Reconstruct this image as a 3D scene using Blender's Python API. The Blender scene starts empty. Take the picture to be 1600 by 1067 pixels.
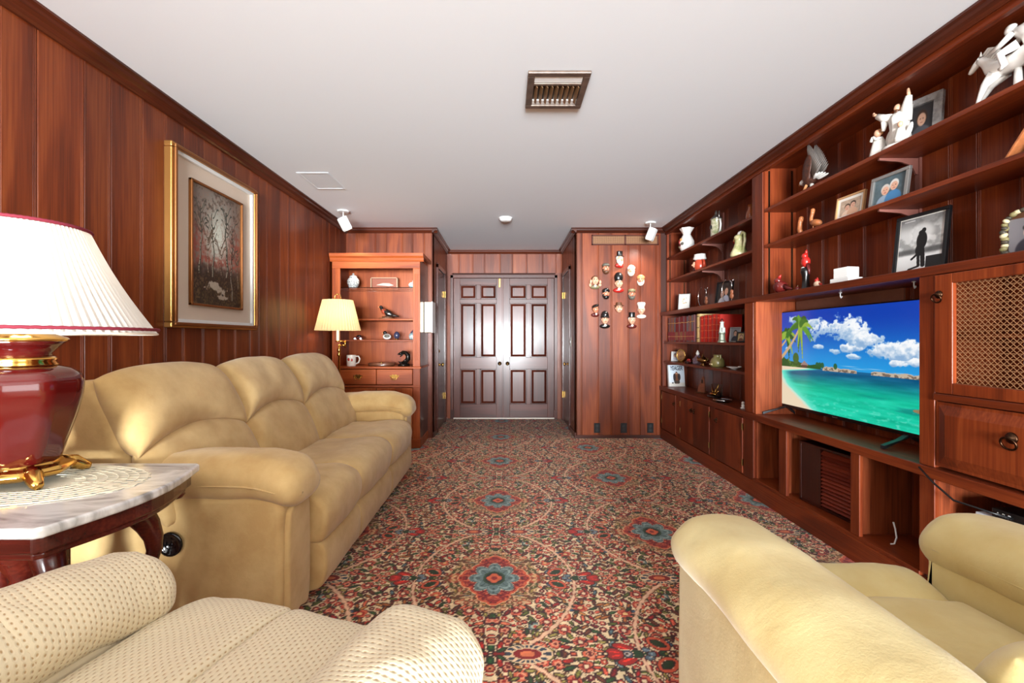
import bpy, bmesh, math, random
import numpy as np
from mathutils import Vector, Matrix, noise as mnoise

scene = bpy.context.scene
COL = scene.collection
R = random.Random(7)
PI = math.pi

# ---------------------------------------------------------------- camera, world, light
FPX = 700.0                      # focal length in pixels of the 1600x1067 frame
CAMZ = 1.15
cam_d = bpy.data.cameras.new('camera')
cam_d.sensor_fit = 'HORIZONTAL'; cam_d.sensor_width = 36.0
cam_d.lens = 36.0 * FPX / 1600.0
cam_d.shift_x = (800 - 790) / 1600.0
cam_d.shift_y = -(533.5 - 530) / 1600.0
cam_d.clip_start = 0.02
cam = bpy.data.objects.new('camera', cam_d); COL.objects.link(cam)
cam.location = (0, 0, CAMZ); cam.rotation_euler = (PI / 2, 0, 0)
scene.camera = cam
scene.view_settings.view_transform = 'Standard'
scene.view_settings.look = 'None'
scene.view_settings.gamma = 1.0
scene.view_settings.use_curve_mapping = False
EXPO = 0.66
scene.view_settings.exposure = EXPO

scene.cycles.max_bounces = 6; scene.cycles.diffuse_bounces = 4; scene.cycles.glossy_bounces = 2; scene.cycles.transmission_bounces = 5
scene.cycles.caustics_reflective = False; scene.cycles.caustics_refractive = False
scene.cycles.use_adaptive_sampling = True; scene.cycles.adaptive_threshold = 0.05
world = bpy.data.worlds.new('world'); scene.world = world
world.use_nodes = True
world.node_tree.nodes['Background'].inputs[0].default_value = (0.75, 0.87, 1.0, 1)
world.node_tree.nodes['Background'].inputs[1].default_value = 1.0

def area_light(name, loc, rot, sx, sy, power, color=(1, 1, 1), spread=PI):
    d = bpy.data.lights.new(name, 'AREA'); d.shape = 'RECTANGLE'
    d.size = sx; d.size_y = sy; d.spread = spread; d.energy = power; d.color = color
    o = bpy.data.objects.new(name, d); COL.objects.link(o)
    o.location = loc; o.rotation_euler = rot
    return o

# daylight of unseen glass doors far behind the camera; side lamps are added fill
YR = -7.0                        # unseen rear wall, set far back to even out the light
area_light('daylight_glass_doors', (0.0, YR + 0.06, 0.92), (PI / 2, 0, 0), 3.3, 1.65, 350, (0.91, 0.965, 1.0), 1.2)
area_light('side_fill_light', (-1.83, -1.75, 1.45), (PI / 2, 0, -PI / 2), 2.2, 1.4, 34, (0.91, 0.965, 1.0))
area_light('side_fill_light', (2.08, -1.75, 1.45), (PI / 2, 0, PI / 2), 2.2, 1.4, 34, (0.91, 0.965, 1.0))

SPOT_L, SPOT_R = 12, 22         # the two ceiling spotlights, watts
# ---------------------------------------------------------------- colour helpers
def lin(c):
    return tuple(((v / 255.0) / 12.92 if v / 255.0 <= 0.04045 else ((v / 255.0 + 0.055) / 1.055) ** 2.4) for v in c)
def lin_np(a):
    a = np.clip(a, 0, 255) / 255.0
    return np.where(a <= 0.04045, a / 12.92, ((a + 0.055) / 1.055) ** 2.4)

# ---------------------------------------------------------------- materials
MATS = {}
def new_mat(name):
    m = bpy.data.materials.new(name); m.use_nodes = True
    nt = m.node_tree
    return m, nt, nt.nodes['Principled BSDF']
def link(nt, a, b): nt.links.new(a, b)

def pbr(name, srgb, rough=0.5, metal=0.0, coat=0.0, var=0.0, vscale=20.0, bump=0.0, bscale=80.0, srgb2=None, sheen=0.0, trans=0.0, alpha=1.0):
    if name in MATS: return MATS[name]
    m, nt, p = new_mat(name)
    p.inputs['Base Color'].default_value = lin(srgb) + (1,)
    p.inputs['Roughness'].default_value = rough
    p.inputs['Metallic'].default_value = metal
    p.inputs['Coat Weight'].default_value = coat
    p.inputs['Coat Roughness'].default_value = 0.08
    p.inputs['Sheen Weight'].default_value = sheen
    p.inputs['Transmission Weight'].default_value = trans
    p.inputs['Alpha'].default_value = alpha
    tc = nt.nodes.new('ShaderNodeTexCoord')
    if var > 0 or srgb2:
        n = nt.nodes.new('ShaderNodeTexNoise'); n.inputs['Scale'].default_value = vscale
        n.inputs['Detail'].default_value = 4; n.inputs['Roughness'].default_value = 0.6
        link(nt, tc.outputs['Object'], n.inputs['Vector'])
        r = nt.nodes.new('ShaderNodeValToRGB')
        c2 = srgb2 if srgb2 else tuple(v * (1 - var) for v in srgb)
        r.color_ramp.elements[0].position = 0.35; r.color_ramp.elements[1].position = 0.65
        r.color_ramp.elements[0].color = lin(c2) + (1,)
        r.color_ramp.elements[1].color = lin(srgb) + (1,)
        link(nt, n.outputs['Fac'], r.inputs['Fac'])
        link(nt, r.outputs['Color'], p.inputs['Base Color'])
    if bump > 0:
        n2 = nt.nodes.new('ShaderNodeTexNoise'); n2.inputs['Scale'].default_value = bscale
        n2.inputs['Detail'].default_value = 3
        link(nt, tc.outputs['Object'], n2.inputs['Vector'])
        b = nt.nodes.new('ShaderNodeBump'); b.inputs['Strength'].default_value = bump
        b.inputs['Distance'].default_value = 0.01
        link(nt, n2.outputs['Fac'], b.inputs['Height']); link(nt, b.outputs['Normal'], p.inputs['Normal'])
    MATS[name] = m
    return m

def wood(name, dark, mid, light, axis='Z', rough=0.40, coat=0.10, tone=0.35, fine=1.0, figure=1.0):
    """grain runs along the given axis; every object gets its own tone and its own stretch of grain"""
    if name in MATS: return MATS[name]
    m, nt, p = new_mat(name)
    N = nt.nodes.new
    tc = N('ShaderNodeTexCoord'); oi = N('ShaderNodeObjectInfo')
    off = N('ShaderNodeVectorMath'); off.operation = 'SCALE'
    cx = N('ShaderNodeCombineXYZ')
    for i in range(3): link(nt, oi.outputs['Random'], cx.inputs[i])
    link(nt, cx.outputs[0], off.inputs[0]); off.inputs['Scale'].default_value = 37.0
    add = N('ShaderNodeVectorMath'); add.operation = 'ADD'
    link(nt, tc.outputs['Object'], add.inputs[0]); link(nt, off.outputs[0], add.inputs[1])
    def mapped(s_along, s_across):
        mp = N('ShaderNodeMapping')
        s = [s_across] * 3; s['XYZ'.index(axis)] = s_along
        mp.inputs['Scale'].default_value = s
        link(nt, add.outputs[0], mp.inputs['Vector'])
        return mp.outputs[0]
    n1 = N('ShaderNodeTexNoise'); n1.inputs['Scale'].default_value = 1.0; n1.inputs['Detail'].default_value = 3
    n1.inputs['Distortion'].default_value = 0.6 * figure
    link(nt, mapped(0.7, 5.0 * fine), n1.inputs['Vector'])
    # growth rings: sine of a warped field
    mul = N('ShaderNodeMath'); mul.operation = 'MULTIPLY'; mul.inputs[1].default_value = 26.0 * figure
    link(nt, n1.outputs['Fac'], mul.inputs[0])
    sn = N('ShaderNodeMath'); sn.operation = 'SINE'; link(nt, mul.outputs[0], sn.inputs[0])
    n2 = N('ShaderNodeTexNoise'); n2.inputs['Scale'].default_value = 1.0; n2.inputs['Detail'].default_value = 4
    link(nt, mapped(3.0, 130.0 * fine), n2.inputs['Vector'])
    mr = N('ShaderNodeMath'); mr.operation = 'MULTIPLY_ADD'; mr.inputs[1].default_value = 0.10; link(nt, sn.outputs[0], mr.inputs[0])
    link(nt, n2.outputs['Fac'], mr.inputs[2])
    ad = N('ShaderNodeMath'); ad.operation = 'MULTIPLY_ADD'; ad.inputs[1].default_value = 0.75; link(nt, n1.outputs['Fac'], ad.inputs[0])
    sc_ = N('ShaderNodeMath'); sc_.operation = 'MULTIPLY'; sc_.inputs[1].default_value = 0.5; link(nt, mr.outputs[0], sc_.inputs[0])
    sub = N('ShaderNodeMath'); sub.operation = 'SUBTRACT'; sub.inputs[1].default_value = 0.12; link(nt, sc_.outputs[0], sub.inputs[0])
    
    link(nt, sub.outputs[0], ad.inputs[2])
    ramp = N('ShaderNodeValToRGB'); cr = ramp.color_ramp
    cr.elements[0].position = 0.25; cr.elements[0].color = lin(dark) + (1,)
    cr.elements[1].position = 0.78; cr.elements[1].color = lin(light) + (1,)
    e = cr.elements.new(0.52); e.color = lin(mid) + (1,)
    link(nt, ad.outputs[0], ramp.inputs['Fac'])
    mp2 = N('ShaderNodeMapRange'); mp2.inputs['To Min'].default_value = 1.0 - tone; mp2.inputs['To Max'].default_value = 1.0 + tone
    link(nt, oi.outputs['Random'], mp2.inputs['Value'])
    hsv = N('ShaderNodeHueSaturation'); link(nt, ramp.outputs['Color'], hsv.inputs['Color']); link(nt, mp2.outputs[0], hsv.inputs['Value'])
    link(nt, hsv.outputs[0], p.inputs['Base Color'])
    p.inputs['Roughness'].default_value = rough
    p.inputs['Specular IOR Level'].default_value = 0.3
    p.inputs['Coat Weight'].default_value = coat; p.inputs['Coat Roughness'].default_value = 0.15
    MATS[name] = m
    return m

def attr_mat(name, rough=0.5, emit=0.0, bump=0.0, bscale=400.0, coat=0.0, sheen=0.0):
    if name in MATS: return MATS[name]
    m, nt, p = new_mat(name)
    a = nt.nodes.new('ShaderNodeAttribute'); a.attribute_name = 'Col'
    p.inputs['Roughness'].default_value = rough
    p.inputs['Coat Weight'].default_value = coat
    p.inputs['Sheen Weight'].default_value = sheen
    if emit > 0:
        p.inputs['Base Color'].default_value = (0.01, 0.01, 0.01, 1)
        link(nt, a.outputs['Color'], p.inputs['Emission Color']); p.inputs['Emission Strength'].default_value = emit
    else:
        link(nt, a.outputs['Color'], p.inputs['Base Color'])
    if bump > 0:
        tc = nt.nodes.new('ShaderNodeTexCoord')
        n2 = nt.nodes.new('ShaderNodeTexNoise'); n2.inputs['Scale'].default_value = bscale
        link(nt, tc.outputs['Object'], n2.inputs['Vector'])
        b = nt.nodes.new('ShaderNodeBump'); b.inputs['Strength'].default_value = bump; b.inputs['Distance'].default_value = 0.004
        link(nt, n2.outputs['Fac'], b.inputs['Height']); link(nt, b.outputs['Normal'], p.inputs['Normal'])
    MATS[name] = m
    return m

def dotted_fabric(name, base, dot, pitch=0.0135):
    m, nt, p = new_mat(name); N = nt.nodes.new
    uv = N('ShaderNodeUVMap'); uv.uv_map = 'UVMap'
    sep = N('ShaderNodeSeparateXYZ'); link(nt, uv.outputs[0], sep.inputs[0])
    def M(op, a, b=None, c=None):
        n = N('ShaderNodeMath'); n.operation = op
        for i, v in enumerate((a, b, c)):
            if v is None: continue
            if isinstance(v, (int, float)): n.inputs[i].default_value = v
            else: link(nt, v, n.inputs[i])
        return n.outputs[0]
    u = M('DIVIDE', sep.outputs[0], pitch); v = M('DIVIDE', sep.outputs[1], pitch * 0.8)
    row = M('FLOOR', v); sh = M('MULTIPLY', M('MODULO', row, 2.0), 0.5)
    fu = M('SUBTRACT', M('FRACT', M('ADD', u, sh)), 0.5); fv = M('SUBTRACT', M('FRACT', v), 0.5)
    d = M('SQRT', M('ADD', M('MULTIPLY', fu, fu), M('MULTIPLY', M('MULTIPLY', fv, fv), 2.2)))
    mr = N('ShaderNodeMapRange'); link(nt, d, mr.inputs['Value'])
    mr.inputs['From Min'].default_value = 0.12; mr.inputs['From Max'].default_value = 0.30
    mix = N('ShaderNodeMix'); mix.data_type = 'RGBA'
    mix.inputs['A'].default_value = lin(dot) + (1,); mix.inputs['B'].default_value = lin(base) + (1,)
    link(nt, mr.outputs[0], mix.inputs['Factor'])
    link(nt, mix.outputs['Result'], p.inputs['Base Color'])
    b = N('ShaderNodeBump'); b.inputs['Strength'].default_value = 0.5; b.inputs['Distance'].default_value = 0.003
    mr2 = N('ShaderNodeMapRange'); link(nt, d, mr2.inputs['Value']); mr2.inputs['From Min'].default_value = 0.1; mr2.inputs['From Max'].default_value = 0.5
    link(nt, mr2.outputs[0], b.inputs['Height']); link(nt, b.outputs['Normal'], p.inputs['Normal'])
    p.inputs['Roughness'].default_value = 0.85; p.inputs['Sheen Weight'].default_value = 0.2
    MATS[name] = m
    return m

# ---------------------------------------------------------------- mesh builder
class G:
    def __init__(s): s.v = []; s.f = []; s.uv = None
    def add(s, vs, fs):
        o = len(s.v); s.v.extend([tuple(q) for q in vs]); s.f.extend([tuple(i + o for i in q) for q in fs]); return s
    def box(s, x0, x1, y0, y1, z0, z1):
        if x0 > x1: x0, x1 = x1, x0
        if y0 > y1: y0, y1 = y1, y0
        if z0 > z1: z0, z1 = z1, z0
        return s.add([(x0, y0, z0), (x1, y0, z0), (x1, y1, z0), (x0, y1, z0), (x0, y0, z1), (x1, y0, z1), (x1, y1, z1), (x0, y1, z1)],
                     [(0, 3, 2, 1), (4, 5, 6, 7), (0, 1, 5, 4), (1, 2, 6, 5), (2, 3, 7, 6), (3, 0, 4, 7)])
    def prism(s, poly, axis, d0, d1):
        """poly: 2-D points; axis x: (y,z), axis y: (x,z), axis z: (x,y)"""
        n = len(poly)
        def P(a, b, d): return {'x': (d, a, b), 'y': (a, d, b), 'z': (a, b, d)}[axis]
        vs = [P(a, b, d0) for a, b in poly] + [P(a, b, d1) for a, b in poly]
        fs = [tuple(range(n))[::-1], tuple(range(n, 2 * n))] + [(i, (i + 1) % n, (i + 1) % n + n, i + n) for i in range(n)]
        return s.add(vs, fs)
    def lathe(s, prof, n=24, c=(0, 0, 0), mod=None, sx=1.0, sy=1.0, caps=True):
        vs = []; fs = []
        m = len(prof)
        for j, (r, z) in enumerate(prof):
            for i in range(n):
                a = 2 * PI * i / n
                rr = r * (mod(a, j) if mod else 1.0)
                vs.append((c[0] + rr * sx * math.cos(a), c[1] + rr * sy * math.sin(a), c[2] + z))
        for j in range(m - 1):
            for i in range(n):
                k = (i + 1) % n
                fs.append((j * n + i, j * n + k, (j + 1) * n + k, (j + 1) * n + i))
        if caps:
            fs.append(tuple(range(n))[::-1]); fs.append(tuple(range((m - 1) * n, m * n)))
        return s.add(vs, fs)
    def ball(s, c, r, n=14, m=9, rot=None):
        if not isinstance(r, (tuple, list)): r = (r, r, r)
        vs = []; fs = []
        M = rot if rot is not None else Matrix.Identity(3)
        for j in range(m + 1):
            t = PI * j / m
            for i in range(n):
                a = 2 * PI * i / n
                q = M @ Vector((r[0] * math.sin(t) * math.cos(a), r[1] * math.sin(t) * math.sin(a), -r[2] * math.cos(t)))
                vs.append((c[0] + q.x, c[1] + q.y, c[2] + q.z))
        for j in range(m):
            for i in range(n):
                k = (i + 1) % n
                fs.append((j * n + i, j * n + k, (j + 1) * n + k, (j + 1) * n + i))
        return s.add(vs, fs)
    def tube(s, pts, rad, n=8, caps=True, closed=False, flat=1.0):
        pts = [Vector(p) for p in pts]; m = len(pts)
        if not isinstance(rad, (list, tuple)): rad = [rad] * m
        vs = []; fs = []; up = None
        for j in range(m):
            if closed: t = pts[(j + 1) % m] - pts[j - 1]
            else: t = pts[min(j + 1, m - 1)] - pts[max(j - 1, 0)]
            t.normalize()
            if up is None:
                up = Vector((0, 0, 1)) if abs(t.z) < 0.9 else Vector((1, 0, 0))
            x = t.cross(up); x.normalize(); y = x.cross(t); up = y
            for i in range(n):
                a = 2 * PI * i / n
                q = pts[j] + (x * math.cos(a) * flat + y * math.sin(a)) * rad[j]
                vs.append(q)
        for j in range(m if closed else m - 1):
            j2 = (j + 1) % m
            for i in range(n):
                k = (i + 1) % n
                fs.append((j * n + i, j * n + k, j2 * n + k, j2 * n + i))
        if caps and not closed:
            fs.append(tuple(range(n))[::-1]); fs.append(tuple(range((m - 1) * n, m * n)))
        return s.add(vs, fs)
    def obj(s, name, mat, parent=None, smooth=False, bevel=0.0, sub=0, uv=None, seg=2):
        me = bpy.data.meshes.new(name)
        me.from_pydata(s.v, [], s.f)
        me.validate()
        bm = bmesh.new(); bm.from_mesh(me)
        bmesh.ops.recalc_face_normals(bm, faces=bm.faces)
        if smooth:
            for f in bm.faces: f.smooth = True
        bm.to_mesh(me); bm.free()
        if smooth == 'auto':
            me.set_sharp_from_angle(angle=0.7)
        if mat: me.materials.append(mat)
        o = bpy.data.objects.new(name, me); COL.objects.link(o)
        if parent is not None:
            o.parent = parent
        if bevel > 0:
            b = o.modifiers.new('bevel', 'BEVEL'); b.width = bevel; b.segments = seg; b.limit_method = 'ANGLE'; b.angle_limit = 0.6
        if sub: 
            q = o.modifiers.new('sub', 'SUBSURF'); q.levels = sub; q.render_levels = sub
        return o

LABELS = []
def tag(o, label, cat=None, group=None, kind=None):
    o['label'] = label
    if cat: o['category'] = cat
    if group: o['group'] = group
    if kind: o['kind'] = kind
    return o
def thing(name, label, cat, loc=(0, 0, 0), rotz=0.0, group=None, kind=None, scale=1.0):
    o = bpy.data.objects.new(name, None); COL.objects.link(o)
    o.empty_display_size = 0.05
    o.location = loc; o.rotation_euler = (0, 0, rotz); o.scale = (scale,) * 3
    return tag(o, label, cat, group, kind)
class W:
    """a thing whose parts are written in room coordinates: the Empty stands at its base"""
    def __init__(s, name, label, cat, loc, group=None, kind=None):
        s.e = thing(name, label, cat, loc, 0, group, kind); s.loc = Vector(loc)
    def put(s, g, name, mat, parent=None, **k):
        o = g.obj(name, mat, None, **k)
        if parent is None:
            o.parent = s.e; o.location = -s.loc
        else:
            o.parent = parent
        return o
def bx(*a): return G().box(*a)

def yat(px, X): return FPX * X / (px - 790.0)

# smooth closed curve through 2-D points
def smooth_poly(pts, n=48):
    P = [np.array(p, float) for p in pts]; m = len(P); out = []
    per = max(2, n // m)
    for i in range(m):
        p0, p1, p2, p3 = P[i - 1], P[i], P[(i + 1) % m], P[(i + 2) % m]
        for k in range(per):
            t = k / per
            out.append(0.5 * ((2 * p1) + (-p0 + p2) * t + (2 * p0 - 5 * p1 + 4 * p2 - p3) * t * t + (-p0 + 3 * p1 - 3 * p2 + p3) * t ** 3))
    return [(float(q[0]), float(q[1])) for q in out]
def rrect(w, h, r, n=5, cx=0, cy=0):
    out = []
    for (sx, sy, a0) in ((1, 1, 0), (-1, 1, PI / 2), (-1, -1, PI), (1, -1, 3 * PI / 2)):
        for k in range(n + 1):
            a = a0 + PI / 2 * k / n
            out.append((cx + sx * (w / 2 - r) + r * math.cos(a), cy + sy * (h / 2 - r) + r * math.sin(a)))
    return out
def inset_poly(poly, d):
    n = len(poly); out = []
    area = sum(poly[i][0] * poly[(i + 1) % n][1] - poly[(i + 1) % n][0] * poly[i][1] for i in range(n))
    sg = 1 if area > 0 else -1
    for i in range(n):
        a = poly[i - 1]; b = poly[(i + 1) % n]
        tx, ty = b[0] - a[0], b[1] - a[1]; l = math.hypot(tx, ty) or 1
        out.append((poly[i][0] - sg * ty / l * d, poly[i][1] + sg * tx / l * d))
    return out

def puffy(name, mat, parent, poly, axis, d0, d1, Rr=0.05, nl=14, nr=7, deform=None, wr=0.0, wscale=9.0, seed=0.0, dot=False):
    """closed cushion: a 2-D outline swept along an axis with rounded, drawn-in ends"""
    L = d1 - d0
    st = []
    for k in range(nr + 1):
        a = PI / 2 * k / nr
        st.append((d0 + Rr * (1 - math.cos(a)), Rr * (1 - math.sin(a))))
    for k in range(1, nl):
        st.append((d0 + Rr + (L - 2 * Rr) * k / nl, 0.0))
    for k in range(nr + 1):
        a = PI / 2 * k / nr
        st.append((d1 - Rr * (1 - math.sin(a)), Rr * (1 - math.cos(a))))
    n = len(poly); vs = []; fs = []
    def P(a, b, d): return {'x': (d, a, b), 'y': (a, d, b), 'z': (a, b, d)}[axis]
    per = [0.0]
    for i in range(n):
        q = poly[(i + 1) % n]; per.append(per[-1] + math.hypot(q[0] - poly[i][0], q[1] - poly[i][1]))
    vcum = [0.0]
    for k in range(1, len(st)):
        vcum.append(vcum[-1] + math.hypot(st[k][0] - st[k - 1][0], st[k][1] - st[k - 1][1]))
    for (d, ins) in st:
        for (a, b) in (inset_poly(poly, ins) if ins > 1e-6 else poly):
            vs.append(Vector(P(a, b, d)))
    m = len(st)
    for j in range(m - 1):
        for i in range(n):
            k = (i + 1) % n
            fs.append((j * n + i, j * n + k, (j + 1) * n + k, (j + 1) * n + i))
    fs.append(tuple(range(n))[::-1]); fs.append(tuple(range((m - 1) * n, m * n)))
    if deform: vs = [Vector(deform(*v)) for v in vs]
    if wr > 0:
        out = []
        for v in vs:
            q = mnoise.noise_vector((v + Vector((seed, seed * 1.7, 0))) * wscale)
            q2 = mnoise.noise_vector((v + Vector((seed, 3.1, seed))) * wscale * 2.7)
            out.append(v + q * wr + q2 * wr * 0.35)
        vs = out
    me = bpy.data.meshes.new(name); me.from_pydata([tuple(v) for v in vs], [], fs)
    if dot:
        ul = me.uv_layers.new(name='UVMap')
        for p in me.polygons:
            q = list(p.vertices)
            for li, vi in zip(p.loop_indices, q):
                j, i = divmod(vi, n)
                u = per[i]
                if len(q) == 4 and i == 0 and any((w % n) == n - 1 for w in q): u = per[n]
                ul.data[li].uv = (u, vcum[j])
    bm = bmesh.new(); bm.from_mesh(me); bmesh.ops.recalc_face_normals(bm, faces=bm.faces)
    for f in bm.faces: f.smooth = True
    bm.to_mesh(me); bm.free()
    me.materials.append(mat)
    o = bpy.data.objects.new(name, me); COL.objects.link(o); o.parent = parent
    return o

def patch(name, mat, parent, base, T, fill=0.0, nu=28, nv=22, pu=2.6, pv=2.6, back=-0.05, wr=0.0, wscale=8.0, seed=0.0, dot=None):
    """pillow over a curved patch: base(u,v) -> (point, normal); thickness T(u,v) falls off at every edge"""
    vs = []; fs = []
    for j in range(nv + 1):
        for i in range(nu + 1):
            # cluster rows near the edges so the roll is smooth
            u = 0.5 - 0.5 * math.cos(PI * i / nu); v = 0.5 - 0.5 * math.cos(PI * j / nv)
            p, nrm = base(u, v); p = Vector(p); nrm = Vector(nrm).normalized()
            e = ((1 - abs(2 * u - 1) ** pu) * (1 - abs(2 * v - 1) ** pv))
            e = max(e, 0.0) ** 0.5
            t = T * (fill + (1 - fill) * e)
            q = p + nrm * t
            if wr > 0:
                q = q + mnoise.noise_vector((q + Vector((seed, seed, 0))) * wscale) * wr * e
            vs.append(q)
    W_ = nu + 1
    for j in range(nv):
        for i in range(nu):
            fs.append((j * W_ + i, j * W_ + i + 1, (j + 1) * W_ + i + 1, (j + 1) * W_ + i))
    # back sheet
    o0 = len(vs)
    for j in range(nv + 1):
        for i in range(nu + 1):
            u = 0.5 - 0.5 * math.cos(PI * i / nu); v = 0.5 - 0.5 * math.cos(PI * j / nv)
            p, nrm = base(u, v)
            e = ((1 - abs(2 * u - 1) ** pu) * (1 - abs(2 * v - 1) ** pv)); e = max(e, 0) ** 0.5
            vs.append(Vector(p) + Vector(nrm).normalized() * (T * fill + back * e))
    for j in range(nv):
        for i in range(nu):
            fs.append((o0 + j * W_ + i, o0 + (j + 1) * W_ + i, o0 + (j + 1) * W_ + i + 1, o0 + j * W_ + i + 1))
    me = bpy.data.meshes.new(name); me.from_pydata([tuple(v) for v in vs], [], fs)
    if dot:
        ul = me.uv_layers.new(name='UVMap'); nn = (nu + 1) * (nv + 1)
        for lp in me.loops:
            j, i = divmod(lp.vertex_index % nn, W_)
            u = 0.5 - 0.5 * math.cos(PI * i / nu); v = 0.5 - 0.5 * math.cos(PI * j / nv)
            ul.data[lp.index].uv = (u * dot[0], v * dot[1])
    bm = bmesh.new(); bm.from_mesh(me)
    bmesh.ops.remove_doubles(bm, verts=bm.verts, dist=0.0004)
    bmesh.ops.recalc_face_normals(bm, faces=bm.faces)
    for f in bm.faces: f.smooth = True
    bm.to_mesh(me); bm.free()
    me.materials.append(mat)
    o = bpy.data.objects.new(name, me); COL.objects.link(o); o.parent = parent
    return o

# ---------------------------------------------------------------- flat prints: colours of a picture held by a fine mesh
def vnoise(x, y, seed=0):
    xi = np.floor(x).astype(np.int64); yi = np.floor(y).astype(np.int64); fx = x - xi; fy = y - yi
    def h(a, b):
        n = (a * 374761393 + b * 668265263 + seed * 974711) & 0x7fffffff
        n = ((n ^ (n >> 13)) * 1274126177) & 0x7fffffff
        return ((n ^ (n >> 16)) & 0xffff) / 65535.0
    sx = fx * fx * (3 - 2 * fx); sy = fy * fy * (3 - 2 * fy)
    return (h(xi, yi) * (1 - sx) + h(xi + 1, yi) * sx) * (1 - sy) + (h(xi, yi + 1) * (1 - sx) + h(xi + 1, yi + 1) * sx) * sy
def fbm(x, y, seed=0, o=5):
    s = 0; a = 0.5; t = 0
    for k in range(o):
        s = s + a * vnoise(x * 2 ** k, y * 2 ** k, seed + k * 17); t += a; a *= 0.5
    return s / t
def blend(img, mask, col):
    mask = np.clip(mask, 0, 1)[..., None]
    img[:] = img * (1 - mask) + np.array(col, float) * mask
def sm(a, b, x):
    t = np.clip((x - a) / (b - a), 0, 1); return t * t * (3 - 2 * t)
def print_sheet(name, mat, parent, img, w, h, y=0.0, z0=0.0, cx=0.0, tilt=0.0):
    """img rows run top to bottom; the sheet faces local -Y"""
    H, Wd = img.shape[:2]
    xs = np.linspace(-w / 2, w / 2, Wd) + cx; zs = np.linspace(h, 0, H)
    X, Z = np.meshgrid(xs, zs)
    co = np.stack([X, np.full_like(X, y) + Z * math.tan(tilt), Z + z0], -1).reshape(-1, 3)
    idx = np.arange(H * Wd).reshape(H, Wd)
    f = np.stack([idx[1:, :-1], idx[1:, 1:], idx[:-1, 1:], idx[:-1, :-1]], -1).reshape(-1, 4)
    me = grid_mesh(name, co, f, lin_np(img.reshape(-1, 3)))
    me.materials.append(mat)
    o = bpy.data.objects.new(name, me); COL.objects.link(o)
    if parent is not None: o.parent = parent
    return o
def grid_mesh(name, co, f, cols):
    me = bpy.data.meshes.new(name)
    nv = len(co); nf = len(f)
    me.vertices.add(nv); me.vertices.foreach_set('co', co.astype(np.float32).ravel())
    me.loops.add(nf * 4); me.loops.foreach_set('vertex_index', f.astype(np.int32).ravel())
    me.polygons.add(nf)
    me.polygons.foreach_set('loop_start', np.arange(0, nf * 4, 4, dtype=np.int32))
    me.update(calc_edges=True)
    a = me.attributes.new('Col', 'FLOAT_COLOR', 'POINT')
    c4 = np.ones((nv, 4), np.float32); c4[:, :3] = cols
    a.data.foreach_set('color', c4.ravel())
    return me

def text_mesh(name, body, size, mat, space=1.0, center=False, shear=0.0, offset=0.0, extrude=0.0004):
    cu = bpy.data.curves.new(name, 'FONT'); cu.body = body; cu.size = size; cu.space_character = space; cu.extrude = extrude; cu.offset = offset; cu.shear = shear
    if center: cu.align_x = 'CENTER'
    tmp = bpy.data.objects.new(name, cu); COL.objects.link(tmp)
    dg = bpy.context.evaluated_depsgraph_get(); me = bpy.data.meshes.new_from_object(tmp.evaluated_get(dg))
    bpy.data.objects.remove(tmp); bpy.data.curves.remove(cu)
    me.materials.clear(); me.materials.append(mat)
    o = bpy.data.objects.new(name, me); COL.objects.link(o); return o
# ---------------------------------------------------------------- the materials of the room
WD, WM, WL = (74, 28, 10), (116, 50, 20), (148, 76, 35)
PANEL = wood('panel_wood', WD, WM, WL, 'Z', tone=0.22)
BD, BM_, BL = (70, 25, 9), (112, 44, 17), (144, 67, 30)
BUILT_Y = wood('builtin_wood_long', BD, BM_, BL, 'Y', tone=0.08)
BUILT_Z = wood('builtin_wood_upright', BD, BM_, BL, 'Z', tone=0.14)
BUILT_X = wood('builtin_wood_cross', BD, BM_, BL, 'X', tone=0.08)
KNOTTY = wood('knotty_pine_stain', (86, 37, 19), (140, 66, 36), (170, 92, 54), 'Z', tone=0.12, figure=1.5)
TRIM_Y = wood('trim_wood_long', (44, 16, 8), (74, 30, 15), (100, 45, 25), 'Y', tone=0.05, coat=0.35)
TRIM_X = wood('trim_wood_cross', (44, 16, 8), (74, 30, 15), (100, 45, 25), 'X', tone=0.05, coat=0.35)
DOORZ = wood('door_wood_upright', (50, 18, 10), (78, 32, 19), (98, 44, 28), 'Z', rough=0.36, coat=0.14, tone=0.06)
DOORX = wood('door_wood_cross', (50, 18, 10), (78, 32, 19), (98, 44, 28), 'X', rough=0.36, coat=0.14, tone=0.06)
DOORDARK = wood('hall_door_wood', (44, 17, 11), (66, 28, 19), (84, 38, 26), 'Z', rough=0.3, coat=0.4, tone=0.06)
CHZ = wood('cherry_upright', (112, 46, 18), (154, 72, 32), (184, 98, 50), 'Z', tone=0.08)
CHX = wood('cherry_cross', (112, 46, 18), (154, 72, 32), (184, 98, 50), 'X', tone=0.08)
CEIL = pbr('ceiling_paint', (236, 241, 246), 0.9)
WALLP = pbr('rear_wall_paint', (176, 164, 148), 0.85)
WHITE = pbr('white_plastic', (232, 232, 230), 0.4)
WHITEPAINT = pbr('white_paint', (235, 235, 233), 0.5)
BLACK = pbr('black_plastic', (14, 14, 15), 0.3)
BRASS = pbr('brass', (205, 160, 85), 0.22, 1.0)
OLDBRASS = pbr('old_brass', (140, 105, 62), 0.35, 1.0)
DARKBRASS = pbr('dark_bronze', (70, 48, 34), 0.35, 1.0)
CHROME = pbr('chrome', (210, 210, 212), 0.15, 1.0)
CARPET = attr_mat('carpet_print', 0.95, bump=0.6, bscale=260.0, sheen=0.15)
PRINT = attr_mat('photo_print', 0.35)
GLASS = pbr('clear_glass', (240, 246, 245), 0.02, trans=1.0)

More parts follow.
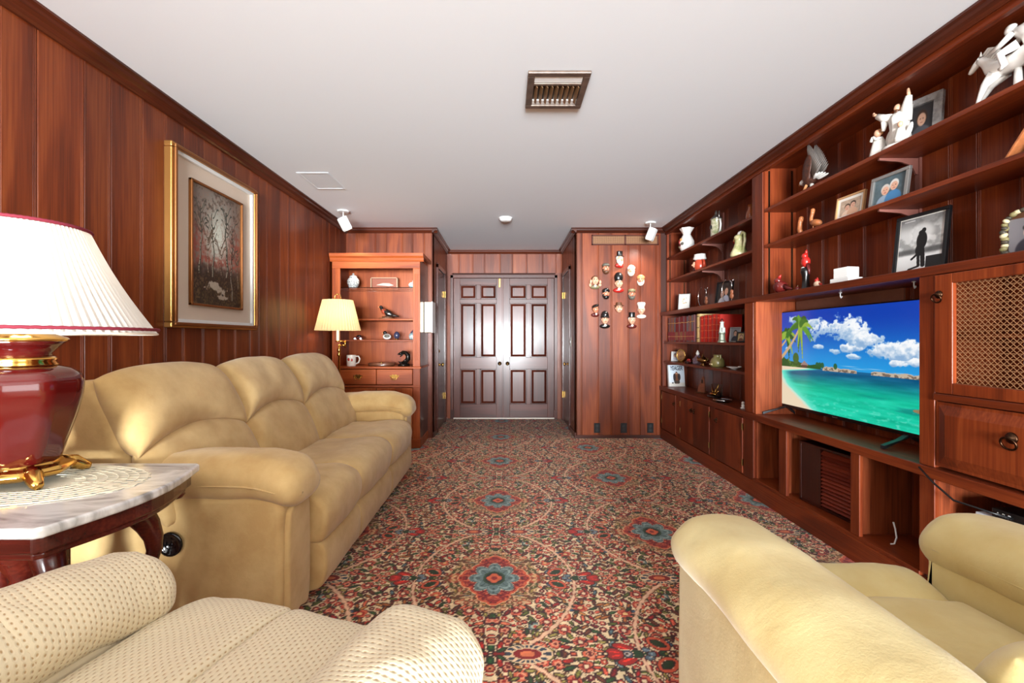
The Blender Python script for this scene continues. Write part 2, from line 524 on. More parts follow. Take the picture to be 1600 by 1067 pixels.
# ---------------------------------------------------------------- floor: patterned carpet
XL, XF, XB = -1.86, 1.81, 2.10      # left wall, front of the built-in, back of its shelves
YF, YH = 5.22, 6.50                 # far wall and end of the hall
HLX, HRX = -0.85, 0.82              # hall sides
ZC = 2.44

def carpet_tile(A=0.93, B2=0.52, res=0.0016):
    W_ = int(A / res); H_ = int(B2 / res)
    x = (np.arange(W_) + 0.5) * res; y = (np.arange(H_) + 0.5) * res
    X, Y = np.meshgrid(x, y)
    img = np.zeros((H_, W_, 3)); img[:] = (228, 206, 170)
    rg = np.random.RandomState(5)
    cream = (228, 204, 170); brown = (84, 46, 36)
    REDS = [(168, 58, 44), (146, 40, 40), (196, 92, 70), (212, 120, 92), (120, 34, 36), (205, 104, 84)]
    GRN = [(98, 104, 48), (126, 122, 66), (46, 80, 46), (148, 136, 84), (64, 90, 50)]
    BLU = [(92, 112, 116), (70, 88, 104), (116, 134, 132)]
    BRN = [(110, 66, 44), (150, 100, 62), (176, 128, 80)]
    def warp(Xa, Ya, k):
        return fbm(Xa * 40 + k * 7.1, Ya * 40, 3) - 0.5
    def sym(fn, c=None, r=0.0):
        nonlocal img
        full = img
        for (Xa, Ya, cx, cy) in ((X, Y) + (c or (0, 0)), (A - X, B2 - Y) + ((A - c[0], B2 - c[1]) if c else (0, 0))):
            if c is None:
                fn(Xa, Ya); continue
            j0 = max(int((cy - r) / res), 0); j1 = max(int((cy + r) / res) + 2, 0); i0 = max(int((cx - r) / res), 0); i1 = max(int((cx + r) / res) + 2, 0)
            img = full[j0:j1, i0:i1]
            if img.size: fn(Xa[j0:j1, i0:i1], Ya[j0:j1, i0:i1])
            img = full
    def ell(Xa, Ya, cx, cy, ang, a, b):
        dx = Xa - cx; dy = Ya - cy; c, s = math.cos(ang), math.sin(ang)
        return np.sqrt(((dx * c + dy * s) / a) ** 2 + ((-dx * s + dy * c) / b) ** 2)
    def leaf(Xa, Ya, cx, cy, ang, l, w, col, vein=True):
        d = ell(Xa, Ya, cx, cy, ang, l, w); px = res / w
        blend(img, (ell(Xa, Ya, cx, cy, ang, l + 0.005, w + 0.005) < 1) * 1.0, (234, 208, 174))
        blend(img, (d < 1 + 2.0 * px * 1.2) * 1.0, brown); blend(img, (d < 1) * 1.0, col)
        if vein: blend(img, (ell(Xa, Ya, cx, cy, ang, l * 0.65, w * 0.22) < 1) * 0.8, tuple(min(255, v * 1.45) for v in col))
    def flower(Xa, Ya, cx, cy, r, n, c1, c2, c3, ph=0.0, asp=1.0, edge=brown):
        dx = (Xa - cx); dy = (Ya - cy) / asp
        rr = np.hypot(dx, dy); th = np.arctan2(dy, dx) + ph
        out = r * (0.80 + 0.20 * np.abs(np.cos(th * n / 2.0)) ** 0.7)
        blend(img, (rr < out + 0.0065) * 1.0, (234, 208, 174)); blend(img, (rr < out + 0.0032) * 1.0, edge); blend(img, (rr < out) * 1.0, c1)
        blend(img, (rr < out * 0.62) * 1.0, c2); blend(img, (rr < r * 0.30) * 1.0, c3)
        blend(img, ((rr < out) & (rr > r * 0.35) & (np.abs(np.sin(th * n / 2.0)) < 0.10)) * 0.8, edge)
    # vines
    for k in range(26):
        px, py = rg.uniform(0, A), rg.uniform(0, B2); a = rg.uniform(0, 2 * PI); da = rg.uniform(-0.5, 0.5)
        col = [brown, (120, 80, 52), (92, 92, 52), (150, 70, 54)][rg.randint(4)]
        for s_ in range(34):
            px += 0.006 * math.cos(a); py += 0.006 * math.sin(a); a += da * 0.35
            if rg.rand() < 0.06: da = rg.uniform(-0.6, 0.6)
            ix, iy = int(px / res), int(py / res)
            for (qx, qy) in ((ix, iy), (W_ - 1 - ix, H_ - 1 - iy)):
                img[max(qy - 1, 0):max(qy + 2, 0), max(qx - 1, 0):max(qx + 2, 0)] = col
    # scattered blossoms and leaves
    pts = []
    tries = 0
    while len(pts) < 300 and tries < 9000:
        tries += 1
        p = (rg.uniform(-0.01, A + 0.01), rg.uniform(-0.01, B2 + 0.01)); big = rg.rand() < 0.42
        r = rg.uniform(0.024, 0.036) if big else rg.uniform(0.012, 0.018)
        if all(math.hypot(p[0] - q[0], p[1] - q[1]) > (r + q[2]) * 0.90 for q in pts) and \
           all(math.hypot(A - p[0] - q[0], B2 - p[1] - q[1]) > (r + q[2]) * 0.84 for q in pts):
            pts.append((p[0], p[1], r, big))
    for (cx, cy, r, big) in pts:
        t = rg.rand(); ang = rg.uniform(0, 2 * PI)
        red = REDS[rg.randint(6)]; red2 = REDS[rg.randint(6)]; g = GRN[rg.randint(5)]; bl = BLU[rg.randint(3)]; br = BRN[rg.randint(3)]
        if big:
            c1, c2, c3 = [(red, (224, 160, 130), red2), (red, red2, (225, 190, 140)), (g, (190, 176, 120), red), (bl, (190, 190, 170), red), ((206, 120, 96), (140, 40, 38), cream)][rg.choice(5, p=[.36, .24, .15, .07, .18])]
            n = rg.choice([5, 6, 8])
            sym(lambda Xa, Ya: flower(Xa, Ya, cx, cy, r, n, c1, c2, c3, ang), (cx, cy), r * 1.4)
            for q in range(2):
                a2 = ang + q * 2.3 + 0.6; lc = GRN[rg.randint(5)]
                sym(lambda Xa, Ya: leaf(Xa, Ya, cx + math.cos(a2) * r * 1.35, cy + math.sin(a2) * r * 1.35, a2, r * 0.55, r * 0.24, lc), (cx + math.cos(a2) * r * 1.35, cy + math.sin(a2) * r * 1.35), r)
        else:
            col = red if t < 0.46 else g if t < 0.74 else bl if t < 0.79 else br
            if t < 0.3:
                sym(lambda Xa, Ya: flower(Xa, Ya, cx, cy, r * 0.85, 5, col, red2, cream, ang), (cx, cy), r * 1.4)
            else:
                sym(lambda Xa, Ya: leaf(Xa, Ya, cx, cy, ang, r * 1.25, r * 0.5, col), (cx, cy), r * 1.5)
    # cream ogee bands that swing round every medallion and cross between them
    def ogee(Xa, Ya):
        t = np.clip(Ya / B2, 0, 1)
        edge = 0.37 * np.cos(t * PI / 2) ** 0.55 + 0.01
        d = np.abs(Xa - edge) * np.clip(0.35 + 0.65 * (1 - t), 0, 1)
        w = fbm(Xa * 30, Ya * 30, 9) * 0.002
        w = w + 0.0016 * np.sin(Ya * 160)
        brk = sm(0.22, 0.34, fbm(Xa * 22, Ya * 22, 19))
        blend(img, (d < 0.0070 + w) * 0.6 * brk, (160, 88, 70)); blend(img, (d < 0.0042 + w) * 0.9 * brk, (236, 202, 172))
    sym(ogee)
    def medallion(Xa, Ya):
        rr = np.hypot(Xa / 0.86, Ya); th = np.arctan2(Ya, Xa / 0.86)
        # olive scroll field
        fld = (rr < 0.265 + 0.012 * np.cos(8 * th))
        blend(img, fld * 0.36, (170, 130, 86))
        sc = np.sin(rr * 150 + 5.0 * np.sin(th * 8)) * np.sin(th * 20 + rr * 60)
        blend(img, (fld & (rr > 0.17) & (sc > 0.6)) * 0.7, (112, 92, 52)); blend(img, (fld & (rr > 0.17) & (sc < -0.6)) * 0.8, (230, 198, 160))
        star = 0.170 + 0.020 * np.cos(4 * (th)) + 0.012 * np.abs(np.cos(8 * th)) + 0.020 * np.abs(np.sin(th)) ** 6
        blend(img, (rr < star + 0.005) * 1.0, (224, 180, 140)); blend(img, (rr < star) * 1.0, (206, 104, 74))
        blend(img, (rr < star * 0.93) * 1.0, (152, 44, 40))
        nz = fbm(Xa * 90, Ya * 90, 21)
        blend(img, ((rr < star * 0.95) & (nz > 0.60)) * 0.85, (214, 128, 96)); blend(img, ((rr < star * 0.95) & (nz < 0.36)) * 0.85, (98, 26, 34))
        pet = 0.138 * (0.70 + 0.30 * np.abs(np.cos(4 * th)) ** 0.9)
        blend(img, (rr < pet + 0.006) * 1.0, (206, 190, 170)); blend(img, (rr < pet + 0.002) * 1.0, (62, 60, 66)); blend(img, (rr < pet) * 1.0, (120, 138, 136))
        blend(img, ((rr < pet * 0.92) & (rr > 0.055) & (np.abs(np.sin(8 * th)) < 0.25)) * 0.8, (72, 92, 92))
        blend(img, ((rr < pet * 0.85) & (rr > pet * 0.74)) * 0.6, (178, 196, 190))
        blend(img, (rr < 0.062) * 1.0, (70, 94, 72)); blend(img, (rr < 0.05) * 1.0, (48, 26, 24))
        blend(img, (rr < 0.042 * (0.75 + 0.25 * np.abs(np.cos(2 * th)))) * 1.0, (212, 118, 84)); blend(img, (rr < 0.016) * 1.0, (150, 44, 40))
    sym(medallion)
    def palmette(Xa, Ya):
        leaf(Xa, Ya, 0.435, 0.03, 0.5, 0.040, 0.022, (176, 58, 40)); leaf(Xa, Ya, 0.395, 0.0, 0, 0.022, 0.020, (52, 84, 44), False)
        leaf(Xa, Ya, 0.352, 0.018, 0.5, 0.017, 0.013, (112, 126, 134)); leaf(Xa, Ya, 0.34, 0.0, 0, 0.014, 0.012, (120, 134, 140))
        flower(Xa, Ya, 0.43, 0.0, 0.020, 6, (84, 96, 108), (190, 180, 170), (80, 34, 40))
        leaf(Xa, Ya, 0.475, 0.01, 0.2, 0.028, 0.018, (170, 56, 46)); leaf(Xa, Ya, 0.30, 0.055, 0.7, 0.045, 0.032, (208, 110, 82)); leaf(Xa, Ya, 0.30, 0.055, 0.7, 0.026, 0.015, (60, 80, 44), False)
    sym(palmette)
    def cross(Xa, Ya):
        Yc = B2 - Ya
        e = ell(Xa, Yc, 0.135, 0.0, 0, 0.095, 0.05)
        blend(img, (e < 1.0) * 1.0, (226, 198, 164)); th = np.arctan2(Yc, Xa - 0.135)
        blend(img, ((e < 0.93) & (e > 0.62) & (np.cos(th * 16) > -0.2)) * 1.0, (76, 84, 96)); blend(img, (e < 0.56) * 1.0, (146, 46, 42)); blend(img, (e < 0.3) * 1.0, (220, 136, 98))
        leaf(Xa, Ya, 0.0, B2 - 0.036, PI / 2, 0.022, 0.014, (48, 82, 46)); flower(Xa, Yc, 0, 0.072, 0.02, 6, (158, 52, 44), (214, 150, 110), (90, 30, 30))
        leaf(Xa, Yc, 0.03, 0, 0, 0.02, 0.011, (150, 48, 44))
        leaf(Xa, Yc, 0.04, 0.02, 0.6, 0.016, 0.008, (60, 88, 50))
    sym(cross)
    return img, A, B2

def build_floor():
    tile, A, B2 = carpet_tile()
    H_, W_ = tile.shape[:2]
    xs = np.concatenate([np.arange(XL - 0.1, -1.15, 0.03), np.arange(-1.15, 1.84, 0.0052), np.arange(1.84, 2.2, 0.05)])
    ys = np.concatenate([np.arange(YR - 0.1, 0.9, 0.04), np.arange(0.9, 2.7, 0.0046), np.arange(2.7, 4.0, 0.0062), np.arange(4.0, YH + 0.02, 0.0105)])
    X, Y = np.meshgrid(xs, ys)
    u = (X + 0.055) ; v = (Y - 2.158)
    # mirror into the one drawn tile
    ua = np.abs(u) % (2 * A); ua = np.where(ua > A, 2 * A - ua, ua)
    va = np.abs(v) % (2 * B2); va = np.where(va > B2, 2 * B2 - va, va)
    ix = np.clip((ua / A * W_), 0, W_ - 1).astype(int); iy = np.clip((va / B2 * H_), 0, H_ - 1).astype(int)
    c = tile[iy, ix]
    c = (c - 150) * 1.22 + 133
    gm = c.mean(-1, keepdims=True); c = gm + (c - gm) * 1.04
    c = c * (0.90 + 0.2 * fbm(X * 55, Y * 55, 77, 2))[..., None]
    co = np.stack([X, Y, np.zeros_like(X)], -1).reshape(-1, 3)
    ny, nx = X.shape; idx = np.arange(ny * nx).reshape(ny, nx)
    f = np.stack([idx[:-1, :-1], idx[:-1, 1:], idx[1:, 1:], idx[1:, :-1]], -1).reshape(-1, 4)
    me = grid_mesh('floor', co, f, lin_np(c.reshape(-1, 3)))
    me.materials.append(CARPET)
    o = bpy.data.objects.new('floor', me); COL.objects.link(o)
    tag(o, 'carpet of red, green and blue floral medallions on cream covering the floor', 'floor', kind='structure')
build_floor()

def struct(name, g, mat, label, **k):
    o = g.obj(name, mat, None, **k); tag(o, label, name.split('_')[0], kind='structure'); return o

struct('ceiling', bx(XL - 0.1, 2.3, YR - 0.1, YH + 0.1, ZC, ZC + 0.06), CEIL, 'smooth pale grey painted ceiling over the whole room')

# ---------------------------------------------------------------- panelled walls: every board is a piece of its own
def plank_profile(w, t=0.012):
    g = 0.002
    return [(0, 0), (0, t - 0.003), (0.002, t), (w - 0.020, t), (w - 0.0185, t - g), (w - 0.017, t), (w - 0.012, t), (w - 0.0105, t - g), (w - 0.009, t), (w - 0.004, t), (w - 0.001, t - g), (w, 0)]
def planks(parent, axis, plane, sign, a0, a1, z0, z1, mat, seed, widths=None, lim=(0.11, 0.22)):
    """boards side by side along y (axis 'y', wall at x=plane) or along x (axis 'x', wall at y=plane); sign: side they stand proud"""
    rg = random.Random(seed); a = a0; i = 0
    while a < a1 - 0.004:
        w = widths[i] if widths and i < len(widths) else rg.uniform(*lim)
        if a + w > a1 - 0.05: w = a1 - a
        pr = plank_profile(w)
        g = G()
        if axis == 'y': g.prism([(plane + sign * t, a + s) for s, t in pr], 'z', z0, z1)
        else: g.prism([(a + s, plane + sign * t) for s, t in pr], 'z', z0, z1)
        g.obj('plank', mat, parent)
        a += w; i += 1

def wall(name, box, label, mat):
    o = bx(*box).obj(name, mat); return tag(o, label, 'wall', kind='structure')
DARKBACK = pbr('wall_core', (60, 26, 16), 0.8)
w = wall('wall_left', (XL - 0.1, XL - 0.012, YR, YF, 0, ZC), 'left wall of reddish brown vertical wood boards', DARKBACK)
planks(w, 'y', XL - 0.012, 1, 0.55, YF, 0, ZC, PANEL, 3, [0.19, 0.14, 0.2, 0.13, 0.16, 0.15, 0.13, 0.13, 0.199, 0.135, 0.182, 0.16])
planks(w, 'y', XL - 0.012, 1, -0.45, 0.55, 0, ZC, PANEL, 13)
tag(bx(XL - 0.012, XL + 0.004, YR, -0.47, 0, ZC).obj('wall_rear_left', WALLP), 'white painted wall behind the camera on the left', 'wall', kind='structure')
w = wall('wall_far_left', (XL - 0.1, HLX - 0.0, YF + 0.012, YF + 0.1, 0, ZC), 'far wall of wood boards behind the hutch', DARKBACK)
planks(w, 'x', YF + 0.012, -1, XL, HLX, 0, ZC, PANEL, 8)
w = wall('wall_far_right', (HRX, 2.2, YF + 0.012, YF + 0.1, 0, ZC), 'far wall of orange brown wood boards hung with small heads', DARKBACK)
planks(w, 'x', YF + 0.012, -1, HRX, XF, 0, ZC, PANEL, 21, [0.075, 0.19, 0.155, 0.2, 0.13, 0.19])
w = wall('wall_hall_left', (HLX - 0.1, HLX - 0.012, YF + 0.1, YH + 0.1, 0, ZC), 'dark panelled left side of the hall', DARKBACK)
planks(w, 'y', HLX - 0.012, 1, YF + 0.0, 5.50, 0, ZC, PANEL, 31); planks(w, 'y', HLX - 0.012, 1, 5.50, 6.28, 2.10, ZC, PANEL, 32); planks(w, 'y', HLX - 0.012, 1, 6.28, YH, 0, ZC, PANEL, 33)
w = wall('wall_hall_right', (HRX + 0.012, HRX + 0.1, YF + 0.1, YH + 0.1, 0, ZC), 'dark panelled right side of the hall', DARKBACK)
planks(w, 'y', HRX + 0.012, -1, YF + 0.0, 5.66, 0, ZC, PANEL, 41); planks(w, 'y', HRX + 0.012, -1, 5.66, 6.40, 2.10, ZC, PANEL, 42); planks(w, 'y', HRX + 0.012, -1, 6.40, YH, 0, ZC, PANEL, 43)
w = wall('wall_back', (HLX - 0.1, HRX + 0.1, YH + 0.06, YH + 0.14, 0, ZC), 'end wall of the hall with boards above the double door', DARKBACK)
planks(w, 'x', YH + 0.012, -1, HLX, HRX, 2.11, ZC, PANEL, 51, None, (0.16, 0.24))
planks(w, 'x', YH + 0.012, -1, HLX, -0.77, 0, 2.11, PANEL, 52); planks(w, 'x', YH + 0.012, -1, 0.72, HRX, 0, 2.11, PANEL, 53)
wall('wall_right', (XB + 0.012, 2.3, YR, YF + 0.02, 0, ZC), 'right wall behind the built-in shelving', DARKBACK)

tag(bx(XB - 0.005, XB + 0.012, YR, 0.58, 0, ZC).obj('wall_rear_right', WALLP), 'white painted wall behind the camera on the right', 'wall', kind='structure')
# rear of the room, behind the camera: glass doors in a painted wall
rw = wall('wall_rear', (XL - 0.1, -1.68, YR - 0.1, YR, 0, ZC), 'painted wall behind the camera around wide glass doors', WALLP)
bx(1.68, 2.3, YR - 0.1, YR, 0, ZC).obj('wall_segment', WALLP, rw); bx(-1.68, 1.68, YR - 0.1, YR, 2.34, ZC).obj('wall_segment', WALLP, rw)
wn = bx(-1.68, 1.68, YR - 0.1, YR - 0.04, 0, 0.08).obj('window_1', WHITEPAINT)
tag(wn, 'white framed glass sliding doors behind the camera', 'window', kind='structure')
for x in (-1.66, -0.56, 0.56, 1.66): bx(x - 0.03, x + 0.03, YR - 0.1, YR + 0.09, 0.08, 2.34).obj('mullion', WHITEPAINT, wn)
bx(-1.68, 1.68, YR - 0.09, YR - 0.08, 0.08, 2.34).obj('pane', GLASS, wn)

# ---------------------------------------------------------------- mouldings
def crown_pts(d=0.075, h=0.06):   # (out from wall, down from ceiling)
    return [(0, 0), (d, 0), (d, 0.010), (d * 0.80, 0.016), (d * 0.72, 0.030), (d * 0.45, 0.040), (d * 0.30, 0.052), (d * 0.16, h), (0, h)]
def crown_y(name, x, sign, y0, y1, label, d=0.075, h=0.06):
    g = G().prism([(x + sign * a, ZC - b) for a, b in crown_pts(d, h)], 'y', y0, y1)
    struct(name, g, TRIM_Y, label)
def crown_x(name, y, x0, x1, label, d=0.06, h=0.055):
    g = G().prism([(y - a, ZC - b) for a, b in crown_pts(d, h)], 'x', x0, x1)
    struct(name, g, TRIM_X, label)
crown_y('trim_1', XL, 1, -0.47, YF, 'dark wood crown moulding along the left wall')
crown_x('trim_2', YF, XL + 0.0, HLX + 0.06, 'dark wood crown moulding above the hutch')
crown_y('trim_3', HLX, 1, YF - 0.05, YH, 'dark wood crown moulding on the left of the hall', 0.055, 0.055)
crown_x('trim_4', YH, HLX, HRX, 'dark wood crown moulding above the double door')
crown_y('trim_5', HRX, -1, YF - 0.05, YH, 'dark wood crown moulding on the right of the hall', 0.055, 0.055)
crown_x('trim_6', YF, HRX - 0.06, XF + 0.06, 'dark wood crown moulding above the wall of heads')
g = G().box(HRX - 0.008, XF, YF - 0.016, YF, 0, 0.035); struct('baseboard_far', g, TRIM_X, 'low wood baseboard under the wall of heads')
g = G().box(HLX, HLX + 0.014, YF + 0.02, 5.5, 0, 0.06); struct('baseboard_hall_left', g, TRIM_Y, 'dark baseboard in the hall, left side')
g = G().box(HRX - 0.014, HRX, YF + 0.0, 5.66, 0, 0.06); struct('baseboard_hall_right', g, TRIM_Y, 'dark baseboard in the hall, right side')
# casing of the double door, threshold
cs = W('trim_7', 'wood casing round the double door', 'trim', (-0.03, YH, 0), kind='structure')
cs.put(bx(-0.80, -0.755, YH - 0.022, YH + 0.03, 0, 2.08), 'casing_side', DOORZ, bevel=0.004)
cs.put(bx(0.705, 0.75, YH - 0.022, YH + 0.03, 0, 2.08), 'casing_side', DOORZ, bevel=0.004)
cs.put(bx(-0.80, 0.75, YH - 0.022, YH + 0.03, 2.035, 2.085), 'casing_head', DOORX, bevel=0.004)
cs.put(bx(-0.80, -0.745, YH - 0.028, YH + 0.03, 0, 0.13), 'plinth_block', DOORDARK, bevel=0.003)
cs.put(bx(0.695, 0.75, YH - 0.028, YH + 0.03, 0, 0.13), 'plinth_block', DOORDARK, bevel=0.003)
struct('trim_8', bx(-0.755, 0.705, YH - 0.03, YH + 0.06, 0, 0.016), pbr('threshold_stone', (214, 205, 192), 0.5), 'pale stone threshold under the double door', bevel=0.003)

def panel_door(name, label, x0, x1, y, z0, z1, knob_x, knob_z):
    d = W(name, label, 'door', ((x0 + x1) / 2, y, z0), kind='structure')
    w_ = x1 - x0; c = [0.0, 0.128 * w_, 0.462 * w_, 0.538 * w_, 0.872 * w_, w_]
    rows = [(0.205, 0.72), (0.885, 1.675), (1.73, 1.94)]
    yf, yb = y - 0.006, y + 0.034
    d.put(bx(x0, x0 + c[1], yf, yb, z0, z1), 'stile', DOORZ, bevel=0.002)
    d.put(bx(x0 + c[4], x1, yf, yb, z0, z1), 'stile', DOORZ, bevel=0.002)
    zs = [z0] + [q for r in rows for q in r] + [z1]
    for k in range(0, len(zs), 2):
        d.put(bx(x0 + c[1], x0 + c[4], yf, yb, zs[k], zs[k + 1]), 'rail', DOORX, bevel=0.002)
    for (a, b) in rows:
        d.put(bx(x0 + c[2], x0 + c[3], yf, yb, a, b), 'stile', DOORZ, bevel=0.002)
        for (l, r_) in ((c[1], c[2]), (c[3], c[4])):
            xa, xb = x0 + l, x0 + r_
            g = G(); m = 0.018; e = 0.045
            # sloped field: outer edge deep, inner field nearly flush
            ring = lambda k, yy: [(xa + k, yy, a + k), (xb - k, yy, a + k), (xb - k, yy, b - k), (xa + k, yy, b - k)]
            R0, R1, R2 = ring(0.0, y + 0.024), ring(m, y + 0.022), ring(e, y + 0.000)
            vs = R0 + R1 + R2; fs = []
            for q in (0, 4):
                for i in range(4): fs.append((q + i, q + (i + 1) % 4, q + 4 + (i + 1) % 4, q + 4 + i))
            fs.append((8, 9, 10, 11)); g.add(vs, fs)
            p_ = d.put(g, 'panel', DOORZ)
            mg = G()
            for (u0, u1, v0, v1) in ((xa, xb, a, a + 0.012), (xa, xb, b - 0.012, b), (xa, xa + 0.012, a, b), (xb - 0.012, xb, a, b)):
                mg.box(u0, u1, y - 0.010, y + 0.02, v0, v1)
            d.put(mg, 'panel_moulding', DOORDARK, bevel=0.003)
    g = G(); prof = [(0.0, 0.0), (0.026, 0.0), (0.026, 0.006), (0.011, 0.010), (0.010, 0.03), (0.022, 0.038), (0.028, 0.052), (0.022, 0.066), (0.0, 0.070)]
    vs = G().lathe(prof, 18)
    g.add([(knob_x + a, yf - c_, knob_z + b) for a, b, c_ in vs.v], vs.f)
    d.put(g, 'knob', OLDBRASS, smooth=True)
    return d
d1 = panel_door('door_1', 'left leaf of the dark six-panel double door', -0.752, -0.040, YH, 0.016, 2.033, -0.085, 0.80)
d2 = panel_door('door_2', 'right leaf of the dark six-panel double door', -0.036, 0.702, YH, 0.016, 2.033, 0.028, 0.80)
d1.put(bx(-0.10, -0.07, YH - 0.022, YH - 0.006, 1.90, 2.03), 'bolt', OLDBRASS, bevel=0.004)
d2.put(bx(-0.050, -0.030, YH - 0.016, YH - 0.006, 0.016, 2.033), 'astragal', DOORZ, bevel=0.003)
def flush_door(name, label, x, sign, y0, y1, knob_y):
    d = W(name, label, 'door', (x, (y0 + y1) / 2, 0), kind='structure')
    d.put(bx(x - sign * 0.010, x + sign * 0.006, y0, y1, 0.012, 2.03), 'slab', DOORDARK, bevel=0.002)
    for (a, b) in ((y0 - 0.055, y0 - 0.004), (y1 + 0.004, y1 + 0.055)):
        d.put(bx(x - 0.004 * sign, x + sign * 0.020, a, b, 0, 2.085), 'casing_side', DOORDARK, bevel=0.004)
    d.put(bx(x - 0.004 * sign, x + sign * 0.020, y0 - 0.055, y1 + 0.055, 2.034, 2.09), 'casing_head', DOORDARK, bevel=0.004)
    for z in (0.33, 1.72): d.put(G().box(x + sign * 0.010, x + sign * 0.024, y1 - 0.03, y1 + 0.012, z, z + 0.09), 'hinge', BRASS, bevel=0.002)
    g = G()
    vs = G().lathe([(0.0, 0), (0.024, 0), (0.024, 0.006), (0.010, 0.01), (0.009, 0.03), (0.024, 0.04), (0.026, 0.055), (0.0, 0.066)], 14)
    g.add([(x + sign * (0.012 + c_), knob_y + a, 0.83 + b) for a, b, c_ in vs.v], vs.f)
    d.put(g, 'knob', BRASS, smooth=True)
    if sign > 0:
        g = G(); vs = G().lathe([(0.0, 0), (0.02, 0), (0.018, 0.008), (0.0, 0.012)], 12)
        g.add([(x + sign * (0.012 + c_), knob_y + a, 1.0 + b) for a, b, c_ in vs.v], vs.f); d.put(g, 'deadbolt', BRASS, smooth=True)
flush_door('door_3', 'dark flush door in the left side of the hall', HLX, 1, 5.57, 6.20, 5.64)
flush_door('door_4', 'dark flush door in the right side of the hall', HRX, -1, 5.73, 6.33, 5.80)

# ---------------------------------------------------------------- the built-in wall of shelves (right)
ZK, ZT0, ZT1, ZL0, ZL1, ZTOP = 0.12, 0.575, 0.61, 1.42, 1.46, 2.365
YE = 0.95                                       # near end of the built-in, out of frame
UX = 1.87                                       # front of the upper shelves
Y1a, Y1b = 3.39, 3.26                           # stile between the far bay and the television bay
Y2a, Y2b = 1.955, 1.885                         # stile between the television bay and the cane cabinet

# plinth, worktop, ledge: continuous boards
o = bx(XF - 0.01, XF + 0.02, YE, YF - 0.02, 0, ZK).obj('plinth', BUILT_Y, None, bevel=0.003); tag(o, 'long dark wood plinth under the built-in shelving', 'plinth')
wt = W('worktop', 'long low wooden worktop carrying the television', 'worktop', (1.95, 3.0, ZT0))
wt.put(bx(XF - 0.02, XB - 0.001, YE, YF - 0.002, ZT0 - 0.012, ZT1), 'board', BUILT_Y, bevel=0.004)
lg = W('ledge_shelf', 'long thick wooden ledge running above the television and books', 'shelf', (1.95, 3.0, ZL0))
lg.put(bx(XF - 0.01, XB - 0.001, YE, YF - 0.002, ZL0, ZL1), 'board', BUILT_Y, bevel=0.004)

# back boards of the shelving belong to the right wall
wr_ = bpy.data.objects['wall_right']
planks(wr_, 'y', XB + 0.012, -1, 0.6, YF, ZL1, ZC, BUILT_Z, 61, [0.16, 0.2, 0.126, 0.168, 0.14, 0.18, 0.13, 0.126, 0.168, 0.126, 0.17])
planks(wr_, 'y', XB + 0.012, -1, 0.6, YF, 0.0, ZL0, BUILT_Z, 62)

# fascia and crown at the ceiling
fz = W('cornice', 'wooden cornice along the ceiling over the built-in shelves', 'cornice', (1.85, 3.0, ZTOP))
fz.put(bx(UX - 0.012, UX + 0.02, YE, YF - 0.002, ZTOP, 2.43), 'fascia', BUILT_Y, bevel=0.003)
fz.put(G().prism([(UX - 0.012 - a, ZC - 0.001 - b) for a, b in crown_pts(0.06, 0.045)], 'y', YE, YF - 0.062), 'crown', TRIM_Y)
fz.put(bx(UX + 0.02, XB - 0.001, YE, YF - 0.002, 2.385, 2.40), 'top_board', BUILT_Y)

def ring_pull(t, x, y, z, s=1.0, plate=True):
    g = G(); 
    if plate:
        q = G().lathe([(0.0, 0), (0.017 * s, 0), (0.015 * s, 0.004), (0.007 * s, 0.008), (0.006 * s, 0.014), (0, 0.016)], 14)
        g.add([(x - c_, y + a, z + b) for a, b, c_ in q.v], q.f)
    g.tube([(x - 0.012 - 0.006 * math.sin(a) , y + 0.020 * s * math.cos(a), z - 0.016 * s + 0.017 * s * math.sin(a)) for a in [2 * PI * k / 20 for k in range(20)]], 0.0032 * s, 6, closed=True)
    return g

# upper shelving, far bay
def upper_bay(label, y0, y1, ymid, stile0=None, stile1=None, far_panel=True, brackets=True, near_panel=False):
    t = W('upper_shelf_unit', label, 'shelves', (1.98, (y0 + y1) / 2, ZL1), group='upper shelf units of the built-in')
    for z in (2.067, 1.808):
        t.put(bx(UX, XB - 0.001, y0 + 0.003, y1 - 0.003, z, z + 0.021), 'shelf', BUILT_Y, bevel=0.002)
    t.put(bx(UX + 0.002, XB - 0.001, y1 - 0.002, y1 + 0.018, ZL1, ZTOP + 0.02), 'side_panel', BUILT_Z)
    if near_panel: t.put(bx(UX + 0.002, XB - 0.001, y0 - 0.018, y0 + 0.002, ZL1, ZTOP + 0.02), 'side_panel', BUILT_Z)
    for s in ([stile0] if stile0 else []) + ([stile1] if stile1 else []):
        t.put(bx(UX - 0.006, UX + 0.014, s[0], s[1], ZL1, ZTOP), 'stile', BUILT_Z, bevel=0.003)
    # pilaster strips on the side, centre rail and curved brackets
    for x in (UX + 0.035, XB - 0.03):
        t.put(bx(x - 0.006, x + 0.006, y1 - 0.006, y1 - 0.002, ZL1, ZTOP), 'shelf_standard', DARKBRASS)
    RAIL = pbr('shelf_bracket_paint', (120, 72, 62), 0.5)
    t.put(bx(XB - 0.014, XB - 0.001, ymid - 0.013, ymid + 0.013, ZL1, ZTOP), 'rail', RAIL)
    for z in (2.067, 1.808):
        pl = [(XB - 0.014, z - 0.001), (UX + 0.02, z - 0.001), (UX + 0.02, z - 0.012), (XB - 0.10, z - 0.020), (XB - 0.06, z - 0.034), (XB - 0.036, z - 0.056), (XB - 0.024, z - 0.082), (XB - 0.014, z - 0.082)]
        t.put(G().prism(pl, 'y', ymid - 0.005, ymid + 0.005), 'bracket', RAIL)
    return t
upper_bay('upper shelves of the far bay, holding vase and stein', Y1a, YF - 0.022, 4.31, stile0=None)
upper_bay('upper shelves above the television, holding eagle and horse', 1.32, Y1b - 0.018, 2.27, stile0=(Y1b - 0.01, Y1a - 0.0), near_panel=True)

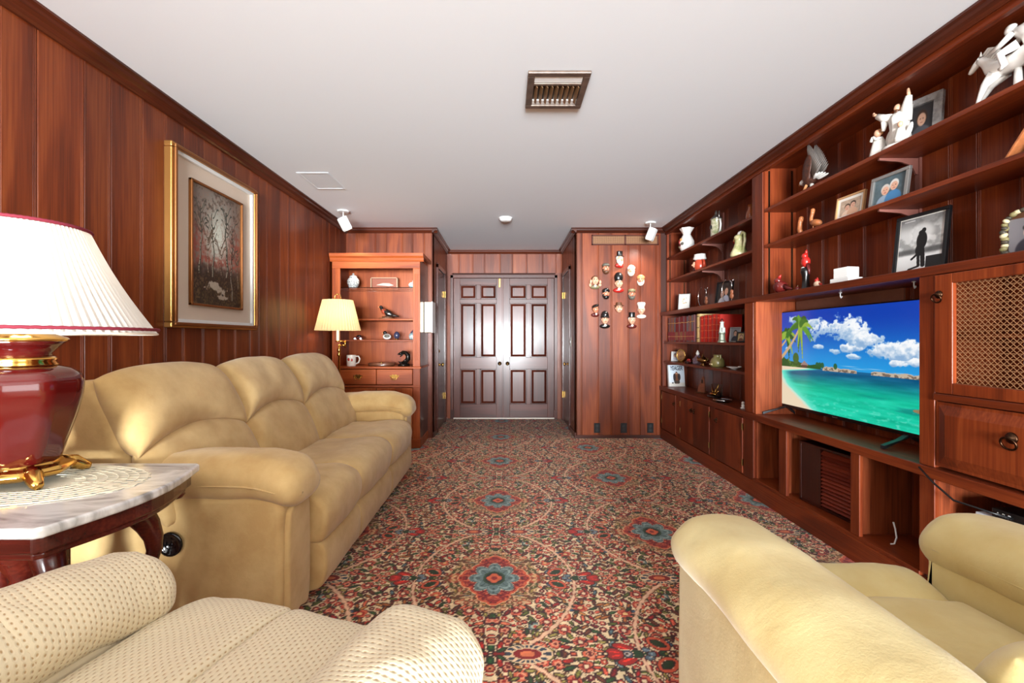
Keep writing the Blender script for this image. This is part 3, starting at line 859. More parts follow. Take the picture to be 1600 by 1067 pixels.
# lower open bookcase, far bay (between worktop and ledge)
bc = W('bookcase', 'open bookcase of the far bay with rows of books', 'bookcase', (1.95, 4.3, ZT1))
for z in (1.102, 0.878): bc.put(bx(XF + 0.008, XB - 0.001, Y1a + 0.002, YF - 0.04, z, z + 0.021), 'shelf', BUILT_Y, bevel=0.002)
bc.put(bx(XF - 0.002, XF + 0.018, YF - 0.065, YF - 0.018, ZT1, ZL0), 'stile', BUILT_Z, bevel=0.002)
bc.put(bx(XF + 0.018, XB - 0.001, YF - 0.04, YF - 0.02, ZT1, ZL0), 'side_panel', BUILT_Z)
bc.put(bx(XF - 0.002, XF + 0.018, Y1b + 0.012, Y1a, ZT1, ZL0), 'stile', BUILT_Z, bevel=0.003)
bc.put(bx(XF + 0.018, XB - 0.001, Y1a - 0.03, Y1a - 0.008, ZT1, ZL0), 'side_panel', BUILT_Z)

# base cabinets, far bay
bs = W('base_cabinet', 'dark wooden base cabinet with four doors below the bookcase', 'cabinet', (1.95, 4.3, ZK))
for (a, b) in ((5.165, 5.19), (4.625, 4.735), (3.855, 3.955), (Y1b + 0.005, 3.40)):
    bs.put(bx(XF - 0.006, XF + 0.014, a, b, ZK, ZT0 - 0.013), 'stile', BUILT_Z, bevel=0.003)
bs.put(bx(XF + 0.002, XF + 0.012, Y1b + 0.01, 5.19, ZK, ZT0 - 0.013), 'carcase', BUILT_Y)
for i, (a, b) in enumerate(((4.738, 5.162), (4.302, 4.622), (3.958, 4.298), (3.403, 3.852))):
    d = bs.put(bx(XF - 0.014, XF + 0.001, a, b, ZK + 0.012, ZT0 - 0.02), 'door', BUILT_Z, bevel=0.003)
    bs.put(ring_pull(None, XF - 0.014, {0: a + 0.035, 1: a + 0.03, 2: b - 0.03, 3: b - 0.04}[i], 0.47, 0.9), 'ring_pull', DARKBRASS, d, smooth=True)
    hy = {0: b - 0.004, 1: b - 0.004, 2: a + 0.004, 3: a + 0.004}[i]
    for z in (0.19, 0.46): bs.put(bx(XF - 0.017, XF - 0.004, hy - 0.004, hy + 0.004, z, z + 0.05), 'hinge', OLDBRASS, d)

# television bay: niche lining and open cubbies below
nb = W('television_niche', 'wood lined niche around the television', 'niche', (1.95, 2.6, ZT1))
nb.put(bx(XF + 0.0, XB - 0.001, Y1b - 0.02, Y1b + 0.010, ZT1, ZL0), 'side_panel', KNOTTY)
nb.put(bx(XF + 0.02, XB - 0.001, Y2a + 0.001, Y2a + 0.02, ZT1, ZL0), 'side_panel', BUILT_Z)
nb.put(bx(XB - 0.012, XB - 0.002, 2.35, 3.22, ZT1 + 0.1, ZL0), 'back_board', pbr('pale_plywood', (150, 98, 78), 0.6, var=0.12, vscale=6))
cb = W('cubby_base', 'open wooden cubbies under the television shelf', 'shelves', (1.95, 2.6, ZK))
cb.put(bx(XF - 0.006, XB - 0.001, Y2a, Y1b, ZK, ZK + 0.02), 'bottom_board', BUILT_Y, bevel=0.003)
for (a, b) in ((2.88, 2.96), (2.285, 2.345), (Y2b, Y2a)):
    cb.put(bx(XF - 0.006, XF + 0.014, a, b, ZK + 0.021, ZT0 - 0.014), 'stile', BUILT_Z, bevel=0.003)
for y in (2.95, 2.335, 1.905):
    cb.put(bx(XF + 0.015, XB - 0.001, y - 0.016, y, ZK + 0.021, ZT0 - 0.013), 'partition', KNOTTY)
cb.put(bx(XF + 0.013, XB - 0.001, Y1b - 0.008, Y1b + 0.008, ZK + 0.021, ZT0 - 0.013), 'partition', KNOTTY)

# cane-front cabinet at the right edge of the picture
cc = W('cane_cabinet', 'wooden cabinet with a cane front door and drop-front drawer', 'cabinet', (1.95, 1.45, ZT1))
cc.put(bx(XF - 0.006, XF + 0.014, Y2b, Y2a, ZT1, ZL0), 'stile', BUILT_Z, bevel=0.003)
cc.put(bx(XF + 0.014, XB - 0.001, Y2b + 0.01, Y2b + 0.03, ZT1, ZL0), 'side_panel', BUILT_Z)
cc.put(bx(XF + 0.014, XB - 0.001, YE, YE + 0.02, ZT1, ZL0), 'side_panel', BUILT_Z)
cc.put(bx(XF - 0.014, XB - 0.03, YE, Y2b, 0.895, 0.925), 'divider', BUILT_Y, bevel=0.004)
cc.put(bx(XF + 0.03, XB - 0.03, YE + 0.02, Y2b, 1.155, 1.170), 'inner_shelf', BUILT_Y)
dy0, dy1, dz0, dz1 = 1.10, Y2b - 0.006, 0.927, ZL0 - 0.003
dd = cc.put(G().box(XF - 0.012, XF + 0.008, dy1 - 0.075, dy1, dz0, dz1).box(XF - 0.012, XF + 0.008, dy0, dy0 + 0.075, dz0, dz1).box(XF - 0.012, XF + 0.008, dy0 + 0.075, dy1 - 0.075, dz0, dz0 + 0.045).box(XF - 0.012, XF + 0.008, dy0 + 0.075, dy1 - 0.075, dz1 - 0.04, dz1), 'door', BUILT_Z, bevel=0.003)
g = G(); ca, cbb, cz0, cz1 = dy0 + 0.075, dy1 - 0.075, dz0 + 0.045, dz1 - 0.04
pt = 0.021; xw = XF + 0.003
def strip(p, q, wd, x):
    (y0, z0), (y1, z1) = p, q; l = math.hypot(y1 - y0, z1 - z0)
    if l < 1e-4: return
    nx_, nz_ = -(z1 - z0) / l * wd / 2, (y1 - y0) / l * wd / 2
    g.add([(x, y0 + nx_, z0 + nz_), (x, y0 - nx_, z0 - nz_), (x, y1 - nx_, z1 - nz_), (x, y1 + nx_, z1 + nz_),
           (x + 0.0012, y0 + nx_, z0 + nz_), (x + 0.0012, y0 - nx_, z0 - nz_), (x + 0.0012, y1 - nx_, z1 - nz_), (x + 0.0012, y1 + nx_, z1 + nz_)],
          [(0, 1, 2, 3), (7, 6, 5, 4), (0, 4, 5, 1), (1, 5, 6, 2), (2, 6, 7, 3), (3, 7, 4, 0)])
k = 0
y = ca
while y < cbb: y += pt
z = cz0
while z < cz1: strip((ca, z), (cbb, z), 0.0024, xw + 0.0012); z += pt
L_ = cz1 - cz0
y = ca - L_
while y < cbb:
    a0 = max(ca, y); a1 = min(cbb, y + L_)
    if a1 > a0:
        strip((a0, cz0 + a0 - y), (a1, cz0 + a1 - y), 0.0020, xw + 0.0024)
        strip((a0, cz1 - (a0 - y)), (a1, cz1 - (a1 - y)), 0.0020, xw + 0.0036)
    y += pt
ca_o = cc.put(g, 'cane_webbing', pbr('cane', (150, 106, 72), 0.5), dd); ca_o['kind'] = 'stuff'
cc.put(ring_pull(None, XF - 0.012, dy1 - 0.02, 1.335, 1.0), 'ring_pull', DARKBRASS, dd, smooth=True)
# drop front with a raised, bevelled panel
fy0, fy1, fz0, fz1 = 1.12, Y2b - 0.006, 0.622, 0.890
def raised(x, y0, y1, z0, z1, e=0.05, d=0.014):
    ring = lambda k, xx: [(xx, y0 + k, z0 + k), (xx, y1 - k, z0 + k), (xx, y1 - k, z1 - k), (xx, y0 + k, z1 - k)]
    vs = ring(0, x + 0.02) + ring(0, x) + ring(0.012, x) + ring(e, x - d)
    fs = [(0, 1, 2, 3), (12, 13, 14, 15)]
    for q in (0, 4, 8):
        for i in range(4): fs.append((q + i, q + (i + 1) % 4, q + 4 + (i + 1) % 4, q + 4 + i))
    return G().add(vs, fs)
df = cc.put(raised(XF - 0.004, fy0, fy1, fz0, fz1), 'drop_front', BUILT_Z)
cc.put(ring_pull(None, XF - 0.02, 1.585, 0.80, 1.25), 'ring_pull', DARKBRASS, df, smooth=True)
# shelf with boxes below the cane cabinet
nc = W('lower_bay', 'open bay with one shelf below the cane cabinet', 'shelves', (1.95, 1.4, ZK))
nc.put(bx(XF, XB - 0.001, YE, Y2b - 0.001, 0.37, 0.39), 'shelf', BUILT_Y)
nc.put(bx(XF, XB - 0.001, YE, Y2b - 0.001, ZK, ZK + 0.02), 'bottom_board', BUILT_Y)
nc.put(bx(XF, XB - 0.001, YE, YE + 0.02, ZK + 0.02, ZT0 - 0.013), 'partition', BUILT_Z)
# ---------------------------------------------------------------- sofa
SUEDE = pbr('tan_suede', (206, 172, 112), 0.9, var=0.16, vscale=5.0, bump=0.10, bscale=90, sheen=0.35)
def suede2(name, a, b, vs):
    m = pbr(name, a, 0.9, srgb2=b, vscale=vs, sheen=0.25); nt = m.node_tree; p = nt.nodes['Principled BSDF']
    tc = nt.nodes.new('ShaderNodeTexCoord'); h = None
    for (sc, st, dist, det) in ((6.0, 0.14, 0.02, 4), (150.0, 0.10, 0.004, 2)):
        n = nt.nodes.new('ShaderNodeTexNoise'); n.inputs['Scale'].default_value = sc; n.inputs['Detail'].default_value = det; n.inputs['Distortion'].default_value = 0.8
        link(nt, tc.outputs['Object'], n.inputs['Vector'])
        bp = nt.nodes.new('ShaderNodeBump'); bp.inputs['Strength'].default_value = st; bp.inputs['Distance'].default_value = dist
        link(nt, n.outputs['Fac'], bp.inputs['Height'])
        if h: link(nt, h.outputs['Normal'], bp.inputs['Normal'])
        h = bp
    link(nt, h.outputs['Normal'], p.inputs['Normal'])
    return m
SOFA = suede2('sofa_suede', (210, 177, 120), (194, 157, 100), 8.0)
CHAIR = suede2('armchair_suede', (214, 196, 138), (202, 178, 116), 5.0)
DOTS = dotted_fabric('dotted_cream_weave', (226, 210, 176), (180, 148, 104), 0.0138)

def build_sofa():
    t = W('sofa', 'long tan suede reclining sofa with three seats along the left wall', 'sofa', (-1.3, 2.85, 0))
    e = t.e; off = -t.loc
    def fix(o): o.location = off; return o
    Ya, Yb = 1.96, 3.76                     # between the arms
    seams = [Ya, 2.44, 3.11, Yb]
    fix(bx(-1.74, -0.90, Ya - 0.2, Yb + 0.2, 0.04, 0.28).obj('base', SOFA, e, bevel=0.02))
    for (x, y) in ((-1.68, 1.82), (-0.95, 1.82), (-1.68, 3.9), (-0.95, 3.9)):
        fix(G().lathe([(0.02, 0), (0.025, 0.045)], 10, (x, y, 0)).obj('foot', BLACK, e))
    # seats: top, rolled front; each sewn to its neighbour
    for k in range(3):
        y0, y1 = seams[k], seams[k + 1]
        pr = smooth_poly([(-1.36, 0.30), (-1.30, 0.445), (-1.10, 0.462), (-0.93, 0.478), (-0.83, 0.455), (-0.785, 0.395), (-0.795, 0.30), (-0.83, 0.255), (-0.95, 0.26), (-1.15, 0.27)], 60)
        def df(x, y, z, y0=y0, y1=y1):
            s = (y - y0) / (y1 - y0); b = max(0, 1 - (2 * s - 1) ** 4)
            return (x + 0.014 * b * (1 if x > -1.0 else 0), y, z + 0.016 * b * (1 if z > 0.4 else 0))
        fix(puffy('seat_cushion', SOFA, e, pr, 'y', y0 - 0.004, y1 + 0.004, 0.022, 16, 5, df, wr=0.006, wscale=6, seed=k * 3.3))
        pr = smooth_poly([(-0.93, 0.05), (-0.93, 0.27), (-0.86, 0.276), (-0.80, 0.245), (-0.785, 0.16), (-0.80, 0.075), (-0.85, 0.045)], 42)
        fix(puffy('footrest', SOFA, e, pr, 'y', y0 - 0.003, y1 + 0.003, 0.016, 12, 4, None, wr=0.004, wscale=7, seed=9 + k))
    # backs: lower lumbar pad and upper head pad meeting in an arched seam
    bsm = [1.69, 2.385, 3.06, 3.83]
    def plane(y, s):
        # s: 0 at the seat, 1 at the top; leaning back
        p = Vector((-1.30 - 0.235 * s - 0.05 * s * s, y, 0.43 + 0.55 * s))
        n = Vector((0.92, 0, 0.42 + 0.25 * s))
        return p, n
    for k in range(3):
        y0, y1 = bsm[k] - 0.004, bsm[k + 1] + 0.004
        def arch(u): return 0.47 + 0.115 * (1 - (2 * u - 1) ** 2)
        def low(u, v, y0=y0, y1=y1):
            s = v * (arch(u) + 0.02); return plane(y0 + (y1 - y0) * u, s)
        fix(patch('lumbar_pad', SOFA, e, low, 0.085, 0.35, 30, 18, 6, 3.2, -0.10, wr=0.008, wscale=7, seed=k * 5.1))
        def up(u, v, y0=y0, y1=y1):
            a = arch(u) - 0.015
            crest = 0.045 * (1 - abs(2 * u - 1) ** 2.2)
            s = a + (1.0 + crest - 0.05 - a) * v
            p, n = plane(y0 + (y1 - y0) * u, s)
            n = n + Vector((-0.55, 0, 0.5)) * v ** 3
            return p, n
        fix(patch('head_pad', SOFA, e, up, 0.125, 0.35, 34, 24, 6, 2.8, -0.13, wr=0.010, wscale=6, seed=k * 2.7 + 20))
    # rear shell
    sh = [(-1.76, 0.06), (-1.80, 0.55), (-1.77, 0.92), (-1.66, 0.985), (-1.53, 0.95), (-1.42, 0.66), (-1.34, 0.34), (-1.36, 0.06)]
    fix(puffy('back_shell', SOFA, e, smooth_poly(sh, 48), 'y', 1.685, 3.85, 0.05, 12, 6, None, wr=0.004, seed=4))
    # arms
    for (ya, yb, side) in ((1.715, 1.955, -1), (3.765, 4.02, 1)):
        side_pr = smooth_poly([(-1.50, 0.035), (-1.56, 0.10), (-1.56, 0.45), (-1.50, 0.53), (-1.2, 0.545), (-0.93, 0.545), (-0.862, 0.50), (-0.858, 0.40), (-0.862, 0.12), (-0.885, 0.04), (-1.0, 0.03), (-1.3, 0.03)], 72)
        fix(puffy('arm_panel', SOFA, e, side_pr, 'y', ya, yb, 0.028, 8, 5, None, wr=0.003, wscale=5, seed=ya))
        yc = (ya + yb) / 2
        def ad(x, y, z):
            s = (x + 1.42) / 0.62
            dz = 0.018 * math.sin(min(max(s, 0), 1) * PI) - 0.055 * max(0, s - 0.72) ** 1.3 * 3
            return (x, y + 0.0, z + dz)
        pr = smooth_poly([(yc - 0.135, 0.545), (yc - 0.140, 0.61), (yc - 0.085, 0.668), (yc, 0.682), (yc + 0.085, 0.668), (yc + 0.140, 0.61), (yc + 0.135, 0.545), (yc + 0.08, 0.505), (yc, 0.50), (yc - 0.08, 0.505)], 50)
        o = fix(puffy('arm_pad', SOFA, e, pr, 'x', -1.46, -0.795, 0.075, 20, 8, ad, wr=0.008, wscale=8, seed=yc))
        g = G().tube([Vector(ad(x, yc - side * 0.0 + (yc - 0.5) * 0 + (-0.143 if side < 0 else -0.143), 0.575)) for x in np.linspace(-1.40, -0.87, 14)], 0.0035, 6)
        g.obj('welt', SOFA, o, smooth=True)
        fr = smooth_poly([(ya + 0.03, 0.07), (ya + 0.028, 0.42), (ya + 0.05, 0.485), (ya + 0.11, 0.50), (yb - 0.05, 0.485), (yb - 0.03, 0.42), (yb - 0.035, 0.07), (yc, 0.055)], 40)
        fix(puffy('front_pad', SOFA, e, fr, 'x', -0.868, -0.838, 0.012, 3, 4, None))
    # black recessed recliner pull on the near arm
    g = G(); q = G().lathe([(0.046, 0.0), (0.046, 0.006), (0.040, 0.008), (0.034, 0.003), (0.014, -0.001), (0.0, -0.001)], 28)
    g.add([(-1.275 + a, 1.706 - c_, 0.37 + b) for a, b, c_ in q.v], q.f)
    fix(g.obj('recliner_pull', pbr('gloss_black', (8, 8, 9), 0.12), e, smooth=True))
build_sofa()

# ---------------------------------------------------------------- armchairs
def recliner(name, label, loc, rotz, mat, dots=False, ax=0.375, aw=0.25, ay=(-0.50, 0.45), seat_f=0.55, az=0.62):
    t = thing(name, label, 'armchair', loc, rotz)
    D = dict(dot=dots)
    puffy('base', mat, t, rrect(2 * ax + 0.02, 0.9, 0.05), 'z', 0.05, 0.34, 0.03, 6, 4, lambda x, y, z: (x, y - 0.02, z), **D)
    for (x, y) in ((-0.34, -0.4), (0.34, -0.4), (-0.34, 0.36), (0.34, 0.36)): G().lathe([(0.02, 0), (0.026, 0.06)], 10, (x, y, 0)).obj('foot', BLACK, t)
    sw = ax - aw / 2 + 0.015
    # seat in two sewn sections and a rolled front
    sy = 0.06 if dots else 0.335       # where the two seat sections are sewn together
    ps = smooth_poly([(-0.36, 0.33), (-0.34, 0.47), (-0.15, 0.48), (sy - 0.08, 0.478), (sy - 0.01, 0.462), (sy + 0.02, 0.43), (sy + 0.01, 0.33)], 49)
    puffy('seat_cushion', mat, t, ps, 'x', -sw, sw, 0.03, 12, 5, lambda x, y, z: (x, y + 0.035 * 0, z + (0.015 * (1 - (x / sw) ** 2) if z > 0.42 else 0)), wr=0.006, wscale=6, seed=rotz + 1, **D)
    ps = smooth_poly([(sy + 0.005, 0.33), (sy - 0.008, 0.435), (sy + 0.02, 0.464), (0.5 * (sy + seat_f) - 0.01, 0.486), (seat_f - 0.06, 0.475), (seat_f - 0.005, 0.43), (seat_f - 0.01, 0.34), (seat_f - 0.07, 0.29)], 56)
    for (xa, xb) in (((-sw, -0.02), (-0.02, sw)) if dots else ((-sw, sw),)):
        puffy('seat_front', mat, t, ps, 'x', xa, xb, 0.022 if dots else 0.035, 12, 5, lambda x, y, z: (x, y, z + (0.015 * (1 - (x / sw) ** 2) if z > 0.42 else 0)), wr=0.007, wscale=6, seed=rotz + 2 + xa, **D)
    puffy('footrest', mat, t, smooth_poly([(0.36, 0.06), (0.36, 0.30), (0.44, 0.31), (seat_f - 0.03, 0.27), (seat_f - 0.01, 0.17), (seat_f - 0.04, 0.07)], 36), 'x', -sw, sw, 0.02, 10, 4, None, **D)
    for s in (-1, 1):
        xc = s * ax
        pr = smooth_poly([(ay[0] + 0.03, 0.05), (ay[0], 0.15), (ay[0], 0.48), (ay[0] + 0.05, az - 0.045), (0.0, az - 0.035), (ay[1] - 0.06, az - 0.055), (ay[1] - 0.008, az - 0.13), (ay[1] - 0.006, 0.15), (ay[1] - 0.03, 0.05)], 64)
        puffy('arm_panel', mat, t, pr, 'x', xc - aw / 2 + 0.015, xc + aw / 2 - 0.015, 0.025, 8, 5, None, wr=0.003, wscale=5, seed=s + 3, **D)
        h = aw / 2
        pr = smooth_poly([(xc - h, az - 0.075), (xc - h - 0.004, az - 0.02), (xc - h * 0.62, az + 0.035), (xc, az + 0.048), (xc + h * 0.62, az + 0.035), (xc + h + 0.004, az - 0.02), (xc + h, az - 0.075), (xc + h * 0.6, az - 0.115), (xc, az - 0.12), (xc - h * 0.6, az - 0.115)], 50)
        def ad(x, y, z, s=s):
            q = (y - ay[0]) / (ay[1] - ay[0])
            return (x, y, z + 0.012 * math.sin(min(max(q, 0), 1) * PI) - 0.05 * max(0, q - 0.8) ** 1.2)
        o = puffy('arm_pad', mat, t, pr, 'y', ay[0] + 0.02, ay[1] + 0.035, 0.085 if not dots else 0.075, 18, 8, ad, wr=0.008, wscale=6, seed=s * 2 + rotz, **D)
        if not dots:
            for sd in (-1, 1):
                G().tube([ad(xc + sd * (h + 0.004), y, az - 0.045) for y in np.linspace(ay[0] + 0.06, ay[1] - 0.055, 16)], 0.0035, 6).obj('welt', mat, o, smooth=True)
        else:
            # loose protective cover over the front of the arm
            pr2 = [(xc + (a - xc) * 1.045, (b - az) * 1.06 + az + 0.003) for a, b in pr]
            puffy('arm_cover', mat, t, pr2, 'y', 0.10, ay[1] + 0.045, 0.06, 12, 8, ad, wr=0.010, wscale=9, seed=s * 5 + 11, **D)
    def low(u, v): return (Vector((-sw + 2 * sw * u, (-0.27 if dots else -0.13) - 0.10 * v, 0.44 + 0.26 * v)), Vector((0, 0.93, 0.35)))
    def up(u, v): return (Vector((-sw * 1.08 + 2.16 * sw * u, -0.365 - 0.12 * v, 0.68 + 0.30 * v)), Vector((0, 0.9, 0.42 + 0.5 * v ** 2)))
    patch('lumbar_pad', mat, t, low, 0.095, 0.2, 24, 16, 4, 3, -0.10, wr=0.008, seed=3, dot=(2 * sw, 0.3) if dots else None)
    patch('head_pad', mat, t, up, 0.12, 0.2, 24, 18, 4, 2.6, -0.12, wr=0.01, seed=8, dot=(2.2 * sw, 0.35) if dots else None)
    puffy('back_shell', mat, t, smooth_poly([(-0.30, 0.10), (-0.36, 0.45), (-0.46, 0.80), (-0.53, 0.95), (-0.60, 0.93), (-0.60, 0.6), (-0.52, 0.25), (-0.46, 0.10)], 40), 'x', -sw * 1.05, sw * 1.05, 0.04, 10, 5, None, **D)
    return t
recliner('armchair', 'pale yellow suede armchair in the right foreground facing the room', (0.95, 0.835, 0), 0.0, CHAIR, ax=0.352)
recliner('armchair', 'cream dotted fabric armchair in the left foreground with arm covers', (-0.662, 0.615, 0), -0.294, DOTS, dots=True, ay=(-0.48, 0.40), ax=0.402, aw=0.235, az=0.578)

# ---------------------------------------------------------------- end table with lamp
def end_table():
    t = W('end_table', 'dark carved wooden end table with a white marble top beside the sofa', 'table', (-1.43, 1.33, 0))
    MAHO = wood('mahogany', (46, 14, 10), (78, 24, 17), (108, 40, 26), 'X', rough=0.2, coat=0.6, tone=0.05)
    # outline: gently bowed sides and clipped corners
    def outline(gx=0.0):
        x0, x1, y0, y1 = -1.84 + gx, -1.045 - gx, 1.055 + gx, 1.625 - gx
        c = 0.07
        pts = [(x0, y0), ]
        pts = [(x0, y0), (x1 - c, y0)]
        n = 8
        pts.append((x1 - 0.055, y0 + 0.012))
        for k in range(n + 1):
            q = k / n
            pts.append((x1 - 0.045 + 0.055 * math.sin(PI * q) * 0.9, y0 + 0.05 + (y1 - y0 - 0.10) * q))
        pts += [(x1 - 0.055, y1 - 0.012), (x1 - c, y1), (x0, y1)]
        return pts
    MARB, nt, p = new_mat('white_marble')
    tc = nt.nodes.new('ShaderNodeTexCoord'); n1 = nt.nodes.new('ShaderNodeTexNoise'); n1.inputs['Scale'].default_value = 5; n1.inputs['Detail'].default_value = 6; n1.inputs['Distortion'].default_value = 1.6
    mp = nt.nodes.new('ShaderNodeMapping'); mp.inputs['Rotation'].default_value = (0, 0, 0.7); mp.inputs['Scale'].default_value = (1, 3, 1)
    link(nt, tc.outputs['Object'], mp.inputs[0]); link(nt, mp.outputs[0], n1.inputs['Vector'])
    rp = nt.nodes.new('ShaderNodeValToRGB'); cr = rp.color_ramp
    cr.elements[0].position = 0.30; cr.elements[0].color = lin((150, 146, 142)) + (1,); cr.elements[1].position = 0.62; cr.elements[1].color = lin((236, 234, 230)) + (1,)
    q_ = cr.elements.new(0.45); q_.color = lin((205, 202, 198)) + (1,)
    link(nt, n1.outputs['Fac'], rp.inputs['Fac']); link(nt, rp.outputs[0], p.inputs['Base Color']); p.inputs['Roughness'].default_value = 0.12; p.inputs['Coat Weight'].default_value = 0.3
    t.put(G().prism(outline(), 'z', 0.675, 0.702), 'marble_top', MARB, bevel=0.008, seg=3)
    t.put(G().prism(outline(0.018), 'z', 0.630, 0.674), 'apron', MAHO, bevel=0.006)
    t.put(G().prism(outline(0.030), 'z', 0.612, 0.629), 'apron_moulding', MAHO, bevel=0.005)
    # carved scroll legs
    for (sx, sy) in ((-1, -1), (1, -1), (-1, 1), (1, 1)):
        cx, cy = -1.44 + sx * 0.20, 1.34 + sy * 0.13
        pts = []; rad = []
        for k in range(15):
            s = k / 14
            o_ = 0.06 * math.sin(s * PI * 1.9)
            pts.append((cx + sx * (o_ + 0.05 * s * 0), cy + sy * o_ * 0.6, 0.615 - 0.60 * s)); rad.append(0.040 - 0.016 * math.sin(s * PI) + 0.006 * math.cos(s * 9))
        t.put(G().tube(pts, rad, 12), 'leg', MAHO, smooth=True)
    t.put(G().lathe([(0.0, 0.26), (0.06, 0.26), (0.09, 0.30), (0.05, 0.35), (0.03, 0.44), (0.06, 0.50), (0.10, 0.56), (0.07, 0.62)], 20, (-1.44, 1.34, 0)), 'pedestal', MAHO, smooth=True)
    for sx in (-1, 1):
        for sy in (-1, 1):
            t.put(G().tube([(-1.44 + sx * 0.03, 1.34 + sy * 0.02, 0.31), (-1.44 + sx * 0.16, 1.34 + sy * 0.09, 0.28), (-1.44 + sx * 0.20, 1.34 + sy * 0.13, 0.22)], [0.03, 0.025, 0.03], 10), 'stretcher', MAHO, smooth=True)
    t.put(G().lathe([(0.0, 0.585), (0.016, 0.59), (0.026, 0.603), (0.02, 0.612)], 14, (-1.16, 1.58, 0)), 'finial', MAHO, smooth=True)
end_table()

def doily():
    # lace mat: openwork of small rings and bars
    g = G(); cx, cy, z = -1.47, 1.385, 0.7035
    n = 64
    def r_at(a): return 0.265 + 0.008 * abs(math.cos(a * 16))
    mod = lambda a: (1.25, 0.66)
    def P(r, a, zz=z): return (cx + r * 1.22 * math.cos(a), cy + r * 0.72 * math.sin(a), zz)
    rings = [0.0, 0.10, 0.125, 0.15, 0.175, 0.20, 0.225, 0.25, 0.272]
    # solid centre
    vs = [P(0, 0)] + [P(0.10, 2 * PI * k / n) for k in range(n)]
    g.add(vs, [(0, 1 + k, 1 + (k + 1) % n) for k in range(n)])
    rg = random.Random(2)
    for i in range(1, len(rings) - 1):
        r0, r1 = rings[i], rings[i + 1]; m = 120
        for k in range(m):
            if (k + i) % 3 == 0 and rg.random() < 0.75: continue
            a0, a1 = 2 * PI * k / m, 2 * PI * (k + 1) / m
            sc = (1 + 0.03 * abs(math.sin(a0 * 14))) if i == len(rings) - 2 else 1; sc1 = (1 + 0.03 * abs(math.sin(a1 * 14))) if i == len(rings) - 2 else 1
            g.add([P(r0, a0), P(r0, a1), P(r1 * sc1, a1), P(r1 * sc, a0)], [(0, 1, 2, 3)])
        g.tube([P(r1, 2 * PI * k / 60, z + 0.001) for k in range(60)], 0.0016, 5, closed=True)
    o = g.obj('doily', pbr('lace', (236, 226, 200), 0.9), None)
    sd = o.modifiers.new('thick', 'SOLIDIFY'); sd.thickness = 0.0012
    tag(o, 'cream lace doily under the maroon table lamp', 'doily')
doily()

def shade_mat(name, c, emit, tr):
    m, nt, p = new_mat(name)
    p.inputs['Base Color'].default_value = lin(c) + (1,); p.inputs['Roughness'].default_value = 0.9
    t = nt.nodes.new('ShaderNodeBsdfTranslucent'); t.inputs[0].default_value = lin(c) + (1,)
    mx = nt.nodes.new('ShaderNodeMixShader'); mx.inputs[0].default_value = tr
    link(nt, p.outputs[0], mx.inputs[1]); link(nt, t.outputs[0], mx.inputs[2])
    link(nt, mx.outputs[0], nt.nodes['Material Output'].inputs[0])
    return m
def bulb(name, loc, power, color, r=0.04, parent=None):
    d = bpy.data.lights.new(name, 'POINT'); d.energy = power; d.color = color; d.shadow_soft_size = r
    o = bpy.data.objects.new(name, d); COL.objects.link(o); o.location = loc
    if parent: o.parent = parent
    return o
def pleated(g, r0, z0, r1, z1, n, amp, c, curve=0.0, rows=8):
    m = n * 4; vs = []; fs = []
    for j in range(rows + 1):
        s = j / rows; r = r0 + (r1 - r0) * s - curve * math.sin(PI * s); z = z0 + (z1 - z0) * s
        for i in range(m):
            a = 2 * PI * i / m
            ph = (i % 4)
            rr = r + amp * (0, 0.6, 1, 0.6)[ph]
            vs.append((c[0] + rr * math.cos(a), c[1] + rr * math.sin(a), c[2] + z))
    for j in range(rows):
        for i in range(m):
            k = (i + 1) % m; fs.append((j * m + i, j * m + k, (j + 1) * m + k, (j + 1) * m + i))
    return g.add(vs, fs)

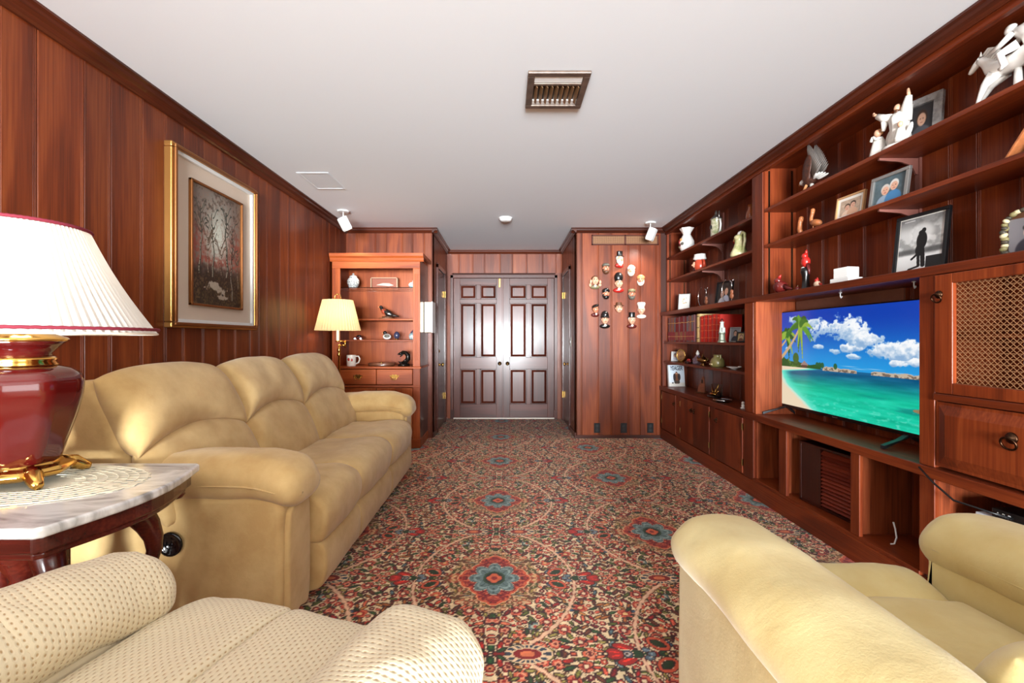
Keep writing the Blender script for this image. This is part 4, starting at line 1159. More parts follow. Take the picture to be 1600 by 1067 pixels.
def table_lamp():
    t = thing('table_lamp', 'large maroon and gold table lamp with a white pleated shade', 'lamp', (-1.515, 1.40, 0.7055))
    MAR = pbr('maroon_glaze', (80, 14, 12), 0.12, coat=0.5)
    GOLD = pbr('polished_gold', (226, 178, 96), 0.14, 1.0)
    # footed gold base
    g = G().lathe([(0.0, 0.020), (0.11, 0.020), (0.125, 0.028), (0.130, 0.038), (0.122, 0.050), (0.098, 0.056), (0.095, 0.064), (0.0, 0.064)], 8, sx=1, sy=1)
    g.obj('foot_plate', GOLD, t, smooth='auto', bevel=0.004)
    for k in range(4):
        a = PI / 4 + k * PI / 2 + 0.25
        pts = [(0.09 * math.cos(a), 0.09 * math.sin(a), 0.042), (0.125 * math.cos(a), 0.125 * math.sin(a), 0.034), (0.150 * math.cos(a), 0.150 * math.sin(a), 0.016), (0.166 * math.cos(a), 0.166 * math.sin(a), 0.012)]
        G().tube(pts, [0.022, 0.024, 0.017, 0.012], 10).obj('paw_foot', GOLD, t, smooth=True)
    # faceted, waisted urn
    prof = [(0.085, 0.062), (0.092, 0.07), (0.105, 0.12), (0.128, 0.20), (0.143, 0.27), (0.146, 0.31), (0.138, 0.335), (0.115, 0.352), (0.082, 0.362)]
    oct_ = lambda a, j: 1.0 / max(abs(math.cos(((a + PI / 8) % (PI / 4)) - PI / 8)), 0.955)
    G().lathe(prof, 64, mod=oct_).obj('urn', MAR, t, smooth='auto')
    G().lathe([(0.084, 0.360), (0.088, 0.366), (0.080, 0.376), (0.086, 0.382), (0.076, 0.390)], 32).obj('neck_ring', GOLD, t, smooth=True)
    G().lathe([(0.074, 0.388), (0.070, 0.40), (0.090, 0.425), (0.108, 0.440)], 32).obj('collar', MAR, t, smooth=True)
    G().lathe([(0.108, 0.438), (0.112, 0.444), (0.106, 0.450), (0.075, 0.462), (0.040, 0.480), (0.030, 0.50), (0.014, 0.505), (0.012, 0.56), (0, 0.56)], 32).obj('cap', GOLD, t, smooth=True)
    G().lathe([(0.018, 0.54), (0.018, 0.60), (0.012, 0.61), (0, 0.612)], 14).obj('socket', GOLD, t, smooth=True)
    g = G().tube([(0.04 * math.sin(a) * 1.6, 0, 0.56 + 0.10 * (1 - math.cos(a))) for a in np.linspace(0, PI, 10)] + [(-0.04 * math.sin(a) * 1.6, 0, 0.76 - 0.10 * (1 - math.cos(a))) for a in np.linspace(0.3, PI, 9)], 0.003, 6)
    g.obj('harp', GOLD, t, smooth=True)
    sh = pleated(G(), 0.335, 0.462, 0.155, 0.800, 90, 0.005, (0, 0, 0), 0.012).obj('shade', shade_mat('white_pleated_fabric', (240, 238, 232), 0, 0.45), t)
    TRIMC = pbr('burgundy_braid', (122, 28, 46), 0.8)
    def braid(r, z):
        g = G()
        g.tube([(r * math.cos(2 * PI * k / 160), r * math.sin(2 * PI * k / 160), z + 0.0012 * (k % 2)) for k in range(160)], 0.0055, 6, closed=True)
        return g.obj('braid', TRIMC, sh, smooth=True)
    braid(0.341, 0.476); braid(0.164, 0.796)
    G().tube([(0.338 * math.cos(2 * PI * k / 80), 0.338 * math.sin(2 * PI * k / 80), 0.462) for k in range(80)], 0.004, 6, closed=True).obj('hem', pbr('cream_binding', (238, 225, 205), 0.8), sh, smooth=True)
    g = G()
    for k in range(3):
        a = 2 * PI * k / 3; g.tube([(0, 0, 0.765), (0.155 * math.cos(a), 0.155 * math.sin(a), 0.79)], 0.002, 5)
    g.obj('spider', GOLD, sh)
    bulb('table_lamp_bulb', (0, 0, 0.66), 1.3, (1.0, 0.90, 0.76), 0.05, t)
table_lamp()

def floor_lamp():
    t = thing('floor_lamp', 'brass swing-arm floor lamp with cream pleated shade behind the sofa', 'lamp', (-1.62, 4.36, 0))
    G().lathe([(0.0, 0), (0.13, 0), (0.13, 0.012), (0.11, 0.022), (0.04, 0.034), (0.015, 0.05), (0, 0.05)], 28).obj('base', BRASS, t, smooth='auto')
    G().lathe([(0.010, 0.04), (0.010, 0.98), (0.014, 0.985), (0.018, 1.0), (0.012, 1.02), (0.016, 1.03), (0.020, 1.05), (0.010, 1.07), (0.010, 1.10), (0, 1.10)], 16).obj('pole', BRASS, t, smooth=True)
    g = G().tube([(0.0, 0, 1.09), (0.07, -0.03, 1.09)], 0.006, 8).tube([(0.07, -0.03, 1.07), (0.07, -0.03, 1.14)], 0.008, 8).tube([(0.07, -0.03, 1.125), (0.01, -0.06, 1.135)], 0.006, 8)
    g.lathe([(0.020, 1.125), (0.022, 1.132), (0.008, 1.14), (0, 1.14)], 12, (0.01, -0.06, 0))
    g.obj('swing_arm', BRASS, t, smooth=True)
    G().lathe([(0.014, 1.135), (0.014, 1.27), (0, 1.27)], 14, (0.01, -0.06, 0)).obj('candle_sleeve', pbr('ivory_sleeve', (238, 232, 212), 0.6), t, smooth='auto')
    c = (0.01, -0.06, 0)
    sh = pleated(G(), 0.205, 1.235, 0.135, 1.525, 44, 0.006, c, 0.0).obj('shade', shade_mat('cream_pleated_fabric', (236, 214, 164), 0, 0.4), t)
    G().tube([(c[0] + 0.03 * math.cos(a), c[1], 1.535 + 0.05 * abs(math.sin(a)) ** 0.6 * (1 if True else 0)) for a in np.linspace(0, PI, 14)], 0.004, 6).obj('finial_loop', BRASS, sh, smooth=True)
    g = G()
    for k in range(3):
        a = 2 * PI * k / 3; g.tube([(c[0], c[1], 1.52), (c[0] + 0.138 * math.cos(a), c[1] + 0.138 * math.sin(a), 1.522)], 0.002, 5)
    g.obj('spider', BRASS, sh)
    bulb('floor_lamp_bulb', (c[0], c[1], 1.38), 2.2, (1.0, 0.90, 0.74), 0.04, t)
floor_lamp()

# ---------------------------------------------------------------- painting on the left wall
def painting():
    t = W('painting', 'framed oil painting of bare birch trees by a woodland pool', 'painting', (XL, 2.86, 1.22))
    GILT = pbr('gilt_frame', (190, 138, 76), 0.32, 0.85); GILT2 = pbr('gilt_dark', (140, 88, 46), 0.4, 0.7)
    LINEN = pbr('cream_linen_liner', (214, 196, 178), 0.85, bump=0.2, bscale=600)
    y0, y1, z0, z1 = 2.435, 3.275, 1.215, 2.235
    def frame(d0, d1, k, wd, name, mat, **kw):
        g = G()
        a0, a1, b0, b1 = y0 + k, y1 - k, z0 + k, z1 - k
        for (u0, u1, v0, v1) in ((a0, a1, b0, b0 + wd), (a0, a1, b1 - wd, b1), (a0, a0 + wd, b0 + wd, b1 - wd), (a1 - wd, a1, b0 + wd, b1 - wd)):
            g.box(XL + d0, XL + d1, u0, u1, v0, v1)
        return t.put(g, name, mat, **kw)
    frame(0.0, 0.045, 0.0, 0.03, 'outer_frame', GILT, bevel=0.006)
    frame(0.046, 0.060, 0.012, 0.018, 'frame_lip', GILT2, bevel=0.004)
    frame(0.020, 0.036, 0.030, 0.020, 'white_fillet', WHITEPAINT)
    t.put(bx(XL + 0.001, XL + 0.018, y0 + 0.03, y1 - 0.03, z0 + 0.03, z1 - 0.03), 'liner', LINEN)
    k = 0.165
    g = G(); a0, a1, b0, b1 = y0 + k, y1 - k, z0 + k - 0.03, z1 - k + 0.02
    for (u0, u1, v0, v1) in ((a0, a1, b0, b0 + 0.014), (a0, a1, b1 - 0.014, b1), (a0, a0 + 0.014, b0, b1), (a1 - 0.014, a1, b0, b1)):
        g.box(XL + 0.018, XL + 0.040, u0, u1, v0, v1)
    t.put(g, 'inner_frame', GILT2, bevel=0.003)
    # the canvas
    Hn, Wn = 260, 180
    u, v = np.meshgrid(np.linspace(0, 1, Wn), np.linspace(0, 1, Hn))
    img = np.zeros((Hn, Wn, 3)); img[:] = (112, 98, 88)
    glow = np.exp(-(((u - 0.52) / 0.27) ** 2 + ((v - 0.40) / 0.30) ** 2)); blend(img, glow * 0.95, (208, 216, 202))
    n1 = fbm(u * 14, v * 18, 4); n2 = fbm(u * 30, v * 40, 8); n3 = fbm(u * 60, v * 70, 15)
    blend(img, sm(0.50, 0.72, n2) * 0.75 * sm(0.75, 0.3, glow), (70, 56, 48)); blend(img, sm(0.55, 0.7, n3) * 0.5, (140, 110, 92))
    red = np.exp(-(((u - 0.06) / 0.24) ** 2 + ((v - 0.50) / 0.17) ** 2)) + np.exp(-(((u - 0.93) / 0.24) ** 2 + ((v - 0.50) / 0.2) ** 2)) + 0.9 * np.exp(-(((u - 0.5) / 0.4) ** 2 + ((v - 0.62) / 0.05) ** 2))
    blend(img, np.clip(red, 0, 1) * sm(0.3, 0.6, n2) * 0.85, (150, 74, 62))
    blend(img, sm(0.60, 0.76, v + 0.10 * (n1 - 0.5)), (34, 28, 24)); blend(img, sm(0.66, 0.8, v) * sm(0.5, 0.66, n3), (92, 76, 52)); blend(img, sm(0.7, 0.9, v) * sm(0.56, 0.7, n2) * 0.7, (70, 64, 40))
    pool = ((u - 0.47) / 0.20) ** 2 + ((v - 0.845 - 0.02 * np.sin(u * 12)) / 0.040) ** 2 + (n2 - 0.5) * 2.2; blend(img, sm(1.15, 0.6, pool) * 0.9, (190, 182, 166))
    pool = ((u - 0.60) / 0.12) ** 2 + ((v - 0.92) / 0.020) ** 2 + (n2 - 0.5) * 2.0; blend(img, sm(1.15, 0.6, pool) * 0.9, (180, 172, 158))
    rg = random.Random(12)
    def trunk(x, top, bot, w, c):
        xs = x + 0.018 * np.sin(v * 11 + x * 20) + 0.008 * np.sin(v * 31 + x * 9)
        ww = w * (0.35 + 0.65 * sm(top, bot, v))
        m = sm(1.25, 0.8, np.abs(u - xs) / ww) * (v > top) * (v < bot); blend(img, m, c)
        lit = sm(1.2, 0.5, np.abs(u - xs + ww * 0.4) / (ww * 0.5)) * (v > bot - 0.34) * (v < bot) * (n3 > 0.40); blend(img, lit * 0.8, (186, 180, 164))
        for q in range(9):
            vb = rg.uniform(top + 0.02, top + 0.45 * (bot - top)); dr = rg.choice((-1, 1)); ln = rg.uniform(0.05, 0.15)
            uu = (u - x) * dr; m = (uu > 0) * (uu < ln) * sm(1.6, 0.7, np.abs(v - (vb - uu * 0.85 + 0.012 * np.sin(uu * 60))) / 0.0055); blend(img, m * 0.9, c)
    for a in ((0.17, 0.18, 0.74, 0.016, (52, 58, 46)), (0.40, 0.20, 0.75, 0.015, (48, 56, 46)), (0.68, 0.14, 0.73, 0.020, (44, 54, 44)), (0.80, 0.24, 0.94, 0.016, (48, 46, 38)), (0.30, 0.4, 0.72, 0.008, (90, 76, 60)), (0.92, 0.46, 0.82, 0.010, (70, 62, 52)), (0.56, 0.45, 0.72, 0.006, (96, 80, 66))): trunk(*a)
    sh_ = print_sheet('canvas', attr_mat('oil_paint', 0.4, bump=0.15, bscale=300), None, img, (a1 - a0) - 0.02, (b1 - b0) - 0.02)
    sh_.parent = t.e; sh_.rotation_euler = (0, 0, PI / 2); sh_.location = Vector((XL + 0.026, (a0 + a1) / 2, b0 + 0.01)) - t.loc
painting()

# ---------------------------------------------------------------- hutch
def hutch():
    t = W('hutch', 'tall cherry wood hutch with lit display shelves and brass-handled drawers', 'hutch', (-1.37, 4.95, 0))
    x0, x1, yf, yb = -1.835, -0.905, 4.735, 5.205
    ix0, ix1 = x0 + 0.085, x1 - 0.075
    # carcase
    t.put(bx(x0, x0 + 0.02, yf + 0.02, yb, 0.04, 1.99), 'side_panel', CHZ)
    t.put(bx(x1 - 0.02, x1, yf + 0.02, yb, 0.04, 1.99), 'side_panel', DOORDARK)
    t.put(bx(x0 + 0.02, x1 - 0.02, yb - 0.012, yb, 0.05, 1.98), 'back_panel', CHZ)
    t.put(bx(x0 + 0.02, x1 - 0.02, yf + 0.03, yb - 0.012, 1.955, 1.975), 'top_panel', CHX)
    # fluted face stiles
    for (a, b) in ((x0, ix0), (ix1, x1)):
        o = t.put(bx(a, b, yf, yf + 0.02, 0.86, 1.90), 'stile', CHZ, bevel=0.003)
        g = G()
        for k in range(3):
            xx = a + (b - a) * (0.3 + 0.2 * k); g.box(xx - 0.004, xx + 0.004, yf - 0.003, yf + 0.001, 0.93, 1.84)
        t.put(g, 'reeding', CHZ, bevel=0.002)
        t.put(bx(a, b, yf, yf + 0.02, 0.05, 0.845), 'stile', CHZ, bevel=0.003)
    # frieze and stepped cornice
    t.put(bx(x0, x1, yf, yf + 0.02, 1.90, 1.985), 'frieze', CHX, bevel=0.003)
    cr = [(yf + 0.02, 1.97), (yf - 0.004, 1.97), (yf - 0.012, 1.985), (yf - 0.018, 2.005), (yf - 0.035, 2.025), (yf - 0.040, 2.045), (yf - 0.040, 2.055), (yf + 0.02, 2.055)]
    t.put(G().prism(cr, 'x', x0 - 0.018, x1 + 0.040), 'cornice', CHX)
    t.put(bx(x1, x1 + 0.040, yf + 0.02, yb, 2.02, 2.055), 'cornice_return', CHZ); t.put(bx(x0, x1, yf + 0.021, yb, 1.99, 2.05), 'top_board', CHX)
    # waist shelf, drawers, lower doors
    t.put(bx(x0 - 0.010, x1 + 0.012, yf - 0.018, yb - 0.014, 0.838, 0.860), 'waist_shelf', CHX, bevel=0.004)
    t.put(bx(ix0, ix1, yf + 0.002, yf + 0.022, 0.645, 0.665), 'rail', CHX); t.put(bx(x0 - 0.002, x1 + 0.004, yf - 0.008, yf + 0.02, 0.640, 0.662), 'waist_moulding', CHX, bevel=0.003)
    mid = (ix0 + ix1) / 2 + 0.0
    for (a, b) in ((ix0 + 0.004, mid - 0.003), (mid + 0.003, ix1 - 0.004)):
        d = t.put(bx(a, b, yf - 0.008, yf + 0.3, 0.672, 0.832), 'drawer', CHX, bevel=0.005)
        xc = (a + b) / 2; zc = 0.755; g = G()
        pl = [(xc - 0.045, zc), (xc - 0.05, zc + 0.016), (xc - 0.03, zc + 0.012), (xc - 0.02, zc + 0.026), (xc, zc + 0.018), (xc + 0.02, zc + 0.026), (xc + 0.03, zc + 0.012), (xc + 0.05, zc + 0.016), (xc + 0.045, zc), (xc + 0.03, zc - 0.012), (xc, zc - 0.02), (xc - 0.03, zc - 0.012)]
        g.prism(pl, 'y', yf - 0.0115, yf - 0.008)
        g.tube([(xc - 0.032, yf - 0.012, zc), (xc - 0.034, yf - 0.03, zc - 0.006), (xc - 0.026, yf - 0.034, zc - 0.026), (xc, yf - 0.034, zc - 0.03), (xc + 0.026, yf - 0.034, zc - 0.026), (xc + 0.034, yf - 0.03, zc - 0.006), (xc + 0.032, yf - 0.012, zc)], 0.0045, 8)
        t.put(g, 'bail_handle', BRASS, d, smooth='auto')
        dr = t.put(bx(a, b, yf - 0.004, yf + 0.018, 0.10, 0.634), 'door', CHZ, bevel=0.004)
        # arched raised panel
        pts = [(a + 0.05, 0.16), (b - 0.05, 0.16), (b - 0.05, 0.50)] + [(xc + (b - a - 0.10) / 2 * math.cos(q) , 0.50 + 0.075 * math.sin(q)) for q in np.linspace(0.05, PI - 0.05, 12)] + [(a + 0.05, 0.50)]
        t.put(G().prism(pts, 'y', yf - 0.012, yf + 0.0), 'arched_panel', CHZ, dr, bevel=0.008)
    t.put(bx(x0 - 0.006, x1 + 0.006, yf - 0.012, yb, 0.0, 0.095), 'plinth', CHX, bevel=0.005)
    # shelves: one glass, two wooden
    t.put(bx(x0 + 0.021, x1 - 0.021, yf + 0.06, yb - 0.013, 1.700, 1.707), 'glass_shelf', GLASS)
    for z in (1.352, 1.128):
        t.put(bx(x0 + 0.021, x1 - 0.021, yf + 0.05, yb - 0.013, z, z + 0.016), 'shelf', CHX, bevel=0.003)
    for x in (-1.60, -1.15):
        o = t.put(G().lathe([(0.028, 1.948), (0.032, 1.944), (0.028, 1.954), (0.0, 1.954)], 18, (x, 4.90, 0)), 'puck_light', CHROME, smooth='auto')
        d = bpy.data.lights.new('puck_bulb', 'SPOT'); d.energy = 2.5; d.spot_size = 2.4; d.spot_blend = 1.0; d.color = (1.0, 0.9, 0.76); d.shadow_soft_size = 0.025
        q = bpy.data.objects.new('puck_bulb', d); COL.objects.link(q); q.location = (x, 4.90, 1.935)
hutch()
# ---------------------------------------------------------------- television
def tv_image(Wn=420, Hn=236):
    u, v = np.meshgrid(np.linspace(0, 1, Wn), np.linspace(0, 1, Hn))
    img = np.zeros((Hn, Wn, 3))
    top = np.array((4, 62, 176.)); bot = np.array((38, 158, 226.))
    img[:] = top + (bot - top) * sm(0.05, 0.62, v)[..., None]
    n = fbm(u * 9, v * 9, 31); n2 = fbm(u * 40, v * 30, 41)
    def cloud(cx, cy, rx, ry, k=1.0):
        d = ((u - cx) / rx) ** 2 + ((v - cy) / ry) ** 2 + (n - 0.5) * 2.4 + (n2 - 0.5) * 2.2
        m = sm(1.15, 0.55, d) * k
        shade = sm(-0.9, 0.7, (cy - v) / ry + (n2 - 0.5) * 2.4)
        c = np.array((140, 176, 214.)) + (np.array((248, 250, 252.)) - np.array((140, 176, 214.))) * shade[..., None]
        img[:] = img * (1 - m[..., None]) + c * m[..., None]
    for a in ((0.40, 0.19, 0.14, 0.10), (0.54, 0.20, 0.12, 0.11), (0.62, 0.24, 0.11, 0.09), (0.30, 0.13, 0.09, 0.06), (0.17, 0.09, 0.06, 0.05, 0.8), (0.80, 0.37, 0.10, 0.07), (0.92, 0.39, 0.14, 0.08), (0.40, 0.37, 0.05, 0.025, 0.9), (0.49, 0.40, 0.05, 0.03, 0.9), (0.58, 0.37, 0.05, 0.045), (0.66, 0.36, 0.04, 0.03), (0.62, 0.445, 0.04, 0.02, 0.9), (0.88, 0.485, 0.05, 0.025), (0.98, 0.47, 0.06, 0.03), (0.12, 0.39, 0.03, 0.02, 0.8), (0.70, 0.30, 0.10, 0.07)): cloud(*a)
    for k, xx in enumerate((0.60, 0.75, 0.66, 0.9)):
        blend(img, sm(1, 0, np.abs(v - 0.535 - 0.008 * k) / 0.006) * sm(0.08, 0.0, np.abs(u - xx)) * 0.7, (200, 220, 236))
    # sea
    hz = 0.575
    sea_t = np.array((8, 84, 132.)); sea_b = np.array((16, 196, 160.))
    dsh = sm(hz, 0.80, v)
    sea = sea_t + (sea_b - sea_t) * dsh[..., None]
    wv = fbm(u * 5, v * 34, 61); sea = sea + ((wv - 0.5) * 60)[..., None]
    blend(sea, sm(0.56, 0.70, fbm(u * 3 + 2, v * 18, 64)) * 0.45 * sm(0.5, 0.9, u), (6, 92, 104)); blend(sea, sm(0.74, 0.98, v) * sm(0.55, 0.75, fbm(u * 40, v * 60, 66)) * 0.45, (170, 240, 220))
    m = (v > hz)[..., None]; img[:] = np.where(m, sea, img)
    # curved beach on the left
    shore = 0.04 + 0.34 * sm(0.60, 1.12, v) ** 1.3 + 0.25 * sm(0.64, 0.585, v)
    edge = shore + 0.02 * (fbm(u * 6, v * 30, 71) - 0.5)
    blend(img, sm(0.10, 0.0, u - edge - 0.02) * (v > hz), (96, 226, 200)); blend(img, sm(0.03, 0.0, u - edge) * (v > hz) * 0.9, (214, 226, 208)); blend(img, sm(0.012, 0.0, u - edge + 0.02) * (v > hz - 0.01), (232, 214, 184))
    # far shore: palms, roof, boulders
    tl = 0.562 - 0.075 * sm(0.30, 0.0, u) * (0.6 + 0.8 * n2) - 0.05 * (fbm(u * 30, v * 0 + 3, 81) - 0.3) * sm(0.56, 0.45, u)
    blend(img, (v > tl) * (v < hz + 0.012) * (u < 0.40) * 1.0, (34, 84, 34)); blend(img, (v > tl) * (v < hz + 0.012) * (u < 0.40) * sm(0.5, 0.7, n2), (104, 142, 60))
    blend(img, sm(1.0, 0.8, ((u - 0.19) / 0.028) ** 2 + ((v - 0.49) / 0.06) ** 2), (46, 100, 40))
    blend(img, (np.abs(u - 0.265) < 0.030 * sm(0.505, 0.555, v)) * (v > 0.505) * (v < 0.558) * 1.0, (150, 128, 120)); blend(img, (np.abs(u - 0.265) < 0.022) * (v > 0.556) * (v < 0.580) * 1.0, (84, 60, 50))
    rock = 0.575 - 0.03 * fbm(u * 24, v * 0 + 5, 91) * (sm(0.40, 0.44, u) * sm(0.66, 0.62, u) + sm(0.72, 0.76, u) * sm(1.0, 0.97, u))
    blend(img, (v > rock - 0.002) * (v < 0.592) * ((u > 0.40) & (u < 0.66) | (u > 0.73) & (u < 0.99)) * (rock < 0.572), (196, 178, 156))
    blend(img, (v > rock + 0.006) * (v < 0.592) * ((u > 0.40) & (u < 0.66) | (u > 0.73) & (u < 0.99)) * (fbm(u * 60, v * 60, 93) > 0.5) * (rock < 0.572), (120, 104, 92))
    for cx in (0.37, 0.39, 0.41, 0.505): blend(img, sm(1.1, 0.7, ((u - cx) / 0.014) ** 2 + ((v - 0.545) / 0.03) ** 2) * 0.9, (40, 90, 46))
    blend(img, sm(1.0, 0.8, ((u - 0.975) / 0.03) ** 2 + ((v - 0.83) / 0.014) ** 2), (148, 124, 88))
    # leaning palms
    def trunk(p0, p1, p2, w):
        for k in range(160):
            s = k / 159; x = (1 - s) ** 2 * p0[0] + 2 * s * (1 - s) * p1[0] + s * s * p2[0]; y = (1 - s) ** 2 * p0[1] + 2 * s * (1 - s) * p1[1] + s * s * p2[1]
            blend(img, sm(1.2, 0.7, np.hypot((u - x) * 1.78, v - y) / (w * (1.25 - 0.6 * s))), (206, 176, 138) if k % 6 else (150, 118, 88))
    def fronds(cx, cy, r, seed):
        rg = random.Random(seed)
        for k in range(15):
            a = rg.uniform(0, 2 * PI); L = r * rg.uniform(0.7, 1.1); col = rg.choice(((36, 110, 30), (84, 150, 44), (20, 84, 26), (140, 176, 60)))
            for q in range(34):
                s = q / 33; x = cx + math.cos(a) * L * s / 1.78; y = cy - math.sin(a) * L * s * 0.9 + 0.55 * L * s * s
                ww = 0.020 * (1 - s * 0.75) * (0.6 + 0.5 * (q % 3))
                blend(img, sm(1.1, 0.6, np.hypot((u - x) * 1.78, (v - y) * 0.7) / ww), col)
    trunk((-0.02, 0.40), (0.06, 0.40), (0.115, 0.26), 0.012); fronds(0.11, 0.25, 0.17, 4)
    trunk((-0.02, 0.58), (0.13, 0.42), (0.225, 0.17), 0.017); fronds(0.23, 0.14, 0.23, 9)
    return img
def television():
    t = thing('television', 'black flat television showing a turquoise tropical beach with palms', 'television', (2.0, 2.722, ZT1), -PI / 2)
    w, h, z0 = 1.172, 0.652, 0.078
    bx(-w / 2 - 0.007, w / 2 + 0.007, 0.0, 0.028, z0 - 0.022, z0 + h + 0.007).obj('cabinet', BLACK, t, bevel=0.004)
    G().box(-w * 0.35, w * 0.35, 0.028, 0.055, z0 + 0.02, z0 + 0.40).obj('rear_housing', BLACK, t, bevel=0.01)
    print_sheet('screen', attr_mat('screen_light', 0.2, emit=1.0 / 2 ** EXPO), t, tv_image(), w, h, y=-0.0012, z0=z0)
    for s in (-1, 1):
        g = G(); x = s * (w / 2 - 0.10)
        for (dy, e) in ((-0.145, -1), (0.085, 1)):
            g.add([(x - 0.014, 0.0 + 0.0, z0 - 0.015), (x + 0.014, 0.0, z0 - 0.015), (x + 0.014, 0.028, z0 - 0.015), (x - 0.014, 0.028, z0 - 0.015),
                   (x - 0.012 + 0.03 * s, dy, 0.001), (x + 0.012 + 0.03 * s, dy, 0.001), (x + 0.012 + 0.03 * s, dy, 0.018), (x - 0.012 + 0.03 * s, dy, 0.018)],
                  [(0, 1, 2, 3), (4, 5, 6, 7), (0, 1, 5, 4), (2, 3, 7, 6), (1, 2, 6, 5), (0, 3, 7, 4)])
        g.obj('stand_foot', pbr('dark_grey_metal', (58, 60, 64), 0.35, 0.6), t)
    # small maker's mark in the middle of the lower edge
    bx(-0.022, 0.022, -0.001, 0.0, z0 - 0.016, z0 - 0.010).obj('badge', CHROME, t)
television()

# things in the cubbies and the lower bay
def louvre_box():
    t = thing('louvred_box', 'dark wooden box speaker with red-brown louvres in the cubby', 'speaker', (1.875, 2.615, ZK + 0.0205), -PI / 2 + 0.08)
    DK = wood('dark_walnut', (34, 13, 9), (58, 22, 14), (76, 32, 21), 'Z', rough=0.3, coat=0.4, tone=0.03)
    RD = wood('louvre_red', (84, 28, 18), (128, 50, 32), (150, 68, 44), 'X', rough=0.35, tone=0.06)
    w, d, h = 0.44, 0.19, 0.37
    g = G().box(-w / 2, w / 2, d - 0.012, d, 0, h).box(-w / 2, w / 2, 0, d, h - 0.016, h).box(-w / 2, w / 2, 0, d, 0, 0.016)
    g.box(-w / 2, -w / 2 + 0.016, 0, d, 0, h).box(w / 2 - 0.016, w / 2, 0, d, 0, h)
    g.obj('case', DK, t, bevel=0.003)
    bx(-w / 2 + 0.016, -0.06, 0.004, 0.016, 0.016, h - 0.016).obj('front_panel', DK, t)
    bx(-0.06, -0.046, 0.0, 0.02, 0.016, h - 0.016).obj('stile', DK, t)
    n = 15
    for k in range(n):
        z = 0.03 + (h - 0.066) * k / (n - 1)
        G().prism([(0.0, z - 0.004), (0.004, z - 0.010), (0.024, z + 0.008), (0.020, z + 0.014)], 'x', -0.046, w / 2 - 0.016).obj('louvre', RD, t)
    bx(-0.046, w / 2 - 0.016, 0.03, 0.04, 0.016, h - 0.016).obj('backing', BLACK, t)
louvre_box()
o = bx(-0.13, 0.13, 0, 0.19, 0, 0.075).obj('white_box', pbr('white_card', (222, 226, 230), 0.4), None, bevel=0.004); o.location = (1.87, 1.655, 0.391); o.rotation_euler = (0, 0, -PI / 2)
tag(o, 'flat white appliance box on the shelf below the cane cabinet', 'box')
def modem():
    t = thing('cable_box', 'black cable box with white lettering on top of the flat white box', 'cable box', (1.885, 1.63, 0.4675), -PI / 2 + 0.1)
    bx(-0.10, 0.10, 0, 0.15, 0.0, 0.035).obj('case', BLACK, t, bevel=0.004)
    q = text_mesh('lettering', 'ARR', 0.02, WHITE, space=1.6); q.parent = t; q.location = (-0.085, -0.001, 0.010); q.rotation_euler = (PI / 2, 0, 0)
modem()
o = G().tube([(1.780, 1.93, 0.60), (1.775, 1.86, 0.555), (1.78, 1.78, 0.51), (1.82, 1.70, 0.50), (1.875, 1.655, 0.4845)], 0.004, 6).obj('black_cable', BLACK, None, smooth=True)
tag(o, 'thin black cable hanging down to the cable box', 'cable')
o = G().tube([(1.93, 2.23, 0.24), (1.935, 2.225, 0.21), (1.92, 2.20, 0.175), (1.90, 2.19, 0.150), (1.885, 2.195, 0.147)], 0.004, 6).obj('loose_cable', WHITE, None, smooth=True)
tag(o, 'short white cord end in the empty cubby under the television', 'cord')

def cup_hook(label, x, y):
    t = thing('cup_hook', label, 'hook', (x, y, ZL0), QRH, 'hooks under the ledge')
    G().lathe([(0.008, -0.004), (0.008, -0.001), (0, -0.001)], 12).obj('flange', WHITE, t)
    G().tube([(0, 0, -0.003), (0, 0, -0.022), (0.006, 0, -0.032), (0.014, 0, -0.028), (0.014, 0, -0.020)], 0.003, 6).obj('hook', WHITE, t, smooth=True)
QRH = 0.4
cup_hook('small white hook under the ledge above the television screen middle', 1.93, yat(1313, 1.93))
cup_hook('small white hook under the ledge at the cabinet end', 1.90, yat(1428, 1.90))
t = thing('light_switch', 'small light switch plate by the door on the right of the hall', 'switch', (HRX - 0.001, 5.60, 1.06))
bx(-0.006, 0, -0.035, 0.035, 0, 0.115).obj('plate', pbr('switch_plate', (150, 140, 128), 0.4), t, bevel=0.002); bx(-0.012, -0.005, -0.006, 0.006, 0.045, 0.07).obj('toggle', WHITE, t)
